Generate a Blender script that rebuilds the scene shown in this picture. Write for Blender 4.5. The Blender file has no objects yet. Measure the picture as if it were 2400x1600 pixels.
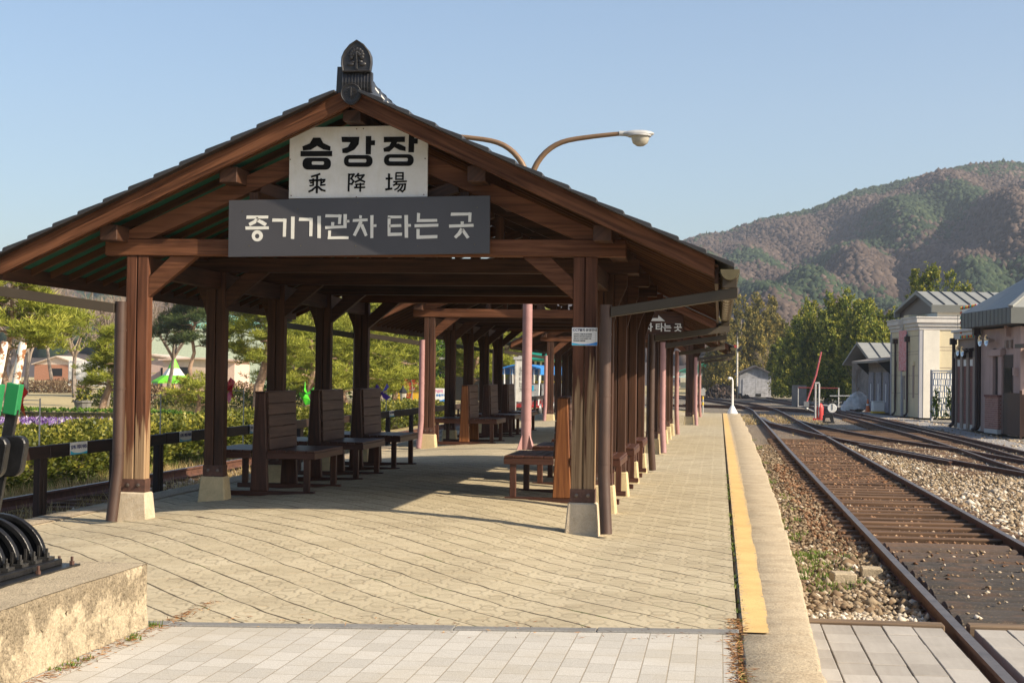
import bpy, bmesh, math, random
import numpy as np
from mathutils import Vector, Matrix, Quaternion
R_ = math.radians
rng = np.random.default_rng(7)
random.seed(7)
SC = bpy.context.scene
COL = SC.collection

# ------------------------------------------------------------------ camera, sky, sun, exposure
CAM_P = Vector((5.2961, -13.4134, 1.3760)); YAW, PIT, ROL = 0.1326, 0.0213, 0.0129
_f = Vector((-math.sin(YAW)*math.cos(PIT), math.cos(YAW)*math.cos(PIT), math.sin(PIT)))
_r = Vector((math.cos(YAW), math.sin(YAW), 0)); _u = _r.cross(_f)
_r2 = _r*math.cos(ROL) + _u*math.sin(ROL); _u2 = _u*math.cos(ROL) - _r*math.sin(ROL)
cd = bpy.data.cameras.new('camera'); cam = bpy.data.objects.new('camera', cd); COL.objects.link(cam)
cam.matrix_world = Matrix(((_r2.x, _u2.x, -_f.x, CAM_P.x), (_r2.y, _u2.y, -_f.y, CAM_P.y),
                           (_r2.z, _u2.z, -_f.z, CAM_P.z), (0, 0, 0, 1)))
cd.sensor_fit = 'HORIZONTAL'; cd.sensor_width = 36; cd.lens = 36*3651.25/2400
cd.clip_start = .1; cd.clip_end = 6000
SC.camera = cam
SUN = Vector((1.5, -.5, 1.0)).normalized()
EL = math.asin(SUN.z); AZ = math.atan2(SUN.x, SUN.y)
W = bpy.data.worlds.new('World'); SC.world = W; W.use_nodes = True
wn = W.node_tree.nodes; wl = W.node_tree.links
bg = wn['Background']; sky = wn.new('ShaderNodeTexSky'); sky.sky_type = 'NISHITA'
sky.sun_disc = False; sky.sun_elevation = EL; sky.sun_rotation = AZ
sky.altitude = 0; sky.air_density = 1.0; sky.dust_density = 1.7; sky.ozone_density = 2.0
wl.new(sky.outputs[0], bg.inputs[0]); bg.inputs[1].default_value = .106
sl = bpy.data.lights.new('sun', 'SUN'); so = bpy.data.objects.new('sun', sl); COL.objects.link(so)
sl.energy = 5.0; sl.angle = R_(.5); sl.color = (1, .86, .655)
so.rotation_mode = 'QUATERNION'; so.rotation_quaternion = (-SUN).to_track_quat('-Z', 'Y')
so.location = (20, -10, 20)
VS = SC.view_settings; VS.view_transform = 'Standard'; VS.look = 'None'; VS.gamma = 1
VS.use_curve_mapping = False; VS.exposure = 0.76
SC.cycles.max_bounces = 6; SC.cycles.diffuse_bounces = 4; SC.cycles.transparent_max_bounces = 8
SC.cycles.use_denoising = True

def at(x, y, Y):
    """world point seen at (x, y) of the 2352-wide picture, on the plane world-Y = Y (used to survey far things)"""
    d = _f + _r2*((x/.98-1200)/3651.25) - _u2*((y/.98-800)/3651.25)
    return CAM_P + d*((Y-CAM_P.y)/d.y)

# ------------------------------------------------------------------ helpers
def tag(o, label=None, cat=None, group=None, kind=None):
    if label: o['label'] = label
    if cat: o['category'] = cat
    if group: o['group'] = group
    if kind: o['kind'] = kind
    return o
def thing(name, label, cat, loc=(0, 0, 0), rz=0, group=None):
    o = bpy.data.objects.new(name, None); COL.objects.link(o); o.empty_display_size = .2
    o.location = loc; o.rotation_euler = (0, 0, rz)
    return tag(o, label, cat, group)
KIDS = {}
def setp(o, parent):
    if parent is not None:
        o.parent = parent; KIDS.setdefault(parent.name, []).append(o)
def copy_tree(o, parent=None):
    c = o.copy(); COL.objects.link(c)
    if parent is not None: setp(c, parent)
    for ch in KIDS.get(o.name, []): copy_tree(ch, c)
    return c

class MB:
    def __init__(s): s.v = []; s.f = []; s.uv = []; s.m = []
    def face(s, idx, uv=None, m=0):
        s.f.append(tuple(idx)); s.uv.append(uv or [(0., 0.)]*len(idx)); s.m.append(m)
    def hexa(s, P, m=0, L=None):
        """8 corners: 0-3 at the start, 4-7 at the end (same order); grain runs start->end"""
        b = len(s.v); P = [Vector(p) for p in P]; s.v += [tuple(p) for p in P]
        l = (P[4]-P[0]).length if L is None else L
        ou, ov = random.uniform(0, 40), random.uniform(0, 40)
        w = [0.]; 
        for i in range(4): w.append(w[-1]+(P[(i+1) % 4]-P[i]).length)
        for i in range(4):
            j = (i+1) % 4
            s.face((b+i, b+j, b+4+j, b+4+i), [(ou, ov+w[i]), (ou, ov+w[i+1]), (ou+l, ov+w[i+1]), (ou+l, ov+w[i])], m)
        a, c = w[1], w[2]-w[1]
        e = [(ou, ov), (ou+.02, ov+a), (ou+.04, ov+a+c), (ou+.02, ov+c)]
        s.face((b+3, b+2, b+1, b), e[::-1], m); s.face((b+4, b+5, b+6, b+7), e, m)
    def beam(s, p0, p1, w, h, up=(0, 0, 1), m=0, w1=None, h1=None):
        p0, p1 = Vector(p0), Vector(p1); d = (p1-p0).normalized()
        up = Vector(up)
        if abs(d.dot(up)) > .98: up = Vector((0, 1, 0))
        sx = d.cross(up).normalized(); uz = sx.cross(d)
        w1 = w if w1 is None else w1; h1 = h if h1 is None else h1
        q = [(-1, -1), (1, -1), (1, 1), (-1, 1)]
        s.hexa([p0+sx*a*w/2+uz*b*h/2 for a, b in q]+[p1+sx*a*w1/2+uz*b*h1/2 for a, b in q], m)
    def box(s, x0, x1, y0, y1, z0, z1, m=0, axis='x'):
        if axis == 'x': s.hexa([(x0, y0, z0), (x0, y1, z0), (x0, y1, z1), (x0, y0, z1), (x1, y0, z0), (x1, y1, z0), (x1, y1, z1), (x1, y0, z1)][::1], m)
        elif axis == 'y': s.hexa([(x1, y0, z0), (x0, y0, z0), (x0, y0, z1), (x1, y0, z1), (x1, y1, z0), (x0, y1, z0), (x0, y1, z1), (x1, y1, z1)], m)
        else: s.hexa([(x0, y0, z0), (x1, y0, z0), (x1, y1, z0), (x0, y1, z0), (x0, y0, z1), (x1, y0, z1), (x1, y1, z1), (x0, y1, z1)][::1], m)
    def prism(s, poly, A, B, O, N, t, m=0):
        """polygon (a,b) on axes A,B at origin O, extruded t along N"""
        A, B, O, N = Vector(A), Vector(B), Vector(O), Vector(N); b = len(s.v); n = len(poly)
        for k in (0, 1):
            for a, c in poly: s.v.append(tuple(O+A*a+B*c+N*(t*k)))
        s.face(range(b+n-1, b-1, -1), [(p[0], p[1]) for p in poly][::-1], m)
        s.face(range(b+n, b+2*n), [(p[0], p[1]) for p in poly], m)
        for i in range(n):
            j = (i+1) % n
            l = math.dist(poly[i], poly[j])
            s.face((b+i, b+j, b+n+j, b+n+i), [(0, 0), (l, 0), (l, t), (0, t)], m)
    def tube(s, pts, r, n=8, m=0, cap=True):
        pts = [Vector(p) for p in pts]; b = len(s.v); K = len(pts)
        rr = r if hasattr(r, '__len__') else [r]*K
        ref = Vector((0, 0, 1)); u = 0.
        prev = None; ous = random.uniform(0, 30)
        for k, p in enumerate(pts):
            d = (pts[min(k+1, K-1)]-pts[max(k-1, 0)]).normalized()
            if prev is None:
                a = d.cross(ref)
                if a.length < .05: a = d.cross(Vector((0, 1, 0)))
                a.normalize()
            else:
                a = (prev-d*prev.dot(d)).normalized()
            prev = a; c = d.cross(a)
            for i in range(n):
                t = 2*math.pi*i/n
                s.v.append(tuple(p+a*(math.cos(t)*rr[k])+c*(math.sin(t)*rr[k])))
        for k in range(K-1):
            l = (pts[k+1]-pts[k]).length
            for i in range(n):
                j = (i+1) % n
                s.face((b+k*n+i, b+k*n+j, b+(k+1)*n+j, b+(k+1)*n+i),
                       [(ous+u, i/n*.4), (ous+u, (i+1)/n*.4), (ous+u+l, (i+1)/n*.4), (ous+u+l, i/n*.4)], m)
            u += l
        if cap:
            s.face(range(b+n-1, b-1, -1), None, m); s.face(range(b+(K-1)*n, b+K*n), None, m)
    def lathe(s, prof, c=(0, 0, 0), n=20, m=0, axis=(0, 0, 1)):
        ax = Vector(axis).normalized(); q = Vector((0, 0, 1)).rotation_difference(ax); c = Vector(c); b = len(s.v); K = len(prof)
        for r, z in prof:
            for i in range(n):
                t = 2*math.pi*i/n
                s.v.append(tuple(c+q @ Vector((r*math.cos(t), r*math.sin(t), z))))
        for k in range(K-1):
            for i in range(n):
                j = (i+1) % n
                s.face((b+k*n+i, b+k*n+j, b+(k+1)*n+j, b+(k+1)*n+i), None, m)
        s.face(range(b+n-1, b-1, -1), None, m); s.face(range(b+(K-1)*n, b+K*n), None, m)
    def ball(s, c, rx, ry, rz, nu=12, nv=8, m=0):
        b = len(s.v); c = Vector(c)
        for j in range(1, nv):
            ph = math.pi*j/nv
            for i in range(nu):
                t = 2*math.pi*i/nu
                s.v.append((c.x+rx*math.sin(ph)*math.cos(t), c.y+ry*math.sin(ph)*math.sin(t), c.z+rz*math.cos(ph)))
        s.v += [(c.x, c.y, c.z+rz), (c.x, c.y, c.z-rz)]
        T = b+(nv-1)*nu
        for j in range(nv-2):
            for i in range(nu):
                k = (i+1) % nu
                s.face((b+j*nu+i, b+(j+1)*nu+i, b+(j+1)*nu+k, b+j*nu+k), None, m)
        for i in range(nu):
            k = (i+1) % nu
            s.face((T, b+i, b+k), None, m); s.face((T+1, b+(nv-2)*nu+k, b+(nv-2)*nu+i), None, m)
    def build(s, name, mats, parent=None, smooth=False, bevel=0, fix=True):
        me = bpy.data.meshes.new(name); me.from_pydata(s.v, [], s.f)
        ul = me.uv_layers.new(name='UVMap')
        ul.data.foreach_set('uv', np.array([c for f in s.uv for c in f], dtype=np.float32).ravel())
        if not isinstance(mats, (list, tuple)): mats = [mats]
        for m in mats: me.materials.append(m)
        if any(s.m): me.polygons.foreach_set('material_index', s.m)
        if fix:
            bm = bmesh.new(); bm.from_mesh(me); bmesh.ops.recalc_face_normals(bm, faces=bm.faces); bm.to_mesh(me); bm.free()
        if smooth:
            me.polygons.foreach_set('use_smooth', [True]*len(me.polygons))
            if smooth != 'all': me.set_sharp_from_angle(angle=R_(40))
        me.update()
        o = bpy.data.objects.new(name, me); COL.objects.link(o); setp(o, parent)
        if bevel:
            bv = o.modifiers.new('edge', 'BEVEL'); bv.width = bevel; bv.segments = 1; bv.limit_method = 'ANGLE'; bv.angle_limit = R_(50)
        return o

def fast(name, V, F, mat, tint=None, parent=None, smooth=False):
    """mesh from numpy arrays; F is (n,3) or (n,4); tint is one float per vertex"""
    V = np.asarray(V, np.float32); F = np.asarray(F, np.int32); k = F.shape[1]
    me = bpy.data.meshes.new(name); me.vertices.add(len(V)); me.vertices.foreach_set('co', V.ravel())
    me.loops.add(F.size); me.loops.foreach_set('vertex_index', F.ravel())
    me.polygons.add(len(F)); me.polygons.foreach_set('loop_start', np.arange(0, F.size, k, dtype=np.int32))
    try: me.polygons.foreach_set('loop_total', np.full(len(F), k, np.int32))
    except Exception: pass
    if smooth: me.polygons.foreach_set('use_smooth', np.ones(len(F), bool))
    if tint is not None:
        a = me.attributes.new('tint', 'FLOAT', 'POINT'); a.data.foreach_set('value', np.asarray(tint, np.float32))
    for m in (mat if isinstance(mat, (list, tuple)) else [mat]): me.materials.append(m)
    me.update(calc_edges=True); me.validate()
    o = bpy.data.objects.new(name, me); COL.objects.link(o); setp(o, parent)
    return o

# ------------------------------------------------------------------ materials
class NT:
    def __init__(s, name):
        s.m = bpy.data.materials.new(name); s.m.use_nodes = True; s.t = s.m.node_tree; s.n = s.t.nodes; s.b = s.n['Principled BSDF']
    def new(s, ty, **kw):
        n = s.n.new(ty)
        for k, v in kw.items():
            if k.startswith('i_'): n.inputs[int(k[2:]) if k[2:].isdigit() else k[2:]].default_value = v
            else: setattr(n, k, v)
        return n
    def link(s, a, b): s.t.links.new(a, b)
    def math(s, op, a, b=None, c=None, clamp=False):
        n = s.n.new('ShaderNodeMath'); n.operation = op; n.use_clamp = clamp
        for i, x in enumerate((a, b, c)):
            if x is None: continue
            if isinstance(x, (int, float)): n.inputs[i].default_value = x
            else: s.link(x, n.inputs[i])
        return n.outputs[0]
    def noise(s, vec, scale, detail=3, rough=.55, dist=0, w=None):
        n = s.n.new('ShaderNodeTexNoise'); n.inputs['Scale'].default_value = scale; n.inputs['Detail'].default_value = detail
        n.inputs['Roughness'].default_value = rough; n.inputs['Distortion'].default_value = dist
        if vec is not None: s.link(vec, n.inputs['Vector'])
        return n.outputs['Fac']
    def ramp(s, fac, stops):
        n = s.n.new('ShaderNodeValToRGB'); e = n.color_ramp.elements
        while len(e) < len(stops): e.new(.5)
        for k, (p, c) in enumerate(stops): e[k].position = p; e[k].color = (*c, 1) if len(c) == 3 else c
        s.link(fac, n.inputs[0]); return n.outputs[0]
    def mix(s, fac, a, b, mode='MIX'):
        n = s.n.new('ShaderNodeMix'); n.data_type = 'RGBA'; n.blend_type = mode
        for i, x in ((0, fac), (6, a), (7, b)):
            if isinstance(x, (int, float)): n.inputs[i].default_value = x
            elif isinstance(x, (tuple, list)): n.inputs[i].default_value = (*x, 1) if len(x) == 3 else x
            else: s.link(x, n.inputs[i])
        return n.outputs[2]
    def mapping(s, vec, scale=(1, 1, 1), rot=(0, 0, 0), loc=(0, 0, 0)):
        n = s.n.new('ShaderNodeMapping'); n.inputs['Scale'].default_value = scale; n.inputs['Rotation'].default_value = rot; n.inputs['Location'].default_value = loc
        s.link(vec, n.inputs[0]); return n.outputs[0]
    def pos(s): return s.new('ShaderNodeNewGeometry').outputs['Position']
    def obj(s): return s.new('ShaderNodeTexCoord').outputs['Object']
    def uv(s): return s.new('ShaderNodeTexCoord').outputs['UV']
    def bump(s, h, strength=.3, dist=.01):
        n = s.n.new('ShaderNodeBump'); n.inputs['Strength'].default_value = strength; n.inputs['Distance'].default_value = dist
        s.link(h, n.inputs['Height']); s.link(n.outputs[0], s.b.inputs['Normal'])
    def col(s, c):
        if isinstance(c, (tuple, list)): s.b.inputs['Base Color'].default_value = (*c, 1)
        else: s.link(c, s.b.inputs['Base Color'])
    def rough(s, r):
        if isinstance(r, (int, float)): s.b.inputs['Roughness'].default_value = r
        else: s.link(r, s.b.inputs['Roughness'])

def sc3(c, k): return tuple(min(1, x*k) for x in c)
def M_plain(name, c, rough=.6, metal=0, var=.18, scale=6, bump=0, bscale=60, spec=None, dirt=0):
    t = NT(name); p = t.obj()
    n = t.noise(p, scale, 5, .65)
    col = t.ramp(n, [(.3, sc3(c, 1-var)), (.7, sc3(c, 1+var))])
    if dirt:
        d = t.noise(p, scale*.35, 6, .7)
        f = t.math('MULTIPLY', t.math('GREATER_THAN', d, .56), dirt)
        f = t.ramp(d, [(.5, (0, 0, 0)), (.72, (dirt, dirt, dirt))])
        col = t.mix(f, col, sc3(c, .45))
    t.col(col); t.rough(rough); t.b.inputs['Metallic'].default_value = metal
    if spec is not None: t.b.inputs['Specular IOR Level'].default_value = spec
    if bump: t.bump(t.noise(p, bscale, 4, .6), bump, .01)
    return t.m
def M_wood(name, dark, mid, rough=.62, worn=None, bare=((.13, .075, .038), (.37, .25, .145)), gv=26, bumps=.35, spec=.3):
    t = NT(name); uv = t.uv()
    g = t.noise(t.mapping(uv, (1.3, gv, 1)), 1.0, 5, .62, .6)
    big = t.noise(t.mapping(uv, (1.1, 3.2, 1)), 1.0, 3)
    f = t.math('ADD', t.math('MULTIPLY', g, .62), t.math('MULTIPLY', big, .38))
    ri = t.new('ShaderNodeObjectInfo').outputs['Random']
    col = t.ramp(f, [(.37, dark), (.62, mid)])
    col = t.mix(t.math('MULTIPLY', t.math('SUBTRACT', ri, .5), .45), col, sc3(mid, 1.5))
    cr = t.noise(t.mapping(uv, (.55, 34, 1), loc=(3, 5, 0)), 1.0, 2, .5, .3)
    crk = t.ramp(cr, [(.22, (1, 1, 1)), (.30, (0, 0, 0))])
    col = t.mix(t.math('MULTIPLY', crk, .75), col, sc3(dark, .35))
    if worn:
        z0, z1 = worn
        sep = t.new('ShaderNodeSeparateXYZ'); t.link(t.pos(), sep.inputs[0])
        k = t.math('DIVIDE', t.math('SUBTRACT', z1, sep.outputs[2]), z1-z0)
        st = t.noise(t.mapping(uv, (.9, 16, 1), loc=(9, 2, 0)), 1.0, 5, .6)
        k = t.math('ADD', k, t.math('MULTIPLY', t.math('SUBTRACT', st, .5), 2.3))
        k = t.ramp(k, [(.45, (0, 0, 0)), (.62, (1, 1, 1))])
        gb = t.noise(t.mapping(uv, (.8, 40, 1)), 1.0, 5, .6, .8)
        bc = t.ramp(gb, [(.3, bare[0]), (.66, bare[1])])
        vo = t.new('ShaderNodeTexVoronoi'); vo.inputs['Scale'].default_value = 1.0
        t.link(t.mapping(uv, (2.2, 9, 1)), vo.inputs[0])
        kn = t.ramp(vo.outputs[0], [(.05, (1, 1, 1)), (.14, (0, 0, 0))])
        bc = t.mix(t.math('MULTIPLY', kn, .8), bc, (.09, .04, .018))
        col = t.mix(k, col, bc)
    t.col(col); t.rough(rough); t.b.inputs['Specular IOR Level'].default_value = spec
    t.bump(t.math('SUBTRACT', g, t.math('MULTIPLY', crk, .6)), bumps, .006)
    return t.m
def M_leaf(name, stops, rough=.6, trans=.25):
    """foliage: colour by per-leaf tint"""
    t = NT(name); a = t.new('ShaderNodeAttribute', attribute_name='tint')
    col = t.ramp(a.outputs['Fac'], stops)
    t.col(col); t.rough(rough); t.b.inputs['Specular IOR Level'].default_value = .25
    if trans:
        tr = t.new('ShaderNodeBsdfTranslucent'); t.link(col, tr.inputs[0])
        mx = t.new('ShaderNodeMixShader'); mx.inputs[0].default_value = trans
        t.link(t.b.outputs[0], mx.inputs[1]); t.link(tr.outputs[0], mx.inputs[2])
        t.link(mx.outputs[0], t.n['Material Output'].inputs[0])
    return t.m
MT = {}
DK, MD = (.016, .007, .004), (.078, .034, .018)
MT['wood'] = M_wood('shaded_brown_stained_wood', DK, MD)  # brown stain, darkened in colour to carry the deep shade under the roof
MT['wood_front'] = M_wood('weathered_sunlit_front_wood', (.032, .0125, .0065), (.165, .070, .036), spec=.12)  # weathered front timber, its colour also lightened to stand for the sunlit side
MT['wood_worn_low'] = M_wood('worn_post_low', (.040, .016, .009), (.145, .060, .033), worn=(.35, 1.25), spec=.15)
MT['wood_worn_high'] = M_wood('worn_post_high', (.036, .015, .009), (.125, .052, .029), worn=(.4, 1.9), spec=.15)
MT['rafter'] = M_wood('rafter_wood', (.035, .014, .005), (.125, .052, .018))
MT['bench'] = M_wood('bench_wood', (.026, .010, .006), (.088, .036, .023), rough=.42, gv=22)
MT['bench_sunlit'] = M_wood('sunlit_bench_end_wood', (.10, .032, .010), (.26, .10, .032), rough=.5)  # same end-post wood as the dark benches, brightened to orange for sunlight
MT['bench_back'] = M_wood('bench_board_wood', (.042, .022, .017), (.115, .066, .050), rough=.55)
MT['dark'] = M_wood('black_brown_timber', (.010, .006, .005), (.034, .019, .015), rough=.55)
MT['green'] = M_plain('green_roof_lining', (.008, .12, .08), .6, 0, .3, 9)
MT['tile'] = M_plain('charcoal_roof_tile', (.042, .041, .043), .38, .35, .25, 4, .1, 90, dirt=.3)
MT['orn'] = M_plain('dark_cast_ornament', (.032, .031, .033), .42, .4, .2, 10)
MT['mortar'] = M_plain('white_mortar', (.75, .74, .7), .8)
MT['gutter'] = M_plain('bronze_gutter', (.13, .105, .055), .38, .45, .25, 5, dirt=.4)
MT['duct'] = M_plain('bronze_duct', (.046, .034, .021), .45, .15, .15, 3, dirt=.3)
MT['pipe'] = M_plain('brown_downpipe', (.058, .030, .020), .55, 0, .22, 5, dirt=.45)
MT['pinkpipe'] = M_plain('faded_pink_pipe', (.32, .172, .165), .5, 0, .14, 5, dirt=.25)
MT['shoe'] = M_plain('rusty_plate', (.10, .05, .036), .6, .3, .5, 14, .3, 80, dirt=.7)
MT['bolt'] = M_plain('steel_bolt', (.16, .13, .11), .4, .8)
def M_concrete(name, c, stain=(.2, .16, .10), amt=.5, scale=5, speck=.35, bump=.5, top=None):
    """stained cast concrete: soft mottling, blotchy dark lichen stains, pitting; top = height whose upper band is streaked dark"""
    t = NT(name); p = t.pos()
    a = t.noise(p, scale, 8, .72); b = t.noise(p, scale*9, 5, .7); d = t.noise(p, scale*26, 4, .7)
    col = t.ramp(a, [(.3, sc3(c, .72)), (.7, sc3(c, 1.18))])
    st = t.math('ADD', t.noise(p, scale*1.5, 6, .62, .6), t.math('MULTIPLY', t.math('SUBTRACT', b, .5), .40))
    if top:
        sep = t.new('ShaderNodeSeparateXYZ'); t.link(p, sep.inputs[0])
        vs = t.noise(t.mapping(p, (7, 7, 1.2)), 1, 6, .7)
        k = t.math('DIVIDE', t.math('SUBTRACT', sep.outputs[2], top[0]), top[1]-top[0], clamp=True)
        gn = t.new('ShaderNodeNewGeometry'); sn = t.new('ShaderNodeSeparateXYZ'); t.link(gn.outputs['Normal'], sn.inputs[0])
        side = t.math('LESS_THAN', sn.outputs[2], .6)
        st = t.math('SUBTRACT', t.math('ADD', st, t.math('MULTIPLY', t.math('MULTIPLY', k, side), t.math('MULTIPLY', vs, .36))), t.math('MULTIPLY', t.math('SUBTRACT', 1, side), .10))
    col = t.mix(t.math('MULTIPLY', t.ramp(st, [(.48, (0, 0, 0)), (.62, (1, 1, 1))]), amt), col, t.mix(d, sc3(stain, .6), sc3(stain, 1.5)))
    col = t.mix(speck, col, t.ramp(d, [(.36, sc3(c, .30)), (.5, sc3(c, .9)), (.66, sc3(c, 1.35))]), 'MIX')
    pit = t.ramp(t.noise(p, scale*14, 3, .6), [(.26, (1, 1, 1)), (.31, (0, 0, 0))])
    col = t.mix(t.math('MULTIPLY', pit, .6), col, sc3(stain, .4))
    t.col(col); t.rough(.88); t.b.inputs['Specular IOR Level'].default_value = .2
    t.bump(t.math('ADD', t.math('ADD', b, t.math('MULTIPLY', d, .6)), t.math('MULTIPLY', pit, -.7)), bump, .012)
    return t.m
MT['plinth'] = M_concrete('plinth_concrete', (.50, .42, .31), (.33, .25, .15), .45, 4, .15, .35)
MT['plinth_in'] = M_concrete('yellowed_plinth', (.55, .44, .26), (.38, .29, .16), .3, 4, .12, .3)
MT['kerb'] = M_concrete('kerb_concrete', (.42, .345, .24), (.20, .145, .085), .55, 3, .45, .7)
MT['block'] = M_concrete('block_concrete', (.45, .37, .255), (.080, .060, .038), .95, 3.4, .42, 1.0, (.10, .36))
MT['edge'] = M_concrete('grey_border_stone', (.20, .195, .185), (.24, .22, .19), .2, 3, .2, .3)
MT['iron'] = M_plain('black_painted_iron', (.016, .016, .017), .34, .3, .5, 12, .25, 70, dirt=.2)
MT['ironedge'] = M_plain('worn_black_iron', (.05, .048, .046), .4, .5, .6, 18, .25, 90)
MT['rustwhite'] = None
def M_rustpaint(name, paint, rust=(.30, .12, .04), th=.58, scale=9):
    t = NT(name); p = t.obj(); n = t.noise(p, scale, 6, .7)
    f = t.ramp(n, [(th, (0, 0, 0)), (th+.05, (1, 1, 1))])
    t.col(t.mix(f, paint, t.mix(t.noise(p, 40, 3), rust, sc3(rust, .5)))); t.rough(.55)
    t.bump(n, .15, .004); return t.m
MT['rustwhite'] = M_rustpaint('rusty_white_paint', (.72, .68, .58), th=.54, scale=13)
MT['greenpaint'] = M_rustpaint('green_paint', (.008, .17, .05), (.008, .11, .035), .60, 10)
MT['peelpipe'] = M_rustpaint('peeling_pipe', (.42, .23, .22), (.5, .47, .40), .6, 7)
MT['steel'] = M_plain('galvanised_steel', (.34, .34, .33), .4, .7)
MT['greysteel'] = M_plain('grey_painted_steel', (.42, .42, .41), .5, .1)
MT['white'] = M_plain('white_paint', (.78, .77, .74), .5, 0, .06, 8)
MT['black'] = M_plain('black_paint', (.012, .012, .013), .5)
MT['red'] = M_plain('red_paint', (.42, .03, .027), .5, 0, .2, 8)
MT['yellow'] = M_plain('yellow_paint', (.78, .50, .04), .5)
MT['blue'] = M_plain('blue_canvas', (.03, .22, .60), .5)
MT['teal'] = M_plain('teal_paint', (.02, .38, .28), .5)
MT['orange'] = M_plain('orange_plastic', (.75, .16, .03), .5)
# ------------------------------------------------------------------ ground, platform, paving
def crown(x, y):
    a = max(0., 1-((x-2.0)/2.25)**2)
    s = min(1, max(0, (y+4.8)/4.0)); s = s*s*(3-2*s)
    return .115*a*s
def M_pavers():
    t = NT('platform_pavers'); p = t.pos()
    wob = t.new('ShaderNodeTexNoise'); wob.inputs['Scale'].default_value = .9; t.link(p, wob.inputs[0])
    off = t.new('ShaderNodeVectorMath', operation='SUBTRACT'); t.link(wob.outputs['Color'], off.inputs[0]); off.inputs[1].default_value = (.5, .5, .5)
    sc = t.new('ShaderNodeVectorMath', operation='SCALE'); t.link(off.outputs[0], sc.inputs[0]); sc.inputs['Scale'].default_value = .10
    ad = t.new('ShaderNodeVectorMath', operation='ADD'); t.link(p, ad.inputs[0]); t.link(sc.outputs[0], ad.inputs[1])
    q = t.mapping(ad.outputs[0], rot=(0, 0, R_(51.3)))
    sep = t.new('ShaderNodeSeparateXYZ'); t.link(q, sep.inputs[0]); u, v = sep.outputs[0], sep.outputs[1]
    def cell(x, per, sh=0.): return t.math('SUBTRACT', t.math('FRACT', t.math('ADD', t.math('DIVIDE', x, per), sh)), .5)
    def line(x, per, w, sh=0.):     # 1 on joints
        return t.math('LESS_THAN', t.math('SUBTRACT', .5, t.math('ABSOLUTE', cell(x, per, sh))), w/per)
    n1 = t.noise(p, 1.7, 4); n2 = t.noise(p, 11, 4)
    row = t.math('FLOOR', t.math('DIVIDE', v, .27))
    us = t.math('ADD', u, t.math('MULTIPLY', row, .173))
    jl = t.math('LESS_THAN', t.math('SUBTRACT', .5, t.math('ABSOLUTE', cell(v, .27))), t.math('MULTIPLY', t.ramp(n1, [(.34, (.009, .009, .009)), (.66, (.042, .042, .042))]), 1.0))
    jc = t.math('MULTIPLY', line(us, .36, .004), t.math('GREATER_THAN', n2, .5))
    # pressed O rings and S curves, set square to the platform
    sq = t.new('ShaderNodeSeparateXYZ'); t.link(ad.outputs[0], sq.inputs[0]); X_, Y_ = sq.outputs[0], sq.outputs[1]
    PX, PY = .33, .39
    def ring(shx, shy, r, w, ky, quad=0, oy=0.):
        cu = t.math('MULTIPLY', cell(X_, PX, shx), PX); cv = t.math('MULTIPLY', cell(Y_, PY, shy-oy/PY), PY*ky)
        d = t.math('SQRT', t.math('ADD', t.math('MULTIPLY', cu, cu), t.math('MULTIPLY', cv, cv)))
        k = t.math('SUBTRACT', 1.0, t.math('DIVIDE', t.math('ABSOLUTE', t.math('SUBTRACT', d, r)), w), clamp=True)
        if quad > 0: k = t.math('MULTIPLY', k, t.math('MAXIMUM', t.math('LESS_THAN', cu, .008), t.math('GREATER_THAN', cv, 0)))
        if quad < 0: k = t.math('MULTIPLY', k, t.math('MAXIMUM', t.math('GREATER_THAN', cu, -.008), t.math('LESS_THAN', cv, 0)))
        return k
    g = ring(0, 0, .044, .015, .54)
    for a in (ring(.5, .5, .044, .015, .54), ring(.5, 0, .064, .014, .78, 1, .08), ring(.5, 0, .064, .014, .78, -1, -.08), ring(0, .5, .064, .014, .78, 1, .08), ring(0, .5, .064, .014, .78, -1, -.08)):
        g = t.math('MAXIMUM', g, a)
    g = t.math('MULTIPLY', g, t.ramp(t.noise(p, 3.1, 4), [(.34, (.15, .15, .15)), (.62, (1, 1, 1))]))
    col = t.ramp(t.noise(p, 1.3, 8, .72), [(.28, (.34, .275, .165)), (.55, (.46, .385, .245)), (.75, (.55, .47, .32))])
    col = t.mix(t.math('MULTIPLY', t.ramp(t.noise(p, .55, 7, .68, .8), [(.52, (0, 0, 0)), (.68, (1, 1, 1))]), .35), col, (.24, .19, .12))
    vn = t.new('ShaderNodeTexWhiteNoise'); vn.noise_dimensions = '2D'
    cmb = t.new('ShaderNodeCombineXYZ'); t.link(t.math('FLOOR', t.math('DIVIDE', us, .36)), cmb.inputs[0]); t.link(row, cmb.inputs[1]); t.link(cmb.outputs[0], vn.inputs[0])
    col = t.mix(.28, col, t.ramp(vn.outputs[0], [(0, (.30, .25, .17)), (1, (.56, .49, .36))]))
    col = t.mix(.22, col, t.ramp(t.noise(p, 160, 2), [(.3, (.18, .15, .1)), (.65, (.62, .55, .42))]))
    col = t.mix(t.math('MULTIPLY', g, .50), col, (.14, .11, .068))
    col = t.mix(t.math('MULTIPLY', jc, .5), col, (.50, .32, .16))
    col = t.mix(t.math('MULTIPLY', jl, .9), col, (.045, .034, .022))
    hole = t.math('MULTIPLY', t.ramp(t.noise(p, 2.1, 2, .5), [(.70, (0, 0, 0)), (.73, (1, 1, 1))]), t.math('LESS_THAN', t.math('SUBTRACT', .5, t.math('ABSOLUTE', cell(v, .27))), .10))
    col = t.mix(t.math('MULTIPLY', hole, .85), col, (.07, .045, .028))
    gr = t.math('MULTIPLY', t.math('MULTIPLY', jl, t.math('GREATER_THAN', t.noise(p, 2.7, 3), .6)), .6)
    col = t.mix(gr, col, (.07, .10, .02))
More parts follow.
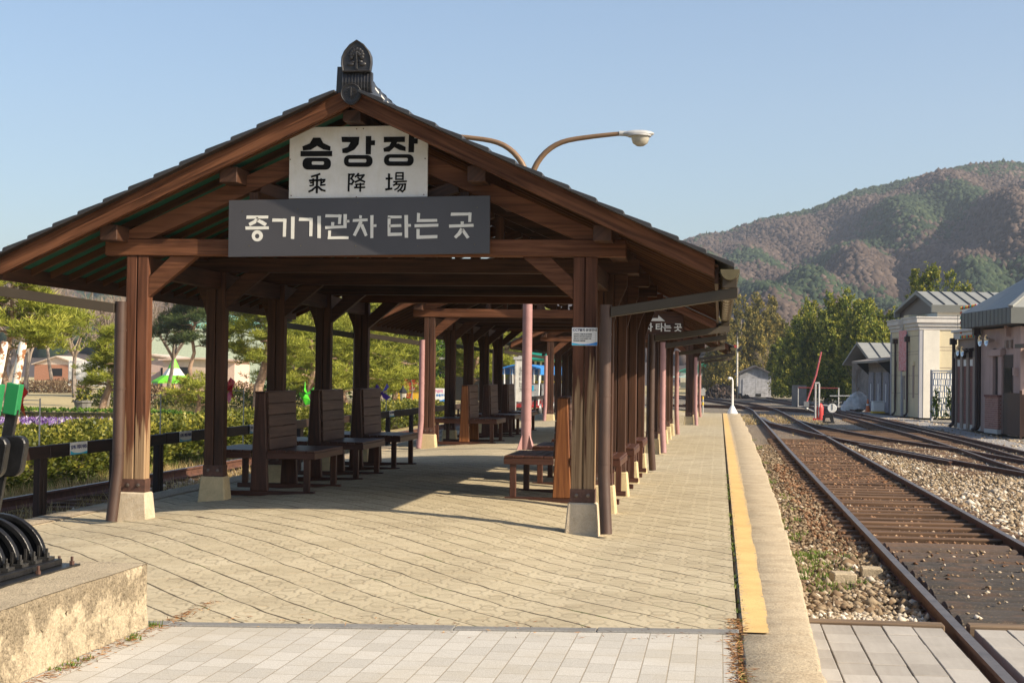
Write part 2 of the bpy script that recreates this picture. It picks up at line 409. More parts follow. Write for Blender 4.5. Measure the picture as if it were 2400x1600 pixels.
    t.col(col); t.rough(.88); t.b.inputs['Specular IOR Level'].default_value = .22
    h = t.math('SUBTRACT', t.math('MULTIPLY', t.noise(p, 45, 3), .25), t.math('ADD', t.math('MULTIPLY', g, .45), t.math('MULTIPLY', jl, 2.0)))
    t.bump(h, .75, .006)
    return t.m
def M_lightpav():
    t = NT('light_pavers'); p = t.pos()
    br = t.new('ShaderNodeTexBrick'); t.link(t.mapping(p, rot=(0, 0, R_(90)), loc=(.03, .05, 0)), br.inputs[0])
    br.offset = .5; br.inputs['Scale'].default_value = 1; br.inputs['Brick Width'].default_value = .22; br.inputs['Row Height'].default_value = .128
    br.inputs['Mortar Size'].default_value = .0035; br.inputs['Mortar Smooth'].default_value = .2; br.inputs['Bias'].default_value = 0
    br.inputs['Color1'].default_value = (.38, .35, .295, 1); br.inputs['Color2'].default_value = (.52, .485, .42, 1); br.inputs['Mortar'].default_value = (.22, .17, .10, 1)
    n = t.noise(p, 1.2, 5, .7); s = t.noise(p, 190, 2, .5)
    col = t.mix(.3, br.outputs[0], t.ramp(s, [(.32, (.16, .15, .14)), (.6, (.68, .66, .62))]))
    col = t.mix(t.math('MULTIPLY', t.ramp(n, [(.45, (0, 0, 0)), (.75, (1, 1, 1))]), .5), col, (.40, .34, .24))
    t.col(col); t.rough(.85); t.b.inputs['Specular IOR Level'].default_value = .2
    t.bump(t.math('SUBTRACT', t.math('MULTIPLY', s, .2), br.outputs['Fac']), .5, .005); return t.m
def M_ground():
    t = NT('dry_ground'); p = t.pos()
    sep = t.new('ShaderNodeSeparateXYZ'); t.link(p, sep.inputs[0])
    n = t.noise(p, .22, 6, .7); m = t.noise(p, 6, 5, .7); f = t.noise(p, 38, 4, .65)
    grass = t.ramp(n, [(.3, (.34, .25, .11)), (.5, (.42, .33, .16)), (.68, (.26, .24, .085))])
    grav = t.ramp(t.math('ADD', t.math('MULTIPLY', f, .6), t.math('MULTIPLY', t.noise(p, 7, 5, .75), .4)), [(.36, (.05, .045, .04)), (.5, (.19, .175, .155)), (.62, (.36, .335, .30))])
    k = t.math('ADD', sep.outputs[0], t.math('MULTIPLY', t.math('SUBTRACT', m, .5), 2.0))
    k = t.ramp(t.math('DIVIDE', t.math('ADD', k, 8.0), 20), [(.245, (0, 0, 0)), (.30, (1, 1, 1))])
    far = t.ramp(t.math('DIVIDE', sep.outputs[1], 200), [(.60, (1, 1, 1)), (.85, (0, 0, 0))])
    col = t.mix(t.math('MULTIPLY', k, far), t.mix(.35, grass, t.ramp(m, [(.3, (.16, .12, .05)), (.7, (.5, .40, .2))])), grav)
    t.col(col); t.rough(.95); t.bump(f, .8, .03); return t.m
def M_ballast():
    t = NT('ballast'); p = t.pos()
    v = t.new('ShaderNodeTexVoronoi'); v.inputs['Scale'].default_value = 22; t.link(p, v.inputs[0])
    big = t.noise(p, .35, 4); m = t.noise(p, 5, 4)
    sep = t.new('ShaderNodeSeparateXYZ'); t.link(p, sep.inputs[0])
    sp = t.new('ShaderNodeSeparateColor'); t.link(v.outputs['Color'], sp.inputs[0])
    st = t.ramp(sp.outputs[0], [(.0, (.10, .085, .07)), (.35, (.25, .20, .14)), (.7, (.38, .31, .22)), (1, (.58, .52, .44))])
    rus = t.math('SUBTRACT', 1.0, t.math('DIVIDE', t.math('ABSOLUTE', t.math('SUBTRACT', sep.outputs[0], 7.7)), 1.7), clamp=True)
    rus = t.math('MULTIPLY', rus, t.ramp(big, [(.3, (.4, .4, .4)), (.6, (1, 1, 1))]))
    st = t.mix(t.math('MULTIPLY', rus, .6), st, (.22, .105, .05))
    st = t.mix(t.math('MULTIPLY', t.ramp(m, [(.5, (0, 0, 0)), (.72, (1, 1, 1))]), .5), st, (.30, .23, .14))
    st = t.mix(t.ramp(v.outputs['Distance'], [(.25, (0, 0, 0)), (.75, (.85, .85, .85))]), st, (.035, .028, .02))
    gf = t.ramp(t.math('DIVIDE', sep.outputs[0], 20), [(.50, (0, 0, 0)), (.66, (1, 1, 1))])
    st = t.mix(t.math('MULTIPLY', gf, .55), st, (.36, .36, .37))
    t.col(st); t.rough(.92); t.bump(t.math('SUBTRACT', 1.0, v.outputs['Distance']), 1.0, .03); return t.m
MT['pavers'] = M_pavers(); MT['lightpav'] = M_lightpav(); MT['ground'] = M_ground(); MT['ballast'] = M_ballast()

# ground: one sheet to the horizon, with the shallow track bed and the park rising a little on the left
b = MB()
b.v = [(-2500, -60, -.56), (2500, -60, -.56), (2500, 4200, -.56), (-2500, 4200, -.56)]; b.face((0, 1, 2, 3))
tag(b.build('ground', MT['ground']), kind='structure')
b = MB(); b.v = [(5.9, -2.02, -.50), (13.9, -2.02, -.50), (14.6, 60, -.50), (13.3, 82, -.50), (12.6, 128, -.50), (4.5, 128, -.50), (-4, 112, -.50), (2, 84, -.50), (5.9, 62, -.50)]
b.face(range(9)); tag(b.build('ballast_bed', MT['ballast']), kind='structure')
b = MB(); b.v = [(-4.6, -9, -.47), (-1.0, -9, -.47), (-1.0, 90, -.47), (-4.6, 90, -.47)]; b.face((0, 1, 2, 3))
tag(b.build('side_track_bed', MT['ballast']), kind='structure')

# platform top (crowned), made as a grid, with side walls
def edge_y(x): return -5.26+.123*(x-2.22)*1.0 if x > -5 else -6
def platform():
    xs = np.concatenate([np.linspace(-.62, 5.408, 46)]); ys = np.concatenate([np.linspace(0, 1, 50)**1.6*52])
    V = []; nx, ny = len(xs), len(ys)
    rr = np.random.default_rng(3)
    for j, t_ in enumerate(ys):
        for i, x in enumerate(xs):
            y = edge_y(x)+t_*(1 if True else 0)
            jz = rr.normal(0, .0025) if 0 < i < nx-1 and j > 0 else 0
            V.append((x, min(y, 47.2), crown(x, y)+jz))
    F = [(j*nx+i, j*nx+i+1, (j+1)*nx+i+1, (j+1)*nx+i) for j in range(ny-1) for i in range(nx-1)]
    o = fast('platform', V, F, MT['pavers'], smooth=True); tag(o, kind='structure')
    b = MB(); b.box(-.98, 5.40, -5.0, 47.2, -.55, -.012); tag(b.build('platform_base', MT['kerb']), kind='structure')
platform()
b = MB(); b.v = [(-6, -14, -.004), (5.40, -14, -.004), (5.40, edge_y(5.4), -.004), (-.7, edge_y(-.7), -.004), (-6, edge_y(-.7), -.004)]; b.face(range(5))
tag(b.build('front_pavement', MT['lightpav']), kind='structure')
b = MB(); b.box(-6, 5.40, -14, -5.0, -.56, -.02); tag(b.build('front_pavement_base', MT['kerb']), kind='structure')
b = MB()
for k in range(8):
    x0 = -.7+k*.765; x1 = x0+.76
    b.hexa([(x0, edge_y(x0)-.05, -.03), (x0, edge_y(x0)+.05, -.03), (x0, edge_y(x0)+.05, .006+.004*(k % 2)), (x0, edge_y(x0)-.05, .005),
            (x1, edge_y(x1)-.05, -.03), (x1, edge_y(x1)+.05, -.03), (x1, edge_y(x1)+.05, .006+.004*(k % 2)), (x1, edge_y(x1)-.05, .005)])
tag(b.build('border_stone', MT['edge'], bevel=.004), kind='structure')
# right kerb: blocks with a worn uneven edge, and the yellow line painted on them
def M_yellow():
    t = NT('worn_yellow_line'); p = t.pos()
    sep = t.new('ShaderNodeSeparateXYZ'); t.link(p, sep.inputs[0])
    n = t.noise(p, 20, 6, .75); d = t.noise(p, 70, 3, .6); c = t.noise(p, 2.0, 5, .7)
    col = t.ramp(c, [(.3, (.56, .36, .13)), (.6, (.70, .47, .18)), (.8, (.58, .41, .20))])
    wear = t.math('ADD', n, t.math('MULTIPLY', t.math('SUBTRACT', t.math('ABSOLUTE', t.math('SUBTRACT', sep.outputs[0], 5.52)), .06), 2.8))
    col = t.mix(t.ramp(wear, [(.53, (0, 0, 0)), (.59, (1, 1, 1))]), col, t.ramp(d, [(.3, (.14, .10, .06)), (.6, (.50, .40, .27))]))
    col = t.mix(t.math('MULTIPLY', t.math('LESS_THAN', d, .37), .5), col, (.30, .19, .07))
    t.col(col); t.rough(.85); t.bump(d, .5, .006); return t.m
MT['yellowline'] = M_yellow()
def kerb_x(y): return float(np.interp(y, [-9, -6.2, -4, -1.5, 3.2, 11, 27, 60], [5.745, 5.79, 5.835, 5.875, 5.94, 6.0, 6.07, 6.09]))
def kerb(name, xa, xb, yseg, side, mat):
    V, F = [], []
    rr = np.random.default_rng(11)
    ys = np.arange(yseg[0], yseg[1], .055)
    prof = []
    for j, y in enumerate(ys):
        blk = y % .98
        gap = 1 if blk < .055 else 0
        e = (xb if side < 0 else kerb_x(y))+side*(rr.normal(0, .0022)+.005*math.sin(y*1.1)+.012*math.sin(int(y/.98)*5.1)) - side*gap*.012
        z = .004*math.sin(int(y/.98)*2.3)-gap*.006
        prof.append([(xa, y, -.5), (xa+side*rr.normal(0, .005), y, z-.012), (xa+side*.015, y, z), (e-side*.02, y, z+rr.normal(0, .0012)), (e, y, z-.022+rr.normal(0, .004)), (e+side*.03, y, -.3), (e+side*.05, y, -.56)])
    n = len(prof[0]); V = [p for r in prof for p in r]
    for j in range(len(prof)-1):
        for i in range(n-1):
            a = j*n+i; F.append((a, a+1, a+n+1, a+n) if side > 0 else (a, a+n, a+n+1, a+1))
    b0 = len(V)
    o = fast(name, V, F, mat); tag(o, kind='structure'); return o
kerb('platform_kerb', 5.425, 5.885, (-9, 47.4), 1, MT['kerb'])
kerb('left_kerb', -.635, -1.0, (-5.6, 47.4), -1, MT['kerb'])
def strip(name, xs0, xs1, y0, y1, z, mat, n=160, wob=.0022):
    rr = np.random.default_rng(5); V = []
    for k in range(n+1):
        y = y0+(y1-y0)*(k/n)**1.6
        zz = z+.004*math.sin(int(y/.98)*2.3)
        V += [(xs0(y)+rr.normal(0, wob*.3), y, zz), (xs1(y)+rr.normal(0, wob), y, zz)]
    F = [(2*k, 2*k+1, 2*k+3, 2*k+2) for k in range(n)]
    o = fast(name, V, F, mat); tag(o, kind='structure')
strip('yellow_line', lambda y: 5.438, lambda y: 5.594+.006*math.sin(int((y+20)/.98)*3.7)+.003*min(y, 20), -4.88, 47, .006, MT['yellowline'])
strip('left_yellow_line', lambda y: -.66, lambda y: -.80, -5.2, 47, .006, MT['yellowline'])

b = MB(); b.v = [(5.60, -7.1, .0085), (5.78, -7.0, .0085), (5.80, -6.72, .0085), (5.70, -6.64, .0085), (5.60, -6.72, .0085)]; b.face(range(5)); tag(b.build('red_paint_mark', M_plain('faded_red_mark', (.42, .06, .07), .8, 0, .4, 20)), kind='structure')
# timber-and-stone crossing deck in the right foreground
def M_deck():
    t = NT('grey_deck'); p = t.pos(); uv = t.uv()
    n = t.noise(p, 3, 5, .7); g = t.noise(t.mapping(uv, (2, 22, 1)), 1, 5, .6)
    ri = t.noise(t.mapping(uv, (.35, .35, 1)), 1, 1)
    col = t.ramp(t.math('ADD', t.math('MULTIPLY', n, .5), t.math('MULTIPLY', g, .5)), [(.3, (.27, .245, .215)), (.7, (.43, .40, .36))])
    col = t.mix(.45, col, t.ramp(ri, [(.35, (.24, .215, .18)), (.65, (.50, .47, .42))]))
    col = t.mix(t.math('MULTIPLY', t.math('LESS_THAN', t.noise(p, 90, 3), .40), .25), col, (.25, .2, .15))
    t.col(col); t.rough(.85); t.bump(g, .25, .004); return t.m
MT['deck'] = M_deck()
b = MB()
for x0, x1, npl in ((5.81, 6.86, 5), (7.07, 8.40, 6), (8.60, 9.9, 6)):
    w = (x1-x0)/npl
    for k in range(npl):
        y = -2.17-random.uniform(0, .02)
        while y > -9:
            L = random.uniform(.32, .42) if x0 < 8.7 else .4
            z = -.352+random.uniform(-.003, .003)
            b.box(x0+k*w+.004, x0+(k+1)*w-.004, y-L+.006, y, -.45, z, axis='y'); y -= L
tag(b.build('crossing_deck', MT['deck'], bevel=.004), kind='structure')
MT['oldtimber'] = M_wood('old_grey_timber', (.07, .045, .028), (.22, .155, .10), rough=.85)
b = MB(); b.box(5.86, 6.88, -2.16, -2.03, -.5, -.335); b.box(7.04, 8.42, -2.16, -2.03, -.5, -.33); b.box(8.58, 9.9, -2.16, -2.03, -.5, -.335)
tag(b.build('crossing_edge_timber', MT['oldtimber'], bevel=.01), kind='structure')

# ------------------------------------------------------------------ platform shelter
D = 2.2164; PW = .203; XR = 4.035; XM = (PW+XR)/2; YB = 4*D
def rl(x): return 2.672+.467*((XM-abs(x-XM))+.0)          # underside line of barge / rafters (left side x, mirrored)
SL = .467; CA = math.cos(math.atan(SL)); SA = math.sin(math.atan(SL))
def shelter(label, first=True, pipe='pipe', group='platform shelters'):
    root = thing('platform_shelter', label, 'shelter', group=group)
    rows = []
    for side in (0, 1):
        for k in range(5):
            y = k*D; x0 = side*XR
            fm = ('wood_worn_high' if side else 'wood_worn_low') if k == 0 else 'wood'
            b = MB(); top = 2.40
            b.box(x0, x0+.097, y, y+.13, .28, top, axis='z'); b.box(x0+.106, x0+PW, y, y+.13, .28, top, axis='z')
            b.box(x0+.09, x0+.112, y+.03, y+.1, .28, top, axis='z')
            o = b.build('post', MT[fm], root, bevel=.006)
            p = MB(); cx, cy = x0+PW/2, y+.065; h0, h1 = .152, .125; g0, g1 = .125, .098
            p.hexa([(cx-h0, cy-g0, -.03), (cx+h0, cy-g0, -.03), (cx+h0, cy+g0, -.03), (cx-h0, cy+g0, -.03),
                    (cx-h1, cy-g1, .283), (cx+h1, cy-g1, .28), (cx+h1, cy+g1, .28), (cx-h1, cy+g1, .283)])
            p.build('plinth', MT['plinth' if k == 0 and first else 'plinth_in'], o, bevel=.012)
            s = MB(); t = .006
            s.box(x0-t, x0+PW+t, y-t, y, .285, .40, axis='z'); s.box(x0-t, x0+PW+t, y+.13, y+.13+t, .285, .40, axis='z')
            s.box(x0-t, x0, y, y+.13, .285, .40, axis='z'); s.box(x0+PW, x0+PW+t, y, y+.13, .285, .40, axis='z')
            so_ = s.build('shoe_plate', MT['shoe'], o)
            for bx in (.05, .15):
                q = MB(); q.lathe([(.017, 0), (.017, .006), (.010, .008), (.010, .02)], (x0+bx, y-t, .345), 8, axis=(0, -1, 0)); q.build('bolt', MT['bolt'], o)
            # outer bracket and inner knee brace (under the tie beam)
            sg = 1 if side == 0 else -1
            xi = x0+(PW if side == 0 else 0); xo = x0+(0 if side == 0 else PW)
            br = MB()
            br.prism([(0, 2.03), (0, 2.21), (.20*sg, 2.40), (.45*sg, 2.40)], (1, 0, 0), (0, 0, 1), (xi, y+.02, 0), (0, 1, 0), .09)
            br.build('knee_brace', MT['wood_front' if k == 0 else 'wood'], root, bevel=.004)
            if k > 0:
                br = MB()
                br.prism([(0, 1.92), (0, 2.40), (-.13*sg, 2.40), (-.13*sg, 2.28), (-.05*sg, 2.10)], (1, 0, 0), (0, 0, 1), (xo, y+.03, 0), (0, 1, 0), .08)
                br.build('outer_bracket', MT['wood'], root, bevel=.004)
    for side in (0, 1):
        x0 = side*XR+.05
        for k in range(4):
            b = MB(); b.box(x0, x0+.10, k*D+.13, (k+1)*D, 2.225, 2.397, axis='y'); b.build('eave_beam', MT['wood'], root, bevel=.005)
    for k in range(5):
        y = k*D
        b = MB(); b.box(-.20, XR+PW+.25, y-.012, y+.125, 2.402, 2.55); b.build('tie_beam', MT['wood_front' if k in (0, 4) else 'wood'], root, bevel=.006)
        for sg in (-1, 1):
            b = MB()
            xe = XM+sg*2.06; ze = 2.555; zc = 2.545+2.06*.447
            pz = [(2.11, -.002), (2.11, .077), (0, 1.018), (0, .853), (1.917, -.002)]
            b.prism([(u*sg, z) for u, z in pz], (1, 0, 0), (0, 0, 1), (XM+.0012*sg, 0, 2.555), (0, 1, 0), .095)
            for i in range(len(b.v)): b.v[i] = (b.v[i][0], b.v[i][1]+y+.01, b.v[i][2])
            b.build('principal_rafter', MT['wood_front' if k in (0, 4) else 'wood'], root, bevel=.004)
            b = MB(); b.beam((XM+sg*.95, y+.056, 2.551), (XM+sg*.95, y+.056, 2.551+.93*.447), .08, .09); b.build('queen_strut', MT['wood'], root)
            b = MB(); b.beam((XM+sg*.10, y+.056, 2.75), (XM+sg*.88, y+.056, 3.02), .07, .10); b.build('strut', MT['wood'], root)
        b = MB(); b.beam((XM, y+.056, 2.551), (XM, y+.056, 3.47), .12, .11); b.build('king_post', MT['wood'], root)
    # purlins
    for x in (-.065, 1.02, 2*XM+.065, 2*XM-1.02, XM):
        zt = rl(x)-.006-(.0 if x != XM else .02)
        b = MB(); dz = .085 if x == XM else .05
        b.box(x-.08, x+.08, -.275, YB+.45, zt-.17+dz, zt-.012-(.0 if x != XM else .06)+dz-(.02 if x != XM else 0), axis='y'); b.build('purlin', MT['wood'], root, bevel=.006)
    # rafters and lining boards, tiles
    for sg in (-1, 1):
        xe = XM+sg*3.16
        n = 23
        for k in range(n):
            y = -.16+(YB+.43)*k/(n-1)
            b = MB()
            b.beam((XM+sg*.03, y, rl(XM)+.066-.014), (xe, y, rl(xe)+.066), .045, .060); b.build('rafter', MT['rafter'], root)
        b = MB()
        b.hexa([(XM, -.37, rl(XM)+.098), (XM, YB+.5, rl(XM)+.098), (XM, YB+.5, rl(XM)+.121), (XM, -.37, rl(XM)+.121),
                (xe, -.37, rl(xe)+.098), (xe, YB+.5, rl(xe)+.098), (xe, YB+.5, rl(xe)+.121), (xe, -.37, rl(xe)+.121)])
        b.build('roof_lining', MT['green'] if sg < 0 else MT['rafter'], root)
        for yb in (-.395, YB+.46):
            b = MB()
            xe2 = XM+sg*3.13
            b.prism([(XM, rl(XM)), (xe2, rl(xe2)), (xe2, rl(xe2)+.155), (XM, rl(XM)+.155)], (1, 0, 0), (0, 0, 1), (.0006*sg, yb, 0), (0, 1, 0), .06)
            # grain along the board
            b.uv = [[(u*1.1+sg*3, (v-SL*(-sg)*(u-XM)-2.6)) for u, v in uv] for uv in b.uv]
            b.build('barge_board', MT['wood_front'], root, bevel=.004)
        b = MB(); b.box(min(xe, xe-sg*.03), max(xe, xe-sg*.03), -.33, YB+.46, rl(xe)-.03, rl(xe)+.10, axis='y'); b.build('fascia', MT['wood'], root)
        # stepped tiles: 14 courses
        pts_t, pts_b = [], []
        NC = 14; X0, X1 = .10, 3.29
        poly = []
        for c in range(NC):
            xa = X0+(X1-X0)*c/NC; xb = X0+(X1-X0)*(c+1)/NC
            za = 2.672+.467*(XM-xa)+.155; zb = 2.672+.467*(XM-xb)+.155
            poly += [(xa, za+.014), (xa+.03, za+.022-.467*.03), (xb-.012, zb+.046), (xb, zb+.036)]
        poly += [(X1, 2.672+.467*(XM-X1)+.150), (X0, 2.672+.467*(XM-X0)+.150)]
        b = MB(); b.prism([(XM+sg*a, z) for a, z in poly], (1, 0, 0), (0, 0, 1), (0, -.50, 0), (0, 1, 0), YB+.13+.50+.50)
        b.build('roof_tiles', MT['tile'], root, bevel=.004)
        # gutter
        gx = XM+sg*3.255; gz = 2.265
        b = MB(); prof = []
        for i in range(11):
            a = math.pi*(1+i/10); prof.append((math.cos(a)*.078, math.sin(a)*.088))
        prof += [(math.cos(math.pi*(2-i/10))*.072, math.sin(math.pi*(2-i/10))*.080) for i in range(11)]
        b.prism(prof, (1, 0, 0), (0, 0, 1), (gx, -.49, gz), (0, 1, 0), YB+1.09)
        for i in range(11):
            a = math.pi*(1+i/10); prof[i] = (math.cos(a)*.0785, math.sin(a)*.0885)
        for e in (-.495, YB+.597):
            b.prism([(math.cos(math.pi*(1+i/10))*.078, math.sin(math.pi*(1+i/10))*.088) for i in range(11)], (1, 0, 0), (0, 0, 1), (gx, e, gz), (0, 1, 0), .005)
        gob = b.build('gutter', MT['gutter'], root, smooth=True)
        for i in range(16):
            e = -.30+i*(YB+.7)/15
            r = MB(); r.prism([(math.cos(math.pi*(1+j/10))*.083, math.sin(math.pi*(1+j/10))*.093) for j in range(11)]+[(math.cos(math.pi*(2-j/10))*.079, math.sin(math.pi*(2-j/10))*.089) for j in range(11)],
                              (1, 0, 0), (0, 0, 1), (gx, e, gz), (0, 1, 0), .022); r.build('gutter_strap', MT['gutter'], gob)
        # leaders and downpipes, front and back
        for (yp, ye, kd) in ((-.075, -.33, -1), (YB+.21, YB+.44, 1)):
            px = XM+sg*2.205 if sg > 0 else -.012
            yp = yp-(.0 if sg > 0 else .01)
            b = MB(); b.hexa([(gx+sg*.065, ye-.045, 2.035), (gx+sg*.065, ye+.045, 2.035), (gx+sg*.065, ye+.045, 2.125), (gx+sg*.065, ye-.045, 2.125),
                              (px+sg*.045, yp-.045, 1.88), (px+sg*.045, yp+.045, 1.88), (px+sg*.045, yp+.045, 1.965), (px+sg*.045, yp-.045, 1.965)])
            b.hexa([(gx-.06, ye-.04, 2.12), (gx+.06, ye-.04, 2.12), (gx+.06, ye+.04, 2.12), (gx-.06, ye+.04, 2.12), (gx-.06, ye-.04, 2.20), (gx+.06, ye-.04, 2.20), (gx+.06, ye+.04, 2.20), (gx-.06, ye+.04, 2.20)])
            b.build('gutter_leader', MT['duct'], root, bevel=.003)
            b = MB(); b.tube([(px, yp, 1.985), (px, yp, .55), (px+sg*.004, yp+kd*.004, .45), (px+sg*.03, yp+kd*.055, .03)], .051, 14)
            for z in (1.72, 1.2, .62): b.tube([(px, yp, z), (px, yp, z+.018)], .0545, 14)
            b.build('downpipe', MT[pipe], root, smooth=True)
    # ridge and its end ornament
    b = MB(); zr = rl(XM)+.20
    ys = [-.36, .0, .5, 1.2, YB-.4, YB+.2, YB+.5]; zs = [.165, .11, .07, .05, .05, .08, .14]
    for i in range(len(ys)-1):
        w0, w1 = .125, .125
        b.hexa([(XM-w0, ys[i], zr-.16), (XM+w0, ys[i], zr-.16), (XM+w0*.9, ys[i], zr+zs[i]-.02), (XM-w0*.9, ys[i], zr+zs[i]-.02),
                (XM-w1, ys[i+1], zr-.16), (XM+w1, ys[i+1], zr-.16), (XM+w1*.9, ys[i+1], zr+zs[i+1]-.02), (XM-w1*.9, ys[i+1], zr+zs[i+1]-.02)])
    rid = b.build('ridge', MT['tile'], root)
    b = MB()
    yy = -.28; i = 0
    while yy < YB+.4:
        z = zr+np.interp(yy, ys, zs)
        b.tube([(XM, yy, z-.03), (XM, yy+.24, zr+np.interp(yy+.24, ys, zs)-.035)], [.10, .085], 10); yy += .25
    b.build('ridge_cap', MT['orn'], rid, smooth=True)
    b = MB()
    for yy in (.12, .37, .62): b.tube([(XM+.09, yy, zr+np.interp(yy, ys, zs)-.055), (XM+.09, yy+.14, zr+np.interp(yy+.14, ys, zs)-.06)], .028, 8)
    b.build('mortar_seam', MT['mortar'], rid, smooth=True)
    for yo, dr in (((-.40, -1),) if first else ((-.40, -1),)):
        orn = MB()
        ox = XM+.075
        arch = [(-.122, 3.945), (-.133, 4.02), (-.130, 4.075), (-.108, 4.125), (-.06, 4.18), (0, 4.218), (.06, 4.18), (.108, 4.125), (.130, 4.075), (.133, 4.02), (.122, 3.945)]
        orn.prism(arch, (1, 0, 0), (0, 0, 1), (ox, yo, 0), (0, dr, 0), .045)
        # arched rim
        orn.tube([(ox+a*.95, yo+dr*.047, z-.006 if 0 < k < 10 else z+.006) for k, (a, z) in enumerate(arch)], .010, 6)
        orn.tube([(ox-.118, yo+dr*.047, 3.952), (ox+.118, yo+dr*.047, 3.952)], .010, 6)
        for k in range(9):          # flower: petals, stem, leaves in relief
            a = math.pi*(-.12+1.24*k/8)
            orn.ball((ox+math.cos(a)*.048, yo+dr*.046, 4.085+math.sin(a)*.050), .022, .016, .022, 8, 6)
        for k in range(5):
            a = math.pi*(.1+.8*k/4); orn.ball((ox+math.cos(a)*.027, yo+dr*.050, 4.08+math.sin(a)*.028), .018, .014, .018, 8, 6)
        orn.tube([(ox, yo+dr*.058, 4.05), (ox, yo+dr*.058, 4.12)], .009, 6)
        orn.tube([(ox, yo+dr*.048, 3.968), (ox, yo+dr*.048, 4.05)], .012, 6)
        for s_ in (-1, 1):
            orn.ball((ox+s_*.05, yo+dr*.046, 4.01), .034, .012, .020, 8, 6); orn.ball((ox+s_*.032, yo+dr*.046, 4.03), .022, .012, .016, 8, 6)
        oo = orn.build('ridge_end_ornament', MT['orn'], rid, smooth=True)
        bd = MB()                    # curved ribbed band
        cs = [(0, 3.945), (.012, 3.90), (.018, 3.86), (.012, 3.81), (0, 3.775)]
        for k in range(4):
            (d0, z0), (d1, z1) = cs[k], cs[k+1]
            bd.hexa([(ox-.13, yo+.04, z0), (ox+.13, yo+.04, z0), (ox+.13, yo-.012-d0, z0), (ox-.13, yo-.012-d0, z0), (ox-.13, yo+.04, z1), (ox+.13, yo+.04, z1), (ox+.13, yo-.012-d1, z1), (ox-.13, yo-.012-d1, z1)])
        for k in range(10):
            x = ox-.122+k*.0271
            bd.tube([(x, yo-.014-d, z) for d, z in cs], .005, 5)
        bd.build('ribbed_band', MT['orn'], rid)
        md = MB(); mx, mz, my = XM+.028, 3.765, yo-.032
        out = [(math.cos(a)*.088*(1 if math.sin(a) > 0 else 1-.25*abs(math.sin(a))**2), math.sin(a)*(.080 if math.sin(a) > 0 else .100)) for a in [2*math.pi*k/22 for k in range(22)]]
        md.prism(out, (1, 0, 0), (0, 0, 1), (mx, my+.03, mz), (0, -1, 0), .035)
        md.tube([(mx+a*.97, my-.007, mz+z*.97) for a, z in out+out[:1]], .006, 6, cap=False)
        md.tube([(mx+a*.84, my-.006, mz+z*.84) for a, z in out+out[:1]], .0035, 5, cap=False)
        for k in range(17):
            a = math.pi*(-.35+1.7*k/16)+math.pi*.0
            a = -math.pi*1.35+math.pi*1.7*k/16
            md.tube([(mx+math.cos(a)*.022, my-.008, mz+math.sin(a)*.030), (mx+math.cos(a)*.053, my-.006, mz+math.sin(a)*.052)], [.003, .006], 5)
        md.tube([(mx, my-.012, mz-.028), (mx, my-.012, mz+.048)], .007, 6)
        md.build('medallion', MT['orn'], rid, smooth=True)
        cap = MB(); cap.tube([(mx, my+.01, mz+.0), (mx+.01, yo+.3, mz+.05)], .085, 14); cap.build('ridge_end_cap', MT['orn'], rid, smooth=True)
    return root
S1 = shelter('nearest dark timber platform shelter with a tiled gable roof carrying the two name boards')
S2 = copy_tree(S1); S2.location = (-.02, 14.35, 0); S2['label'] = 'middle timber shelter with faded pink downpipes and yellowed plinths, beyond the lamp pole'
S3 = copy_tree(S1); S3.location = (.30, 31.75, -.04); S3['label'] = 'farthest and smallest looking timber shelter at the end of the platform'
pk = {}
for S in (S2, S3):
    for c in KIDS[S.name]:
        nm = c.name.split('.')[0]
        if nm == 'downpipe':
            key = c.data.name
            if key not in pk:
                m2 = c.data.copy(); m2.materials.clear(); m2.materials.append(MT['pinkpipe']); pk[key] = m2
            c.data = pk[key]
        if nm == 'post':
            for g in KIDS.get(c.name, []):
                if g.name.split('.')[0] == 'plinth' and g.data.materials[0] == MT['plinth']:
                    m2 = g.data.copy(); m2.materials.clear(); m2.materials.append(MT['plinth_in']); g.data = m2
            if c.data.materials[0] in (MT['wood_worn_low'], MT['wood_worn_high']):
                m2 = c.data.copy(); m2.materials.clear(); m2.materials.append(MT['bench_back'] if False else MT['wood']); c.data = m2

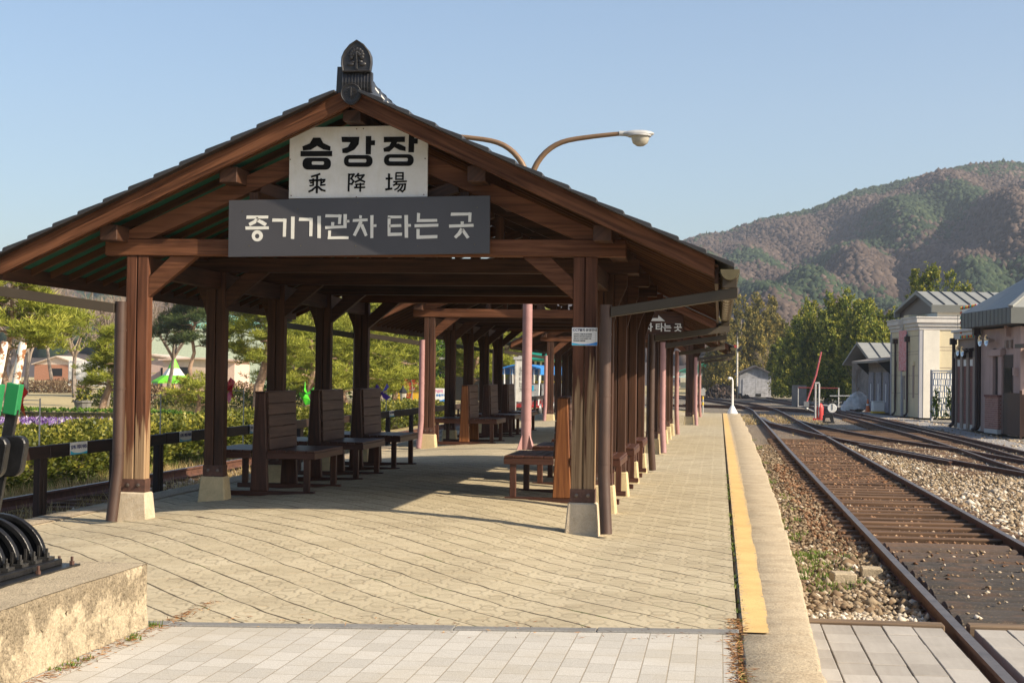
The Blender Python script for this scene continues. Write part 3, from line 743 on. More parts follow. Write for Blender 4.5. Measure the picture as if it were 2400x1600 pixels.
# ------------------------------------------------------------------ benches
def bench(label, loc, group):
    root = thing('double_bench', label, 'bench', loc, 0, group)
    L = 1.22
    for y in (0, L-.07):
        b = MB(); b.box(-.60, .60, y, y+.07, 0, .055); b.build('foot_rail', MT['bench'], root, bevel=.005)
        b = MB(); b.hexa([(-.095, y-.004, .055), (.095, y-.004, .055), (.095, y+.066, .055), (-.095, y+.066, .055),
                          (-.052, y-.004, 1.09), (.052, y-.004, 1.09), (.052, y+.066, 1.09), (-.052, y+.066, 1.09)])
        b.build('end_post', MT['bench'], root, bevel=.006)
        for s in (-1, 1):
            b = MB(); b.box(s*.515-.032, s*.515+.032, y+.004, y+.064, .0552, .40, axis='z'); b.build('leg', MT['bench'], root, bevel=.004)
    for s in (-1, 1):
        b = MB()
        x0, x1 = sorted((s*.085, s*.61))
        b.box(x0, x1, -.012, .018, .395, .462); b.box(x0, x1, L-.018, L+.012, .395, .462)
        xo = s*.61; b.box(min(xo, xo-s*.03), max(xo, xo-s*.03), .018, L-.018, .395, .462, axis='y')
        w = .104
        for k in range(5):
            a = s*(.092+k*w); c = s*(.092+(k+1)*w-.008)
            b.box(min(a, c), max(a, c), -.016, L+.016, .463, .485, axis='y')
        b.build('seat', MT['bench'], root, bevel=.004)
        b = MB()
        for k in range(5):
            z0 = .487+k*.123; z1 = z0+.118
            def xx(z): return s*(.092-(.092-.050)*(z-.055)/1.035+.002)
            t = s*.022
            b.hexa([(xx(z0), .07, z0), (xx(z0)+t, .07, z0), (xx(z1)+t, .07, z1), (xx(z1), .07, z1), (xx(z0), L-.08, z0), (xx(z0)+t, L-.08, z0), (xx(z1)+t, L-.08, z1), (xx(z1), L-.08, z1)])
        b.build('backrest', MT['bench_back'], root, bevel=.003)
    b = MB(); b.box(-.055, .055, -.006, L+.002, 1.092, 1.106, axis='y'); b.build('top_cap', MT['bench'], root)
    return root
B0 = bench('brown slatted double bench nearest the camera in the left row under the near shelter', (.47, 2.62, crown(.5, 3.2)-.005), 'double benches under the shelters')
for (x, y, lab, s) in ((.45, 4.95, 'second bench of the left row in the near shelter, behind the first tall backrest', 0),
                       (.45, 7.15, 'third bench of the left row in the near shelter, last before the lamp gap', 0),
                       (3.68, 2.75, 'double bench behind the notice post on the right, with sunlit orange-brown end board', 0),
                       (3.70, 5.05, 'middle bench of the right row, partly behind the right posts', 0),
                       (3.70, 7.20, 'last bench of the right row of the near shelter', 0),
                       (.62, 15.1, 'sunlit red-brown bench first in the row under the middle shelter', 14.35),
                       (.50, 18.6, 'second bench under the middle shelter, between two others', 14.35),
                       (.50, 21.4, 'last bench under the middle shelter, beside the white standing board', 14.35)):
    c = copy_tree(B0); c.location = (x, y, crown(x, y+.5)-.005); c['label'] = lab
    if x > 3 or y == 15.1:  # benches the sun reaches get the end-post colour with sunlight painted in
        for g in KIDS[c.name]:
            if g.name.split('.')[0] == 'end_post': 
                key = 'epm'+g.data.name
                if key not in MT: MT[key] = g.data.copy(); MT[key].materials.clear(); MT[key].materials.append(MT['bench_sunlit'])
                g.data = MT[key]
# ------------------------------------------------------------------ signs and lettering
def strokes(b, S, X, Z, y, t=.006, rough=0.):
    """each stroke: (width, [(u,v)...]); laid as overlapping mitred ribbons standing proud of the board"""
    rr = random.Random(4)
    for w, P in S:
        P = [Vector((p[0], p[1])) for p in P]
        for i in range(len(P)-1):
            a, c = P[i], P[i+1]; d = (c-a)
            if d.length < 1e-6: continue
            d.normalize(); n = Vector((-d.y, d.x))
            a2 = a-d*(w*.5 if i > 0 else 0); c2 = c+d*(w*.5 if i < len(P)-2 else 0)
            j = lambda: rr.uniform(-rough, rough)*w
            q = [a2+n*(w/2+j())+d*j(), c2+n*(w/2+j())+d*j(), c2-n*(w/2+j())+d*j(), a2-n*(w/2+j())+d*j()]
            yy = y-.0006*(i % 3)
            b.prism([(X(p.x, p.y), Z(p.x, p.y)) for p in q], (1, 0, 0), (0, 0, 1), (0, yy, 0), (0, 1, 0), t)
def split_strokes(S, cuts, X, Z, y, name, mat, parent, rough=0., extra=None):
    for k in range(len(cuts)+1):
        lo = cuts[k-1] if k else -1e9; hi = cuts[k] if k < len(cuts) else 1e9
        G = [q for q in S if lo <= sum(p[0] for p in q[1])/len(q[1]) < hi]
        b = MB(); strokes(b, G, X, Z, y, .006, rough)
        if extra and k == 0: extra(b)
        b.build(name, mat, parent)
def polys(b, L, X, Z, y, t=.006):
    for k, P in enumerate(L):
        b.prism([(X(*p), Z(*p)) for p in P], (1, 0, 0), (0, 0, 1), (0, y-.0005*(k % 3), 0), (0, 1, 0), t)
def rrect(x0, y0, x1, y1, r, n=5):
    P = []
    for cx, cy, a0 in ((x1-r, y1-r, 0), (x0+r, y1-r, 90), (x0+r, y0+r, 180), (x1-r, y0+r, 270)):
        for k in range(n+1):
            a = R_(a0+90*k/n); P.append((cx+r*math.cos(a), cy+r*math.sin(a)))
    return P
def annulus(b, O, I, X, Z, y, t=.006):
    n = len(O); base = len(b.v)
    for yy in (y, y+t):
        for p in O: b.v.append((X(*p), yy, Z(*p)))
        for p in I: b.v.append((X(*p), yy, Z(*p)))
    for i in range(n):
        j = (i+1) % n
        b.face((base+i, base+j, base+n+j, base+n+i)); b.face((base+2*n+i, base+3*n+i, base+3*n+j, base+2*n+j))
        b.face((base+i, base+2*n+i, base+2*n+j, base+j)); b.face((base+n+i, base+n+j, base+3*n+j, base+3*n+i))
def M_signwhite():
    t = NT('weathered_white_board'); p = t.obj()
    n = t.noise(p, 3, 6, .7); m = t.noise(t.mapping(p, (14, 1, 3)), 1, 5, .7); d = t.noise(p, 26, 5, .7)
    col = t.ramp(n, [(.3, (.50, .49, .44)), (.55, (.60, .59, .56)), (.75, (.66, .655, .63))])
    col = t.mix(t.math('MULTIPLY', t.ramp(m, [(.5, (0, 0, 0)), (.8, (1, 1, 1))]), .35), col, (.46, .40, .27))
    col = t.mix(t.ramp(d, [(.70, (0, 0, 0)), (.74, (.8, .8, .8))]), col, (.16, .07, .03))
    t.col(col); t.rough(.6); t.bump(n, .1, .004); return t.m
MT['signwhite'] = M_signwhite()
MT['signblack'] = M_plain('worn_black_lettering', (.007, .007, .007), .75, 0, .4, 30, spec=.1)
MT['signgrey'] = M_plain('dark_slate_board', (.050, .048, .054), .42, 0, .08, 2)
MT['cream'] = M_plain('cream_lettering', (.62, .61, .56), .6, 0, .06, 10)
# upper board: heavy black hangul with hanja beneath (measured on an 1960-wide enlargement)
wx = lambda u, v: 1.515+(u-499)*(2.755-1.515)/(1406-499)
wz = lambda u, v: 3.535-(v-668-(u-499)*-.010)*(3.535-2.905)/(1132-668)
sg = thing('station_sign_board', 'weathered white board with heavy black hangul and small hanja under the gable peak', 'sign', (0, 0, 0))
b = MB(); b.prism([(1.515, 2.902), (2.757, 2.914), (2.755, 3.50), (2.52, 3.54), (1.62, 3.53), (1.515, 3.49)], (1, 0, 0), (0, 0, 1), (0, -.085, 0), (0, 1, 0), .022)
b.build('board', MT['signwhite'], sg, bevel=.002)
UP = [[(655, 738), (703, 738), (722, 772), (771, 795), (769, 822), (724, 815), (682, 792), (640, 817), (590, 822), (585, 795), (634, 776)],
          [(574, 826), (782, 824), (782, 858), (574, 860)],
          [(842, 732), (960, 732), (955, 780), (928, 815), (880, 838), (850, 837), (848, 810), (885, 798), (902, 768), (846, 766)],
          [(1002, 727), (1038, 727), (1036, 845), (1003, 845)], [(1034, 755), (1062, 755), (1062, 786), (1034, 786)],
          [(1120, 732), (1257, 730), (1257, 764), (1120, 767)], [(1170, 764), (1207, 764), (1196, 792), (1156, 828), (1122, 828), (1118, 806), (1156, 790)],
          [(1192, 780), (1215, 774), (1262, 796), (1262, 823), (1222, 816), (1192, 800)],
          [(1283, 714), (1318, 714), (1317, 831), (1281, 831)], [(1315, 742), (1341, 742), (1340, 775), (1315, 775)]]
for ps, oo_, ii_ in ((UP[:2], (588, 868, 775, 946), (648, 892, 730, 914)), (UP[2:5], (861, 850, 1048, 926), (890, 875, 1008, 898)), (UP[5:], (1123, 844, 1316, 919), (1155, 867, 1279, 890))):
    b = MB(); polys(b, ps, wx, wz, -.0895); annulus(b, rrect(*oo_, 34), rrect(*ii_, 9), wx, wz, -.0895); b.build('hangul_letter', MT['signblack'], sg)
w = 12.5
split_strokes([(w, [(706, 972), (672, 985), (645, 993)]), (w, [(632, 1017), (741, 1011)]), (w+1, [(686, 984), (685, 1099)]),
            (w-2, [(660, 1002), (660, 1048)]), (w-3, [(640, 1032), (662, 1030)]), (w-3, [(636, 1052), (664, 1047)]),
            (w-2, [(712, 1002), (712, 1046), (742, 1044)]), (w-3, [(736, 1020), (712, 1032)]), (w, [(678, 1056), (655, 1078), (630, 1090)]), (w, [(692, 1056), (716, 1076), (742, 1084)]),
            (w, [(895, 970), (894, 1087)]), (w-2, [(895, 976), (928, 974), (910, 1002), (926, 1018), (914, 1038), (898, 1036)]),
            (w-1, [(958, 966), (948, 982), (934, 992)]), (w-1, [(950, 984), (992, 980), (968, 1010), (935, 1026)]), (w-1, [(952, 994), (978, 1014), (1002, 1024)]),
            (w-2, [(938, 1040), (998, 1038)]), (w-3, [(948, 1040), (942, 1058)]), (w-1, [(930, 1061), (1002, 1058)]), (w, [(971, 1030), (970, 1087)]),
            (w, [(1136, 1002), (1181, 999)]), (w+1, [(1158, 968), (1158, 1064)]), (w, [(1134, 1072), (1180, 1064)]),
            (w-3, [(1203, 964), (1248, 963), (1248, 1004), (1203, 1005), (1203, 962)]), (w-3, [(1203, 984), (1248, 984)]), (w-2, [(1186, 1021), (1274, 1018)]),
            (w-2, [(1210, 1022), (1200, 1036), (1186, 1046)]), (w-2, [(1202, 1038), (1264, 1036), (1260, 1070), (1246, 1083), (1234, 1076)]),
            (w-3, [(1228, 1042), (1214, 1062), (1194, 1074)]), (w-3, [(1248, 1042), (1236, 1066), (1214, 1084)])], (820, 1070), wx, wz, -.0895, 'hanja_letter', MT['signblack'], sg, .08)
for u, v in ((940, 680), (985, 678), (1390, 870), (505, 880), (945, 1120), (515, 1115), (1385, 1102)):
    b = MB(); b.lathe([(.006, 0), (.004, .003)], (wx(u, v), -.0855, wz(u, v)), 8, axis=(0, -1, 0)); b.build('nail', MT['shoe'], sg)
# lower board: slate grey with cream letters
gx0, gx1 = .982, 3.318
ux = lambda u, v: gx0+(u-107)*(gx1-gx0)/(1818-107)
uz = lambda u, v: 2.884+(u-107)*.00002-(v-1150+(u-107)*.0205)*(2.884-2.382)/(1525-1150)
sg2 = thing('boarding_place_board', 'long slate grey board with cream distressed hangul across the tie beam', 'sign')
b = MB(); b.prism([(gx0, 2.382), (gx1, 2.419), (gx1-.003, 2.921), (gx0-.002, 2.884)], (1, 0, 0), (0, 0, 1), (0, -.118, 0), (0, 1, 0), .025)
b.build('board', MT['signgrey'], sg2, bevel=.002)
w = 21
split_strokes([(w, [(226, 1263), (371, 1259)]), (w, [(305, 1268), (278, 1294), (245, 1312)]), (w, [(300, 1280), (330, 1296), (356, 1312)]), (w-1, [(221, 1334), (376, 1330)]),
            (w, [(398, 1281), (482, 1280), (480, 1390)]), (w, [(534, 1255), (535, 1403)]),
            (w, [(575, 1275), (656, 1274), (655, 1386)]), (w, [(708, 1250), (710, 1397)]),
            (w-2, [(749, 1251), (846, 1250), (842, 1304)]), (w-3, [(798, 1290), (798, 1318)]), (w-4, [(750, 1326), (868, 1321)]), (w-2, [(879, 1237), (878, 1330)]), (w-4, [(886, 1285), (907, 1283)]), (w-3, [(776, 1346), (776, 1394), (903, 1391)]),
            (w-4, [(979, 1246), (979, 1266)]), (w-3, [(929, 1279), (1027, 1274)]), (w-2, [(984, 1284), (962, 1335), (940, 1379)]), (w-2, [(986, 1304), (1004, 1345), (1020, 1379)]), (w-1, [(1052, 1245), (1055, 1394)]), (w-4, [(1062, 1313), (1084, 1311)]),
            (w-3, [(1158, 1257), (1248, 1254)]), (w-2, [(1167, 1257), (1168, 1369), (1252, 1366)]), (w-4, [(1170, 1313), (1246, 1310)]), (w-1, [(1277, 1241), (1280, 1390)]), (w-4, [(1288, 1310), (1309, 1308)]),
            (w-2, [(1356, 1229), (1356, 1277), (1479, 1275)]), (w-3, [(1331, 1312), (1486, 1306)]), (w-2, [(1356, 1334), (1356, 1386), (1481, 1382)]),
            (w-2, [(1566, 1237), (1690, 1233), (1688, 1286)]), (w-3, [(1640, 1281), (1640, 1302)]), (w-3, [(1557, 1312), (1713, 1306)]), (w-1, [(1640, 1328), (1620, 1360), (1595, 1388)]), (w-1, [(1640, 1336), (1662, 1364), (1680, 1388)])],
        (388, 555, 730, 915, 1115, 1320, 1520), ux, uz, -.1205, 'hangul_letter', MT['cream'], sg2, .10,
        lambda b: annulus(b, [(300+37*math.cos(a), 1384+37*math.sin(a)) for a in [2*math.pi*k/20 for k in range(20)]], [(299+15*math.cos(a), 1386+16*math.sin(a)) for a in [2*math.pi*k/20 for k in range(20)]], ux, uz, -.1205))
for u, v in ((197, 1222), (565, 1207), (960, 1163), (1384, 1162), (1734, 1190), (246, 1450), (588, 1449), (950, 1446), (1355, 1443), (1720, 1430)):
    b = MB(); b.lathe([(.005, 0), (.004, .004)], (ux(u, v), -.1182, uz(u, v)), 8, axis=(0, -1, 0)); b.build('screw', MT['gutter'], sg2)
def text_mesh(txt, size, loc, mat, parent, rz=0, bold=.0, ext=.0015, alignx='CENTER', name='lettering', sx=1):
    c = bpy.data.curves.new('lettering', 'FONT'); c.body = txt; c.size = size; c.extrude = ext; c.offset = bold; c.align_x = alignx; c.align_y = 'CENTER'; c.resolution_u = 3
    o = bpy.data.objects.new('tmp', c); COL.objects.link(o); bpy.context.view_layer.update()
    me = bpy.data.meshes.new_from_object(o.evaluated_get(bpy.context.evaluated_depsgraph_get())); COL.objects.unlink(o); bpy.data.objects.remove(o)
    M = Matrix.Translation(loc) @ Matrix.Rotation(rz, 4, 'Z') @ Matrix.Rotation(R_(90), 4, 'X') @ Matrix.Diagonal((sx, 1, 1, 1))
    me.transform(M); me.materials.clear(); me.materials.append(mat); me.name = name
    q = bpy.data.objects.new(name, me); COL.objects.link(q); setp(q, parent); return q
MT['noticeblue'] = M_plain('notice_blue', (.02, .22, .62), .4)
MT['noticecyan'] = M_plain('notice_cyan', (.03, .42, .62), .4)
MT['navy'] = M_plain('navy_print', (.02, .035, .16), .5)
MT['pinkprint'] = M_plain('pink_print', (.70, .12, .30), .5)
MT['print'] = M_plain('dark_print', (.05, .05, .06), .5)
# camera notice on the right front post
cc = thing('camera_notice', 'small white notice with table and blue wave fixed to the right front post', 'notice')
b = MB(); b.box(4.03, 4.25, -.012, -.006, 1.635, 1.79); b.build('plate', MT['white'], cc, bevel=.002)
text_mesh('CCTV', .030, (4.076, -.0135, 1.768), MT['navy'], cc, bold=.0006)
text_mesh('설치 운영안내', .026, (4.17, -.0135, 1.767), MT['print'], cc, bold=.0006)
b = MB()
for k in range(5): b.box(4.045, 4.235, -.0135, -.012, 1.742-k*.019-.0005, 1.742-k*.019+.0005)
for x in (4.045, 4.093, 4.235): b.box(x-.0005, x+.0005, -.0138, -.012, 1.666, 1.742, axis='z')
b.build('table_lines', MT['gutter'], cc)
for k, (l, r) in enumerate((('설치목적', '시설물 관리 및 화재예방'), ('촬영범위', '증기기관차 승강장 일대'), ('촬영시간', '24시간 연속촬영 / 녹화'), ('관리책임자', '시설관리팀'))):
    text_mesh(l, .0105, (4.069, -.0135, 1.7325-k*.019), MT['print'], cc, bold=.0003)
    text_mesh(r, .0105, (4.098, -.0135, 1.7325-k*.019), MT['print'], cc, bold=.0003, alignx='LEFT')
b = MB(); b.prism([(4.031, 1.637), (4.249, 1.637), (4.249, 1.668), (4.22, 1.659), (4.18, 1.650), (4.14, 1.648), (4.09, 1.649), (4.031, 1.658)], (1, 0, 0), (0, 0, 1), (0, -.0132, 0), (0, 1, 0), .001)
b.build('blue_wave', MT['noticeblue'], cc)
b = MB(); b.prism([(4.031, 1.6372), (4.16, 1.6372), (4.12, 1.646), (4.08, 1.648), (4.031, 1.656)], (1, 0, 0), (0, 0, 1), (0, -.0140, 0), (0, 1, 0), .001)
b.build('cyan_wave', MT['noticecyan'], cc)
# arrow board on the middle shelter
ar = thing('arrow_board', 'brown board with a white right arrow and hangul, behind the gutter duct', 'sign')
b = MB(); b.box(3.02, 4.66, 14.18, 14.22, 2.02, 2.53); b.build('board', MT['wood'], ar, bevel=.004)
b = MB(); b.prism([(4.085, 2.375), (4.215, 2.375), (4.215, 2.325), (4.33, 2.43-.005), (4.215, 2.475), (4.215, 2.425), (4.085, 2.425)][::-1], (1, 0, 0), (0, 0, 1), (0, 14.165, -.0), (0, 1, 0), .015)
b = MB(); b.prism([(4.085, 2.355), (4.335, 2.355), (4.215, 2.46), (4.215, 2.405), (4.085, 2.405)], (1, 0, 0), (0, 0, 1), (0, 14.165, 0), (0, 1, 0), .015)
b.build('arrow', MT['cream'], ar)
text_mesh('증기기관차 타는 곳', .155, (4.635, 14.17, 2.235), MT['cream'], ar, bold=.004, ext=.004, alignx='RIGHT')

# ------------------------------------------------------------------ low fence along the left edge, with notices and pinwheels
fc = thing('low_timber_fence', 'low dark timber fence along the left platform edge', 'fence')
fx0 = -1.22
ys = [-2.6, -.9, 1.28, 3.2, 4.55, 6.9, 8.9, 10.9, 13.1, 15.3, 17.6, 20, 22.5, 25, 28, 31, 34, 37, 40, 43, 46]
for y in ys:
    b = MB(); b.box(fx0-.17, fx0-.10, y-.085, y-.005, -.25, .612, axis='z'); b.box(fx0-.17, fx0-.10, y+.005, y+.085, -.25, .60, axis='z'); b.build('post', MT['dark'], fc, bevel=.005)
for a, c in zip(ys[:-1], ys[1:]):
    b = MB(); b.box(fx0-.095, fx0-.035, a+.004, c-.004, .49+random.uniform(-.006, .006), .617+random.uniform(-.006, .006), axis='y'); b.build('rail', MT['dark'], fc, bevel=.005)
NOT = [(1.93, 'white fence notice with a blue wave between the lever frame and left front post'), (5.17, 'white fence notice with a blue wave between the first and second left posts'), (8.05, 'white fence notice beside the end post of the nearest bench'), (17.4, 'small pale fence notice seen near the far end of the near shelter'), (39.5, 'tiny white fence notice near the pink lamp pole')]
for y, lab in NOT:
    n = thing('fence_notice', lab, 'notice', (fx0-.026, y, .565), R_(90), 'white notices on the fence rail')
    b = MB(); b.box(-.21, .21, -.010, -.002, -.062, .062); b.build('plate', MT['white'], n)
    text_mesh('넘거나 기대지 마세요', .046, (0, -.0115, .012), MT['navy'], n, bold=.0008)
    b = MB(); b.prism([(-.209, -.061), (.209, -.061), (.209, -.035), (.12, -.046), (0, -.050), (-.12, -.044), (-.209, -.022)], (1, 0, 0), (0, 0, 1), (0, -.0118, 0), (0, 1, 0), .0015); b.build('blue_wave', MT['noticecyan'], n)
def pinwheel(label, loc, mat, ang, hgt, lean=0., yaw=0.):
    p = thing('pinwheel', label, 'pinwheel', (loc[0], loc[1], 0), yaw, 'pinwheels on the fence')
    z = loc[2]
    b = MB(); b.tube([(0, 0, .1), (lean*.02, 0, z+.02)], .008, 8); b.build('stick', MT['greysteel'], p, smooth=True)
    b = MB(); b.tube([(0, 0, z), (-.17, 0, z)], .005, 6); b.build('axle', MT['greysteel'], p)
    b = MB(); r = .20
    for k in range(4):
        a = ang+k*math.pi/2
        def P(rr, da, x): return (-.17+x, math.cos(a+da)*rr, z+math.sin(a+da)*rr)
        base = len(b.v)
        pts = [P(0, 0, 0), P(r*.55, .1, .012), P(r*1.0, .12, .02), P(r*.98, .62, -.03), P(r*.62, .85, -.06), P(r*.3, .9, -.065), P(.03, .9, -.05)]
        b.v += pts; b.v += [(x-.004, y_, z_) for x, y_, z_ in pts]; n = len(pts)
        b.face(range(base, base+n)); b.face(range(base+2*n-1, base+n-1, -1))
        for i in range(n): b.face((base+i, base+n+i, base+n+(i+1) % n, base+(i+1) % n))
    b.lathe([(.02, -.01), (.02, .012)], (-.175, 0, z), 10, axis=(1, 0, 0))
    b.build('blades', mat, p)
M_pw = lambda n, c: M_plain(n, c, .35, 0, .05, 4)
pinwheel('red pinwheel on a thin grey stick left of the left front post', (-1.40, 1.34, 1.06), M_pw('red_film', (.55, .035, .02)), .3, 1, yaw=R_(14))
pinwheel('yellow pinwheel on a grey stick just right of the left front post', (-1.40, 4.72, 1.07), M_pw('yellow_film', (.72, .42, .02)), 1.0, 1, yaw=R_(12))
pinwheel('crimson pinwheel in front of the crooked pine trunk', (-1.40, 8.04, 1.10), M_pw('crimson_film', (.50, .02, .04)), .6, 1, yaw=R_(9))
pinwheel('bright green pinwheel beside the second tall bench back', (-1.40, 12.0, 1.02), M_pw('green_film', (.09, .62, .03)), .9, 1, yaw=R_(50))
pinwheel('violet pinwheel right of the third bench back', (-1.40, 17.6, .99), M_pw('violet_film', (.07, .02, .25)), .35, 1, yaw=R_(75))
pinwheel('small purple pinwheel beside the white standing board', (-1.40, 29.0, .95), M_pw('purple_film', (.08, .02, .28)), .8, 1, yaw=R_(75))

# ------------------------------------------------------------------ lever frame on its concrete block
def block():
    rr = np.random.default_rng(2)
    X0, X1, Y0, Y1, ZT = -1.4, 2.255, -9.6, -5.34, .338
    V, F = [], []
    def grid(fn, nu, nv, jit):
        b = len(V)
        for j in range(nv+1):
            for i in range(nu+1):
                p = np.array(fn(i/nu, j/nv)); 
                if 0 < i < nu and 0 < j < nv: p = p+rr.normal(0, jit, 3)
                V.append(tuple(p))
        for j in range(nv):
            for i in range(nu): F.append((b+j*(nu+1)+i, b+j*(nu+1)+i+1, b+(j+1)*(nu+1)+i+1, b+(j+1)*(nu+1)+i))
    wv = lambda t: .003*math.sin(t*23)+.002*math.sin(t*51+1)
    grid(lambda u, v: (X1+wv(u)+.02*max(0, .35-v)*2-(.012 if v == 1 else 0), Y0+(Y1-Y0)*u, v*ZT), 260, 18, .0045)
    grid(lambda u, v: (X1+(X0-X1)*u+(wv(0)*0), Y1+wv(u*2)*.6, v*ZT), 60, 10, .003)
    grid(lambda u, v: (X0+(X1-X0)*u+(wv(v) if u == 1 else 0), Y0+(Y1-Y0)*v, ZT+.004*math.sin(u*9+v*7)), 60, 60, .0015)
    return V, F
V, F = block(); o = fast('concrete_block', V, F, MT['block']); tag(o, 'rough stained concrete block carrying the black lever frame', 'concrete block')
lf = thing('lever_frame', 'black iron signal lever frame with curved guards, bottom left on the concrete block', 'lever frame', (1.555, -5.62, .338))
b = MB(); b.box(-1.2, .40, -2.6, .10, 0, .012); b.build('sole_plate', MT['iron'], lf)
b = MB(); b.box(-.9, .335, -2.5, .02, .013, .045, axis='y'); b.build('base_frame', MT['iron'], lf, bevel=.004)
for k in range(10):
    y = -.05-k*.155
    b = MB()
    for (ri, ro, w) in ((.245, .275, .012), (.06, .245, .004)):
        n = 22
        ar_ = [(math.cos(math.pi*i/n)*ro, math.sin(math.pi*i/n)*ro*.86) for i in range(n+1)]+[(math.cos(math.pi*(n-i)/n)*ri, math.sin(math.pi*(n-i)/n)*ri*.86) for i in range(n+1)]
        b.prism(ar_, (1, 0, 0), (0, 0, 1), (0, y-(.02 if w > .01 else .002), .046), (0, 1, 0), .04 if w > .01 else .006)
    g = b.build('curved_guard', MT['iron'], lf, bevel=.003)
    for x in (-.27, .27):
        q = MB(); q.box(x-.02, x+.04, y-.045, y+.03, .046, .062); q.lathe([(.016, 0), (.016, .022), (.008, .023), (.008, .045)], (x+.018, y-.02, .062), 6); q.box(x-.03, x-.018, y-.03, y+.01, .062, .12, axis='z'); q.build('foot_clamp', MT['ironedge'], g)
for k in range(3):
    x, y = .29+.05, -.02-.4*k
for x, y in ((.37, .06), (.30, .06), (.37, -.35), (.37, -.8)):
    b = MB(); b.lathe([(.014, 0), (.014, .016), (.008, .017), (.008, .04)], (x, y, .012), 6); b.build('anchor_bolt', MT['shoe'], lf)
for k, (yy, dx) in enumerate(((-.16, .005), (-.32, -.02), (-.50, -.03), (-.70, -.05))):
    L = MB(); q0 = Vector((.03+dx, yy, .28)); q1 = Vector((.125+dx, yy, .83)); L.beam(q0, q1, .028, .06, up=(1, 0, 0)); lv = L.build('lever', MT['iron'], lf, bevel=.003)
    L = MB(); L.beam(q1+Vector((-.012, 0, -.03)), q1+Vector((.012, 0, .13)), .055, .072, up=(1, 0, 0)); L.build('green_band', MT['greenpaint'], lv, bevel=.004)
    L = MB(); d = Vector((.115, 0, .66)).normalized(); s0 = q1+Vector((.012, 0, .13)); L.tube([s0, s0+d*.20, s0+d*.215], [.021, .0215, .017], 14); L.build('handle', MT['rustwhite'], lv, smooth=True)
    L = MB(); cx_, cz_ = .06+dx, .555
    cx_ += .03; cz_ += .03; L.prism([(x_, z_) for x_, z_ in rrect(cx_-.075, cz_-.105, cx_+.095, cz_+.105, .05)], (1, .0, 0), (.16, 0, 1), (-.08, yy-.03, 0), (0, 1, 0), .055); L.build('counterweight', MT['iron'], lv, bevel=.006)

# ------------------------------------------------------------------ double-armed lamp between the shelters
lp = thing('street_lamp', 'pink lamp pole standing between the shelters, its two brown curved arms above the roof', 'street lamp', (2.06, 12.8, .09))
b = MB(); b.tube([(0, 0, 0), (0, 0, 2.58)], [.088, .082], 18)
for z in (.52, 1.05): b.tube([(0, 0, z), (0, 0, z+.008)], .0895, 18)
po = b.build('pole', MT['pinkpipe'], lp, smooth=True)
MT['lampbrown'] = M_plain('brown_lamp_arm', (.19, .115, .062), .5, .1, .15, 8, dirt=.3)
b = MB(); b.tube([(0, 0, 2.58), (0, 0, 4.55)], [.082, .07], 18); b.build('upper_pole', MT['lampbrown'], lp, smooth=True)
for k in range(4):
    a = math.pi/4+k*math.pi/2; b = MB(); d = (math.cos(a), math.sin(a), 0)
    b.prism([(.08, 0), (.20, 0), (.20, .02), (.08, .30)], d, (0, 0, 1), (0, 0, 0), (-d[1], d[0], 0), .012); b.build('base_fin', MT['pinkpipe'], po)
for s in (1, -1):
    P = [(0, 0, 4.50), (.045*s, 0, 4.68), (.13*s, 0, 4.88), (.27*s, 0, 5.06), (.45*s, 0, 5.19), (.66*s, 0, 5.265), (.95*s, 0, 5.31), (1.25*s, 0, 5.345), (1.58*s, 0, 5.375)]
    # finer curve
    Q = []
    for i in range(len(P)-1):
        for t_ in (0, .5):
            p0, p1, p2, p3 = [Vector(P[max(0, min(len(P)-1, i+d))]) for d in (-1, 0, 1, 2)]
            Q.append(.5*((2*p1)+(-p0+p2)*t_+(2*p0-5*p1+4*p2-p3)*t_**2+(-p0+3*p1-3*p2+p3)*t_**3))
    Q.append(Vector(P[-1]))
    b = MB(); b.tube(Q, [.055-.020*i/len(Q) for i in range(len(Q))], 12); am = b.build('arm', MT['lampbrown'], lp, smooth=True)
    b = MB(); hx = 1.84*s; b.ball((hx, 0, 5.365), .27, .125, .065, 20, 10); b.tube([(1.52*s, 0, 5.375), (1.66*s, 0, 5.37)], .045, 12); b.lathe([(.20, 0), (.205, .012), (.20, .022)], (hx+.02*s, 0, 5.318), 20); b.build('lamp_head', MT['greysteel'], am, smooth=True)
    b = MB(); 
    for i in range(1): b.lathe([(.155, .0), (.15, -.05), (.125, -.12), (.06, -.165), (.0, -.175)], (hx+.035*s, 0, 5.325), 18)
    gl = NT('frosted_lens') if s == 1 else None
    if gl:
        gl.col((.62, .58, .48)); gl.rough(.18); gl.b.inputs['Transmission Weight'].default_value = .35; MT['lens'] = gl.m
    b.build('lens', MT['lens'], am, smooth=True)
# cream cover draped over a stand beside the right bench
dc = thing('draped_stand', 'cream cloth cover hung over a thin stand behind the right front post', 'cover', (3.78, 7.0+4.6, crown(3.78, 11)))
b = MB(); b.tube([(-.12, 0, 0), (-.10, 0, 1.0)], .012, 8); b.tube([(.12, 0, 0), (.10, 0, 1.0)], .012, 8); b.build('stand', MT['greysteel'], dc)
b = MB(); P = [(-.22, .42), (.25, .40), (.27, .9), (.20, 1.18), (.02, 1.30), (-.15, 1.15), (-.24, .8)]
b.prism(P, (1, 0, 0), (0, 0, 1), (0, -.16, 0), (0, 1, 0), .32); MT['canvas'] = M_plain('cream_canvas', (.60, .52, .40), .8, 0, .15, 5); b.build('cloth', MT['canvas'], dc, bevel=.05)
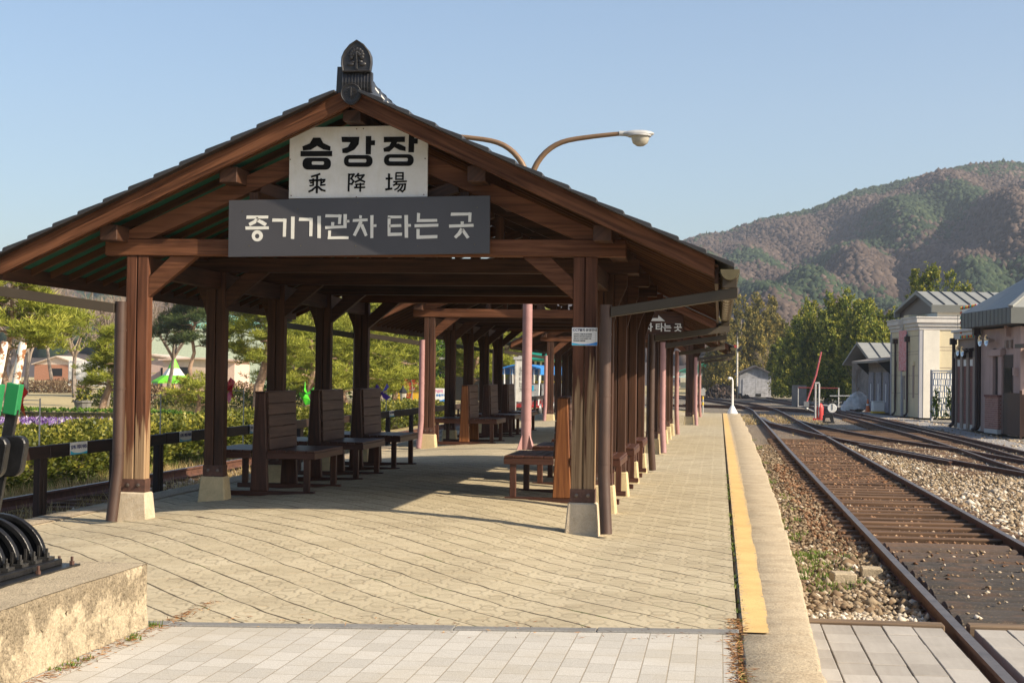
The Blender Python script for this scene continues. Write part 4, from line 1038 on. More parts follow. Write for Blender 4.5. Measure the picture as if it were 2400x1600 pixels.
# standing board by the fence
sb = thing('standing_board', 'tall grey-white framed board on two legs by the left fence beyond the benches', 'notice board', (.15, 27.3, .05), R_(8))
b = MB(); b.box(-.20, -.15, -.03, .03, 0, 1.72, axis='z'); b.box(.15, .20, -.03, .03, 0, 1.72, axis='z'); b.box(-.24, .24, -.04, .04, 1.72, 1.80); b.build('frame', MT['greysteel'], sb, bevel=.004)
b = MB(); b.box(-.15, .15, -.015, .015, .62, 1.715, axis='z'); b.build('panel', MT['signwhite'], sb)
text_mesh('갈\n아\n타\n는\n곳', .13, (-.03, -.018, 1.2), MT['print'], sb)
# white and blue notice on a post past the hedge end
ws = thing('post_notice', 'white notice with pink and blue lines on a thin post past the hedge', 'notice', tuple(at(1003, 955, 52)), R_(7))
b = MB(); b.tube([(0, 0, -.3), (0, 0, .8)], .025, 8); b.build('post', MT['greysteel'], ws)
b = MB(); b.box(-.45, .45, -.04, -.01, .62, 1.18); b.build('panel', MT['white'], ws)
text_mesh('접근금지', .14, (0, -.045, 1.05), MT['pinkprint'], ws, bold=.003); text_mesh('전동차 충돌주의', .115, (0, -.045, .88), MT['noticeblue'], ws, bold=.002)
b = MB(); b.prism([(-.44, .63), (.44, .63), (.44, .76), (.2, .68), (-.1, .66), (-.44, .655)], (1, 0, 0), (0, 0, 1), (0, -.046, 0), (0, 1, 0), .005); b.build('blue_wave', MT['noticeblue'], ws)
# ------------------------------------------------------------------ railway tracks
def M_rail():
    t = NT('rail_steel'); p = t.pos(); n = t.noise(p, 7, 5, .7)
    geo = t.new('ShaderNodeNewGeometry'); sep = t.new('ShaderNodeSeparateXYZ'); t.link(geo.outputs['Normal'], sep.inputs[0])
    top = t.math('GREATER_THAN', sep.outputs[2], .9)
    c = t.mix(top, t.ramp(n, [(.3, (.055, .024, .016)), (.7, (.15, .062, .036))]), t.ramp(n, [(.3, (.10, .075, .06)), (.7, (.24, .19, .15))]))
    t.col(c); t.rough(t.math('SUBTRACT', .8, t.math('MULTIPLY', top, .42))); t.link(t.math('MULTIPLY', top, .6), t.b.inputs['Metallic']); return t.m
MT['rail'] = M_rail()
MT['sleeper'] = M_wood('dark_sleeper', (.045, .026, .016), (.17, .10, .058), rough=.9)
PROF = [(-.035, 0), (.035, 0), (.036, -.03), (.012, -.042), (.010, -.11), (.06, -.135), (.06, -.145), (-.06, -.145), (-.06, -.135), (-.010, -.11), (-.012, -.042), (-.036, -.03)]
def smooth_path(P, step=1.5):
    P = [Vector((*p, 0)) for p in P]; out = []
    for i in range(len(P)-1):
        p0, p1, p2, p3 = P[max(0, i-1)], P[i], P[i+1], P[min(len(P)-1, i+2)]
        n = max(1, int((p2-p1).length/step/2))
        for k in range(n):
            t = k/n; out.append(.5*((2*p1)+(-p0+p2)*t+(2*p0-5*p1+4*p2-p3)*t*t+(-p0+3*p1-3*p2+p3)*t**3))
    out.append(P[-1]); return out
def rail(P, z, parent, name='rail'):
    P = smooth_path(P); b = MB(); n = len(PROF)
    for k, p in enumerate(P):
        d = (P[min(k+1, len(P)-1)]-P[max(k-1, 0)]).normalized(); s = Vector((d.y, -d.x, 0))
        for a, c in PROF: b.v.append((p.x+s.x*a, p.y+s.y*a, z+c))
    for k in range(len(P)-1):
        for i in range(n):
            j = (i+1) % n; b.face((k*n+i, k*n+j, (k+1)*n+j, (k+1)*n+i))
    b.face(range(n)); b.face(range(len(P)*n-1, (len(P)-1)*n-1, -1))
    return b.build(name, MT['rail'], parent)
ZR = -.345
def track(label, rails, z=ZR, sleepers=None):
    t = thing('railway_track', label, 'railway track', group='railway tracks')
    for P in rails: rail(P, z, t)
    if sleepers:
        for (xa, xb, y, yaw) in sleepers:
            b = MB(); w = .11
            h = -.452+random.uniform(-.012, .010)
            d = Vector((math.cos(yaw), math.sin(yaw), 0))
            c = Vector(((xa+xb)/2, y, h-.03)); b.beam(c-d*(xb-xa)/2, c+d*(xb-xa)/2, w*2, .11); b.build('sleeper', MT['sleeper'], t, bevel=.008)
    return t
A_L = [(6.97, -9), (6.97, 20), (7.03, 42), (7.06, 60), (7.08, 70), (6.9, 79), (6.4, 88.6), (5.25, 100), (3.6, 112), (-.5, 132)]
A_R = [(8.50, -9), (8.50, 20), (8.52, 42), (8.5, 60), (8.48, 68), (8.35, 78), (7.7, 91), (6.5, 103), (4.9, 116), (1, 137)]
track('main track beside the platform edge with sleepers half buried in gravel', [A_L, A_R],
      sleepers=[(6.72, 8.80, 4.3+.62*k, random.uniform(-.02, .02)) for k in range(48)])
track('crossover rails cutting from the main track toward the lower right', [
    [(7.12, 56), (7.28, 47.5), (7.83, 41.8), (8.46, 34.9), (9.05, 30.5), (9.70, 26), (10.25, 22), (11.06, 17), (11.9, 12)],
    [(8.58, 52), (8.85, 47), (9.2, 43), (9.68, 38.2), (10.3, 33), (10.9, 29.6), (11.42, 26.6), (11.85, 22.5), (12.4, 18), (13.0, 13.5)],
    [(7.20, 56), (7.33, 49), (7.6, 45)], [(9.0, 29), (9.65, 24.8), (10.2, 20.8)]],
    sleepers=[(8.4+(45-y)*.055, 11.9+(45-y)*.035, y, .03) for y in [18+.65*k for k in range(40)]])
track('second track of the yard in front of the storehouses', [
    [(11.0, 66), (11.22, 57), (11.25, 44.6), (11.36, 37), (11.37, 32), (11.33, 27.5), (11.2, 21), (11.17, 17.5), (11.1, 10)],
    [(12.3, 75), (12.5, 57), (12.6, 42.5), (12.69, 35.5), (12.76, 29.8), (12.78, 24), (12.8, 15)]],
    sleepers=[(10.8, 13.2, 20+.65*k, 0) for k in range(60)])
track('third yard rail converging on the second track', [[(11.5, 68), (11.72, 62), (12.0, 52.8), (12.14, 40), (12.22, 32.5), (12.17, 26), (12.05, 19)]])
track('rails crossing the end of the platform toward the yard', [[(1.5, 84.5), (4.38, 82.8), (7.0, 80), (8.95, 75.5), (10.5, 71), (11.1, 66)], [(3, 86.2), (6.5, 83.6), (8.6, 80), (10.6, 74.5), (12.0, 68)]])
track('curving track that runs to the grey wooden shed', [[(8.1, 131), (9.0, 112), (9.9, 100), (11.0, 85), (11.9, 74), (12.35, 66)], [(9.6, 131), (10.4, 112), (11.1, 102), (12.0, 88), (12.9, 76)]])
track('side track behind the fence on the left', [[(-3.45, -9), (-3.45, 30), (-3.5, 95)], [(-1.95, -9), (-1.95, 30), (-2.0, 95)]], z=-.235,
      sleepers=[(-3.95, -1.45, -2+.62*k, 0) for k in range(40)])
# fix side track sleeper height later: it sits on a higher bed
# ribbed timber mat between the near rails
b = MB()
y = -1.93
while y < 3.9:
    w = random.uniform(.29, .33); z = -.395+random.uniform(-.010, .010)
    xa, xb = 7.06+random.uniform(0, .03), 8.42-random.uniform(0, .03)
    q = [(y, -.50), (y+.02, z-.035), (y+.07, z-.012), (y+.17, z), (y+w-.05, z-.002), (y+w-.012, z-.028), (y+w, -.50)]
    b.prism([(yy, zz) for yy, zz in q], (0, 1, 0), (0, 0, 1), (xa, 0, 0), (1, 0, 0), xb-xa)
    b.uv = [[(v*1.0+y*3, u) if abs(v) > 1 else (u, v) for u, v in uv] for uv in b.uv]
    y += w+random.uniform(.075, .10)
b.box(7.05, 8.43, -1.95, 3.95, -.52, -.452)
def M_mat():
    t = NT('oily_dark_planks'); p = t.pos(); uv = t.uv(); g = t.noise(t.mapping(uv, (1.5, 14, 1)), 1, 5, .65); n = t.noise(p, 2.2, 5, .7); d = t.noise(p, 45, 3, .6)
    c = t.ramp(g, [(.3, (.020, .016, .013)), (.7, (.062, .050, .040))])
    c = t.mix(t.ramp(n, [(.50, (0, 0, 0)), (.70, (.75, .75, .75))]), c, (.11, .055, .028))
    c = t.mix(t.ramp(d, [(.58, (0, 0, 0)), (.66, (.5, .5, .5))]), c, (.24, .18, .11))
    sp = t.new('ShaderNodeSeparateXYZ'); t.link(p, sp.inputs[0])
    c = t.mix(t.ramp(t.math('DIVIDE', t.math('ADD', sp.outputs[1], t.math('MULTIPLY', n, 3)), 10), [(.35, (0, 0, 0)), (.6, (.85, .85, .85))]), c, t.mix(g, (.07, .036, .02), (.20, .12, .07)))
    t.col(c); t.rough(.85); t.bump(g, .4, .006); return t.m
MT['mat'] = M_mat()
tag(b.build('ribbed_plank_deck', MT['mat'], bevel=.02), 'dark oily plank deck laid between the nearest rails', 'plank deck')

# ------------------------------------------------------------------ loose stones and tufts (uncountable)
ICO = np.array([(0, 0, 1), (.894, 0, .447), (.276, .851, .447), (-.724, .526, .447), (-.724, -.526, .447), (.276, -.851, .447), (.724, .526, -.447), (-.276, .851, -.447), (-.894, 0, -.447), (-.276, -.851, -.447), (.724, -.526, -.447), (0, 0, -1)])
ICF = np.array([(0, 1, 2), (0, 2, 3), (0, 3, 4), (0, 4, 5), (0, 5, 1), (1, 6, 2), (2, 7, 3), (3, 8, 4), (4, 9, 5), (5, 10, 1), (1, 10, 6), (2, 6, 7), (3, 7, 8), (4, 8, 9), (5, 9, 10), (11, 7, 6), (11, 8, 7), (11, 9, 8), (11, 10, 9), (11, 6, 10)])
OCT = np.array([(1, 0, 0), (0, 1, 0), (-1, 0, 0), (0, -1, 0), (0, 0, 1), (0, 0, -1.)]); OCF = np.array([(0, 1, 4), (1, 2, 4), (2, 3, 4), (3, 0, 4), (1, 0, 5), (2, 1, 5), (3, 2, 5), (0, 3, 5)])
def blobs(C, S, tint, base=ICO, faces=ICF, jit=.25, flat=(1, 1, 1), seed=0):
    r = np.random.default_rng(seed); n = len(C); k = len(base)
    V = base[None]*(1+r.normal(0, jit, (n, k, 1)))*np.array(flat)
    V = V*(1+r.normal(0, .22, (n, 1, 3)))
    a = r.uniform(0, 2*np.pi, n); ca, sa = np.cos(a), np.sin(a)
    x = V[:, :, 0]*ca[:, None]-V[:, :, 1]*sa[:, None]; y_ = V[:, :, 0]*sa[:, None]+V[:, :, 1]*ca[:, None]
    V = np.stack([x, y_, V[:, :, 2]], 2)*np.asarray(S)[:, None, None]+np.asarray(C)[:, None, :]
    F = faces[None]+(np.arange(n)*k)[:, None, None]
    return V.reshape(-1, 3), F.reshape(-1, 3), np.repeat(tint, k)
MT['stone'] = M_leaf('ballast_stone', [(0, (.060, .047, .034)), (.25, (.16, .105, .062)), (.5, (.25, .185, .115)), (.75, (.35, .28, .195)), (1, (.62, .56, .47))], .9, 0)
MT['rustone'] = M_leaf('rusty_ballast_stone', [(0, (.055, .026, .014)), (.35, (.17, .085, .042)), (.65, (.28, .16, .09)), (.85, (.40, .27, .16)), (1, (.58, .47, .36))], .9, 0)
def stones(name, boxes, seed, mat='stone'):
    r = np.random.default_rng(seed); C, S, T = [], [], []
    for (x0, x1, y0, y1, dens, s0, s1, z, tl, th) in boxes:
        n = int((x1-x0)*(y1-y0)*dens); x = r.uniform(x0, x1, n); y = r.uniform(y0, y1, n)
        s = r.uniform(s0, s1, n)*(1+.6*(r.random(n) > .93))
        C.append(np.stack([x, y, np.full(n, z)+s*.25+r.uniform(0, .02, n)], 1)); S.append(s); T.append(np.clip(r.uniform(tl, th, n)+r.normal(0, .12, n), 0, 1))
    V, F, t = blobs(np.concatenate(C), np.concatenate(S), np.concatenate(T), OCT, OCF, .3, (1.15, .85, .62), seed)
    return tag(fast(name, V, F, MT[mat], t), kind='stuff')
stones('ballast_stones', [
    (5.90, 6.90, -1.9, -.95, 800, .016, .032, -.475, .6, 1.0), (7.05, 8.42, -1.98, -1.72, 300, .014, .03, -.41, .6, 1.0),
    (5.92, 6.92, -1.0, 4, 430, .018, .046, -.485, .10, .8), (5.97, 6.92, 4, 12, 330, .018, .036, -.485, .1, .7), (5.97, 6.92, 12, 30, 150, .02, .035, -.485, .1, .7),
    (7.08, 8.40, -1.7, 3.4, 14, .010, .026, -.400, .3, .9),
    (8.58, 11.3, -1, 6, 300, .02, .046, -.48, .25, .95), (8.58, 12, 6, 14, 280, .022, .046, -.475, .25, .95), (8.58, 13, 14, 32, 170, .022, .042, -.475, .3, .85), (12.95, 14.7, 26, 66, 45, .03, .06, -.55, .35, .85)], 21)
stones('rusty_ballast_stones', [(7.04, 8.44, .4, 4, 26, .010, .024, -.418, .05, .95), (7.04, 8.44, 3.9, 8, 230, .014, .030, -.487, .05, .9), (7.04, 8.44, 8, 14, 230, .016, .032, -.482, .05, .8), (7.04, 8.44, 14, 34, 150, .02, .036, -.470, .05, .7), (6.4, 6.92, 3, 20, 120, .016, .034, -.47, .1, .7)], 23, 'rustone')
stones('side_ballast_stones', [(-2.9, -1.05, -3, 8, 220, .02, .045, -.455, .3, .95), (-3.4, -1.05, 8, 26, 90, .02, .045, -.455, .3, .9)], 22)
def cards(C, Dn, L, Wd, tint, seed=0, N=None):
    """leaf cards: kite of length L along direction Dn"""
    r = np.random.default_rng(seed); n = len(C); Dn = Dn/np.linalg.norm(Dn, axis=1)[:, None]
    a = np.cross(Dn, r.normal(0, 1, (n, 3)) if N is None else N+r.normal(0, .30, (n, 3))); a /= np.linalg.norm(a, axis=1)[:, None]
    L = np.asarray(L).reshape(-1, 1); Wd = np.asarray(Wd).reshape(-1, 1)
    V = np.stack([C, C+Dn*L*.45+a*Wd, C+Dn*L, C+Dn*L*.45-a*Wd], 1).reshape(-1, 3)
    F = np.arange(n*4).reshape(-1, 4)
    return V, F, np.repeat(tint, 4)
def tufts(name, P, hgt, n, mat, spread=.06, seed=1, wid=.006):
    r = np.random.default_rng(seed); V, F, T = [], [], []; c = 0
    for (x, y, z) in P:
        m = int(n*r.uniform(.6, 1.4)); tb = r.uniform(.2, .8)
        bx = x+r.normal(0, spread, m); by = y+r.normal(0, spread, m); h = hgt*r.uniform(.4, 1.2, m); a = r.uniform(0, 6.28, m); l = r.uniform(.2, .9, m)
        for k in range(m):
            dx, dy = math.cos(a[k]), math.sin(a[k])
            V += [(bx[k]-dy*wid, by[k]+dx*wid, z), (bx[k]+dy*wid, by[k]-dx*wid, z), (bx[k]+dx*h[k]*l[k], by[k]+dy*h[k]*l[k], z+h[k]*(1-.4*l[k]))]
            F.append((c, c+1, c+2)); c += 3; t = np.clip(tb+r.normal(0, .15), 0, 1); T += [t]*3
    return tag(fast(name, V, F, mat, T), kind='stuff')
MT['weed'] = M_leaf('green_weeds', [(0, (.05, .09, .012)), (.5, (.12, .18, .025)), (1, (.26, .30, .06))], .6, .2)
MT['drygrass'] = M_leaf('dry_grass', [(0, (.20, .13, .05)), (.5, (.40, .29, .12)), (1, (.60, .48, .24))], .8, .2)
r = np.random.default_rng(9)
P = [(6.02+abs(r.normal(0, .16)), y, -.47) for y in np.concatenate([r.uniform(.3, 3.2, 26), r.uniform(4.2, 9, 14), r.uniform(9, 40, 34)])]
P += [(r.uniform(6.1, 6.6), r.uniform(.2, 3.4), -.47) for k in range(26)]
tufts('weeds', P, .075, 24, MT['weed'], .055, 3, .009)
P = [(5.425, y, -.01) for y in r.uniform(-4.8, 9, 46)]+[(5.42, y, -.02) for y in r.uniform(-6.6, -5.0, 12)]+[(2.30+abs(r.normal(0, .03)), y, 0) for y in r.uniform(-6.6, -5.3, 9)]+[(2.29, -5.32, 0)]*4
tufts('joint_weeds', P, .035, 14, MT['weed'], .018, 4, .004)
r3 = np.random.default_rng(19)
n = 2600; side = r3.random(n); C = np.stack([np.where(side < .55, 5.40+r3.normal(0, .022, n), np.where(side < .8, 2.29+np.abs(r3.normal(0, .05, n)), r3.uniform(2.3, 5.4, n))), np.where(side < .8, r3.uniform(-7, -4.4, n), -5.0+r3.normal(0, .12, n)), np.full(n, .004)], 1)
C[:, 2] += np.where((side < .55) & (C[:, 1] < -5), -.006, 0)
d = r3.normal(0, 1, (n, 3)); d[:, 2] *= .12; keep = r3.random(n) < np.where(side < .8, 1, .35)
V, F, T = cards(C[keep], d[keep], r3.uniform(.02, .06, keep.sum()), np.full(keep.sum(), .0022), r3.random(keep.sum()), 6)
tag(fast('pine_needle_litter', V, F, M_leaf('fallen_needles', [(0, (.10, .04, .015)), (.6, (.28, .13, .05)), (1, (.40, .26, .12))], .8, 0), T), kind='stuff')
P = [(r.uniform(-4.9, -3.6), r.uniform(0, 26), -.47) for k in range(420)]+[(r.uniform(-3.3, -2.1), r.uniform(0, 24), -.45) for k in range(160)]+[(r.uniform(-1.5, -1.02), r.uniform(0, 14), -.42) for k in range(60)]
tufts('dry_verge_grass', P, .22, 26, MT['drygrass'], .12, 5, .006)
P = [(r.uniform(-5.3, -4.7), r.uniform(4, 24), -.47) for k in range(120)]
tufts('verge_grass', P, .20, 26, MT['weed'], .12, 6, .007)
P = [(r.uniform(4, 9.5), y, -.5) for y in r.uniform(49, 66, 150)]
tufts('platform_end_grass', P, .14, 20, MT['drygrass'], .2, 7, .014)
P = [(r.uniform(7.2, 12.5), y, -.47) for y in r.uniform(12, 60, 120)]
tufts('track_weeds', P, .10, 12, MT['drygrass'], .12, 8, .008)
b = MB(); b.v = [(1.0, 47.2, -.06), (6.1, 47.2, -.06), (6.2, 62, -.42), (1.0, 76, -.42)]; b.face(range(4)); tag(b.build('platform_end_lawn', M_concrete('dry_turf', (.42, .33, .14), (.22, .22, .06), .5, .8, .3, .4)), kind='structure')
for (x, y, s, rz) in ((6.42, 1.02, .11, .3), (6.72, 1.55, .10, .1)):
    st = MB(); st.box(-s, s, -s*.6, s*.6, 0, s*.9); o = st.build('concrete_chunk', MT['kerb'], bevel=.01); o.location = (x, y, -.47); o.rotation_euler = (.1, .05, rz)
    tag(o, 'grey block of broken concrete lying by the weeds next to the rail' if s > .105 else 'smaller flat concrete piece touching the near rail', 'concrete block')

# ------------------------------------------------------------------ foliage generators
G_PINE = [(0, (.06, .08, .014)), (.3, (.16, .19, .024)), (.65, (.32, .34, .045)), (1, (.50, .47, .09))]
G_PINED = [(0, (.015, .03, .012)), (.4, (.04, .065, .020)), (.8, (.085, .115, .03)), (1, (.16, .17, .05))]
G_THUJA = [(0, (.014, .030, .005)), (.3, (.045, .078, .010)), (.6, (.13, .165, .020)), (.85, (.24, .255, .030)), (1, (.34, .31, .045))]
G_OLIVE = [(0, (.03, .035, .010)), (.35, (.085, .085, .020)), (.7, (.19, .165, .035)), (1, (.33, .25, .06))]
G_HEDGE = [(0, (.022, .035, .006)), (.35, (.075, .095, .014)), (.7, (.20, .20, .03)), (1, (.44, .38, .06))]
MT['pine'] = M_leaf('pine_needles', G_PINE, .55, .3); MT['pined'] = M_leaf('dark_pine_needles', G_PINED, .55, .2)
MT['thuja'] = M_leaf('arborvitae_sprays', G_THUJA, .6, .2); MT['olive'] = M_leaf('olive_conifer', G_OLIVE, .6, .2)
MT['hedge'] = M_leaf('hedge_leaves', G_HEDGE, .45, .3)
MT['thujag'] = M_leaf('green_arborvitae', [(0, (.012, .035, .008)), (.4, (.04, .10, .014)), (.8, (.12, .21, .02)), (1, (.24, .31, .04))], .6, .25)
def M_bark(name, a, b_):
    t = NT(name); uv = t.uv(); n = t.noise(t.mapping(uv, (3, 9, 1)), 1, 5, .7); t.col(t.ramp(n, [(.3, a), (.7, b_)])); t.rough(.9); t.bump(n, .8, .02); return t.m
MT['bark'] = M_bark('pine_bark', (.15, .085, .055), (.44, .31, .215)); MT['greybark'] = M_bark('grey_bark', (.10, .08, .065), (.30, .25, .21))
MT['twig'] = M_bark('pale_twigs', (.17, .125, .095), (.34, .27, .21))

def pine(label, base, H, spread, seed, mat='pine', trunk_r=.16, levels=None, lean=0., npads=34, group='garden pines', dens=1.0, bl=.16):
    rr = random.Random(seed); r = np.random.default_rng(seed)
    t = thing('pine_tree', label, 'pine tree', base, 0, group)
    pts = []; x = y = 0
    for k in range(9):
        f = k/8; pts.append(Vector((x, y, f*H*.92))); x += rr.uniform(-.09, .09)*H*.45+lean*H*.1; y += rr.uniform(-.06, .06)*H*.4
    b = MB(); b.tube(pts, [trunk_r*(1-.8*k/8) for k in range(9)], 9); b.build('trunk', MT['bark'], t, smooth=True)
    lb = MB(); pads = []
    for k in range(npads):
        f = (levels[0] if levels else .25)+(1-(levels[0] if levels else .25))*(k/npads)**.9
        i = min(7, int(f*8)); p0 = pts[i].lerp(pts[i+1], f*8-i)
        a = k*2.4+rr.uniform(-.5, .5); R = spread*(1.05-f*.62)*rr.uniform(.45, 1.0)
        p1 = p0+Vector((math.cos(a)*R*.5, math.sin(a)*R*.5, rr.uniform(-.02, .10)*R)); p2 = p0+Vector((math.cos(a+.25)*R, math.sin(a+.25)*R, rr.uniform(-.12, .18)*R))
        w = trunk_r*.32*(1.1-f)
        lb.tube([p0, p0.lerp(p1, .5)+Vector((rr.uniform(-.1, .1)*R*.3, rr.uniform(-.1, .1)*R*.3, .05*R)), p1, p1.lerp(p2, .5)+Vector((0, 0, rr.uniform(-.05, .09)*R)), p2], [w+.015, w*.8+.012, w*.6+.01, w*.4+.008, .007], 6)
        pads.append((p2, R)); pads.append((p1.lerp(p2, .45)+Vector((0, 0, .05)), R*.8))
        if rr.random() < .6:
            q = p1+Vector((math.cos(a+1.1)*R*.4, math.sin(a+1.1)*R*.4, rr.uniform(0, .15)*R)); lb.tube([p1, p1.lerp(q, .5)+Vector((0, 0, .03)), q], [w*.5+.008, w*.3+.006, .006], 5); pads.append((q, R*.7))
    pads.append((pts[-1]+Vector((0, 0, .1)), spread*.35))
    lb.build('limb', MT['bark'], t, smooth=True)
    Cs, Ds, Ts, Ls = [], [], [], []
    for (p, R) in pads:
        pr = min(.75, .20+R*.30); n = int((16+52*pr)*dens); sh = r.uniform(-.12, .12)
        c = r.normal(0, .45, (n, 3))*np.array([pr, pr, pr*.46])+np.array(p)+np.array([0, 0, .05])
        for q in c:
            m = 13; d = r.normal(0, 1, (m, 3)); d[:, 2] = np.abs(d[:, 2])*.9+.15
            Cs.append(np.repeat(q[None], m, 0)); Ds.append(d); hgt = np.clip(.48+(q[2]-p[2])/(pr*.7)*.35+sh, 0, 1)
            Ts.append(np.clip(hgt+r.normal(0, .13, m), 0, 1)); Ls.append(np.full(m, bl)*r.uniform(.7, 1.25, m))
    Cs = np.concatenate(Cs); L = np.concatenate(Ls)
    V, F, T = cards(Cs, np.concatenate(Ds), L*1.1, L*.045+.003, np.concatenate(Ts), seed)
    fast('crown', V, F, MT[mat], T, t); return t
def conifer(label, base, H, Rb, seed, mat='thuja', n=5200, card=.30, group='conifers behind the yard', tips=6, wid=.30, pw=.75, gap=.32, spray=.5):
    """evergreen built of many upright sprays of small leaf cards set on a broken, many-tipped envelope"""
    r = np.random.default_rng(seed); t = thing('conifer_tree', label, 'conifer', base, 0, group)
    b = MB(); b.tube([(0, 0, 0), (0, 0, H*.5), (0, 0, H*.9)], [Rb*.10+.03, Rb*.06+.02, .02], 7); b.build('trunk', MT['greybark'], t, smooth=True)
    lead = [(0, 0, H, Rb)]+[(math.cos(a)*Rb*q, math.sin(a)*Rb*q, H*h, Rb*w) for a, q, h, w in zip(r.uniform(0, 6.28, tips), r.uniform(.25, .66, tips), r.uniform(.60, .97, tips), r.uniform(.30, .52, tips))]
    K = 26; ns = max(8, n//K//len(lead)); Cs, Ds, Ts, Ls, Ns = [], [], [], [], []
    for (lx, ly, lh, lr) in lead:
        z = r.random(ns)**.9*.97+.02; a = r.uniform(0, 6.28, ns)
        prof = np.clip((1-z)**pw*1.05, .03, 1)*np.clip(z*7+.45, 0, 1)
        rad = lr*prof*np.sqrt(r.uniform(.38, 1.0, ns))*(1-gap*.5*r.random(ns))
        C0 = np.stack([lx+np.cos(a)*rad, ly+np.sin(a)*rad, z*lh], 1)
        s = spray*r.uniform(.6, 1.3, ns)*(.55+.45*(1-z)); tb = r.normal(.0, .13, ns)
        out = np.stack([np.cos(a)*.55, np.sin(a)*.55, np.full(ns, .9)], 1)
        u = r.random((ns, K))
        off = out[:, None, :]*(u[..., None]*s[:, None, None]*1.3)+r.normal(0, 1, (ns, K, 3))*(s[:, None, None]*(.36*(1.05-u[..., None])))
        Ns.append((np.stack([np.cos(a), np.sin(a), np.full(ns, .35)], 1)[:, None, :]+off/s[:, None, None]*.9).reshape(-1, 3)); Cs.append((C0[:, None, :]+off).reshape(-1, 3)); Ds.append((out[:, None, :]+r.normal(0, .5, (ns, K, 3))).reshape(-1, 3))
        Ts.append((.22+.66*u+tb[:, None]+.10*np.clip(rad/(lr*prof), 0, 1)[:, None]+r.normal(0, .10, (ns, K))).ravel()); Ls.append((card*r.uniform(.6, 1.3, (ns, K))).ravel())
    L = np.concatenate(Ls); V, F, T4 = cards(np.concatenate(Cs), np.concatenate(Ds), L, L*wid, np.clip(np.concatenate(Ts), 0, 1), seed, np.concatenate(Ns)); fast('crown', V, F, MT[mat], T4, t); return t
def bare(label, base, H, seed, spread=.5, depth=5, mat='greybark', r0=.16, group='bare trees of the park', name='bare_tree', nsp=3):
    rr = random.Random(seed); t = thing(name, label, 'bare tree', base, 0, group)
    bt = MB(); bb = MB()
    def grow(p, d, L, w, lv):
        q = p; P = [p]; dd = d.copy()
        for k in range(3):
            dd = (dd+Vector((rr.uniform(-.16, .16), rr.uniform(-.16, .16), rr.uniform(-.02, .12)))).normalized(); q = q+dd*L/3; P.append(q)
        (bt if lv == 0 else bb).tube(P, [w, w*.86, w*.74, w*.62], 7 if lv < 2 else 4 if lv < 4 else 3, cap=False)
        if lv >= depth: return
        for k in range(nsp if lv > 0 else nsp+2):
            a = rr.uniform(0, 6.28); u = Vector((math.cos(a), math.sin(a), rr.uniform(.1, .7))); st = P[rr.choice((2, 3, 3))] if lv > 0 else P[rr.choice((2, 3, 3))]
            grow(st, (dd*(1-spread)+u*spread).normalized(), L*rr.uniform(.58, .82), w*rr.uniform(.45, .62), lv+1)
    grow(Vector((0, 0, 0)), Vector((0, 0, 1)), H*.30, r0, 0)
    bt.build('trunk', MT[mat], t, smooth=True, fix=False); bb.build('branches', MT['twig'], t, smooth=True, fix=False); return t
def hedge(label, x0, x1, y0, y1, z0, z1, seed, n, mat='hedge', leaf=.055, name='hedge', group='clipped hedges'):
    r = np.random.default_rng(seed); t = thing(name, label, 'hedge', ((x0+x1)/2, y0, z0), 0, group)
    hx = (x1-x0)/2; Ly = y1-y0; H = z1-z0
    f = r.random(n); y = r.uniform(0, Ly, n)*1.0
    y = Ly*(r.random(n)**1.35)
    wob = .10*np.sin(y*1.7)+.07*np.sin(y*4.1+1)
    top = r.random(n) < .5
    x = np.where(top, r.uniform(-hx, hx, n), hx*(1-.22*r.random(n)**2)+.0); z = np.where(top, H*(1-.16*r.random(n)**1.5), H*r.random(n)**.8)
    x = x+wob*.7*np.where(top, .5, 1); z = np.clip(z*(1+wob*.6), .02, None)
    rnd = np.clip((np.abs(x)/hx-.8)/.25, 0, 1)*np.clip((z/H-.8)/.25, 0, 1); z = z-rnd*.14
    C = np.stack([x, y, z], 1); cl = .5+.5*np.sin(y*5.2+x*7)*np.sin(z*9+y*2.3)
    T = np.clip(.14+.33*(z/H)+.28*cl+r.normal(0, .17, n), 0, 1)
    d = np.stack([np.where(top, r.normal(0, .6, n), .8), r.normal(0, .6, n), np.where(top, .8, .35)], 1)+r.normal(0, .4, (n, 3))
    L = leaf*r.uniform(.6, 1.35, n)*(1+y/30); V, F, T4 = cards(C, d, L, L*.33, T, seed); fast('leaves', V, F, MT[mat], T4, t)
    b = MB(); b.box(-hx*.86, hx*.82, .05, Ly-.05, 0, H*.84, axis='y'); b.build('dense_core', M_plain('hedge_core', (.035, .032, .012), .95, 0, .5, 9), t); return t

# ------------------------------------------------------------------ left side: hedge, lawn, flowers, pines, far park
hedge('long clipped yellow-green hedge beyond the side track on the left', -6.9, -5.05, -1, 26.5, -.5, .34, 31, 62000, leaf=.052)
hedge('shorter stretch of clipped hedge farther along the side track', -7.4, -5.6, 31.5, 48, -.5, .26, 32, 14000, leaf=.075)
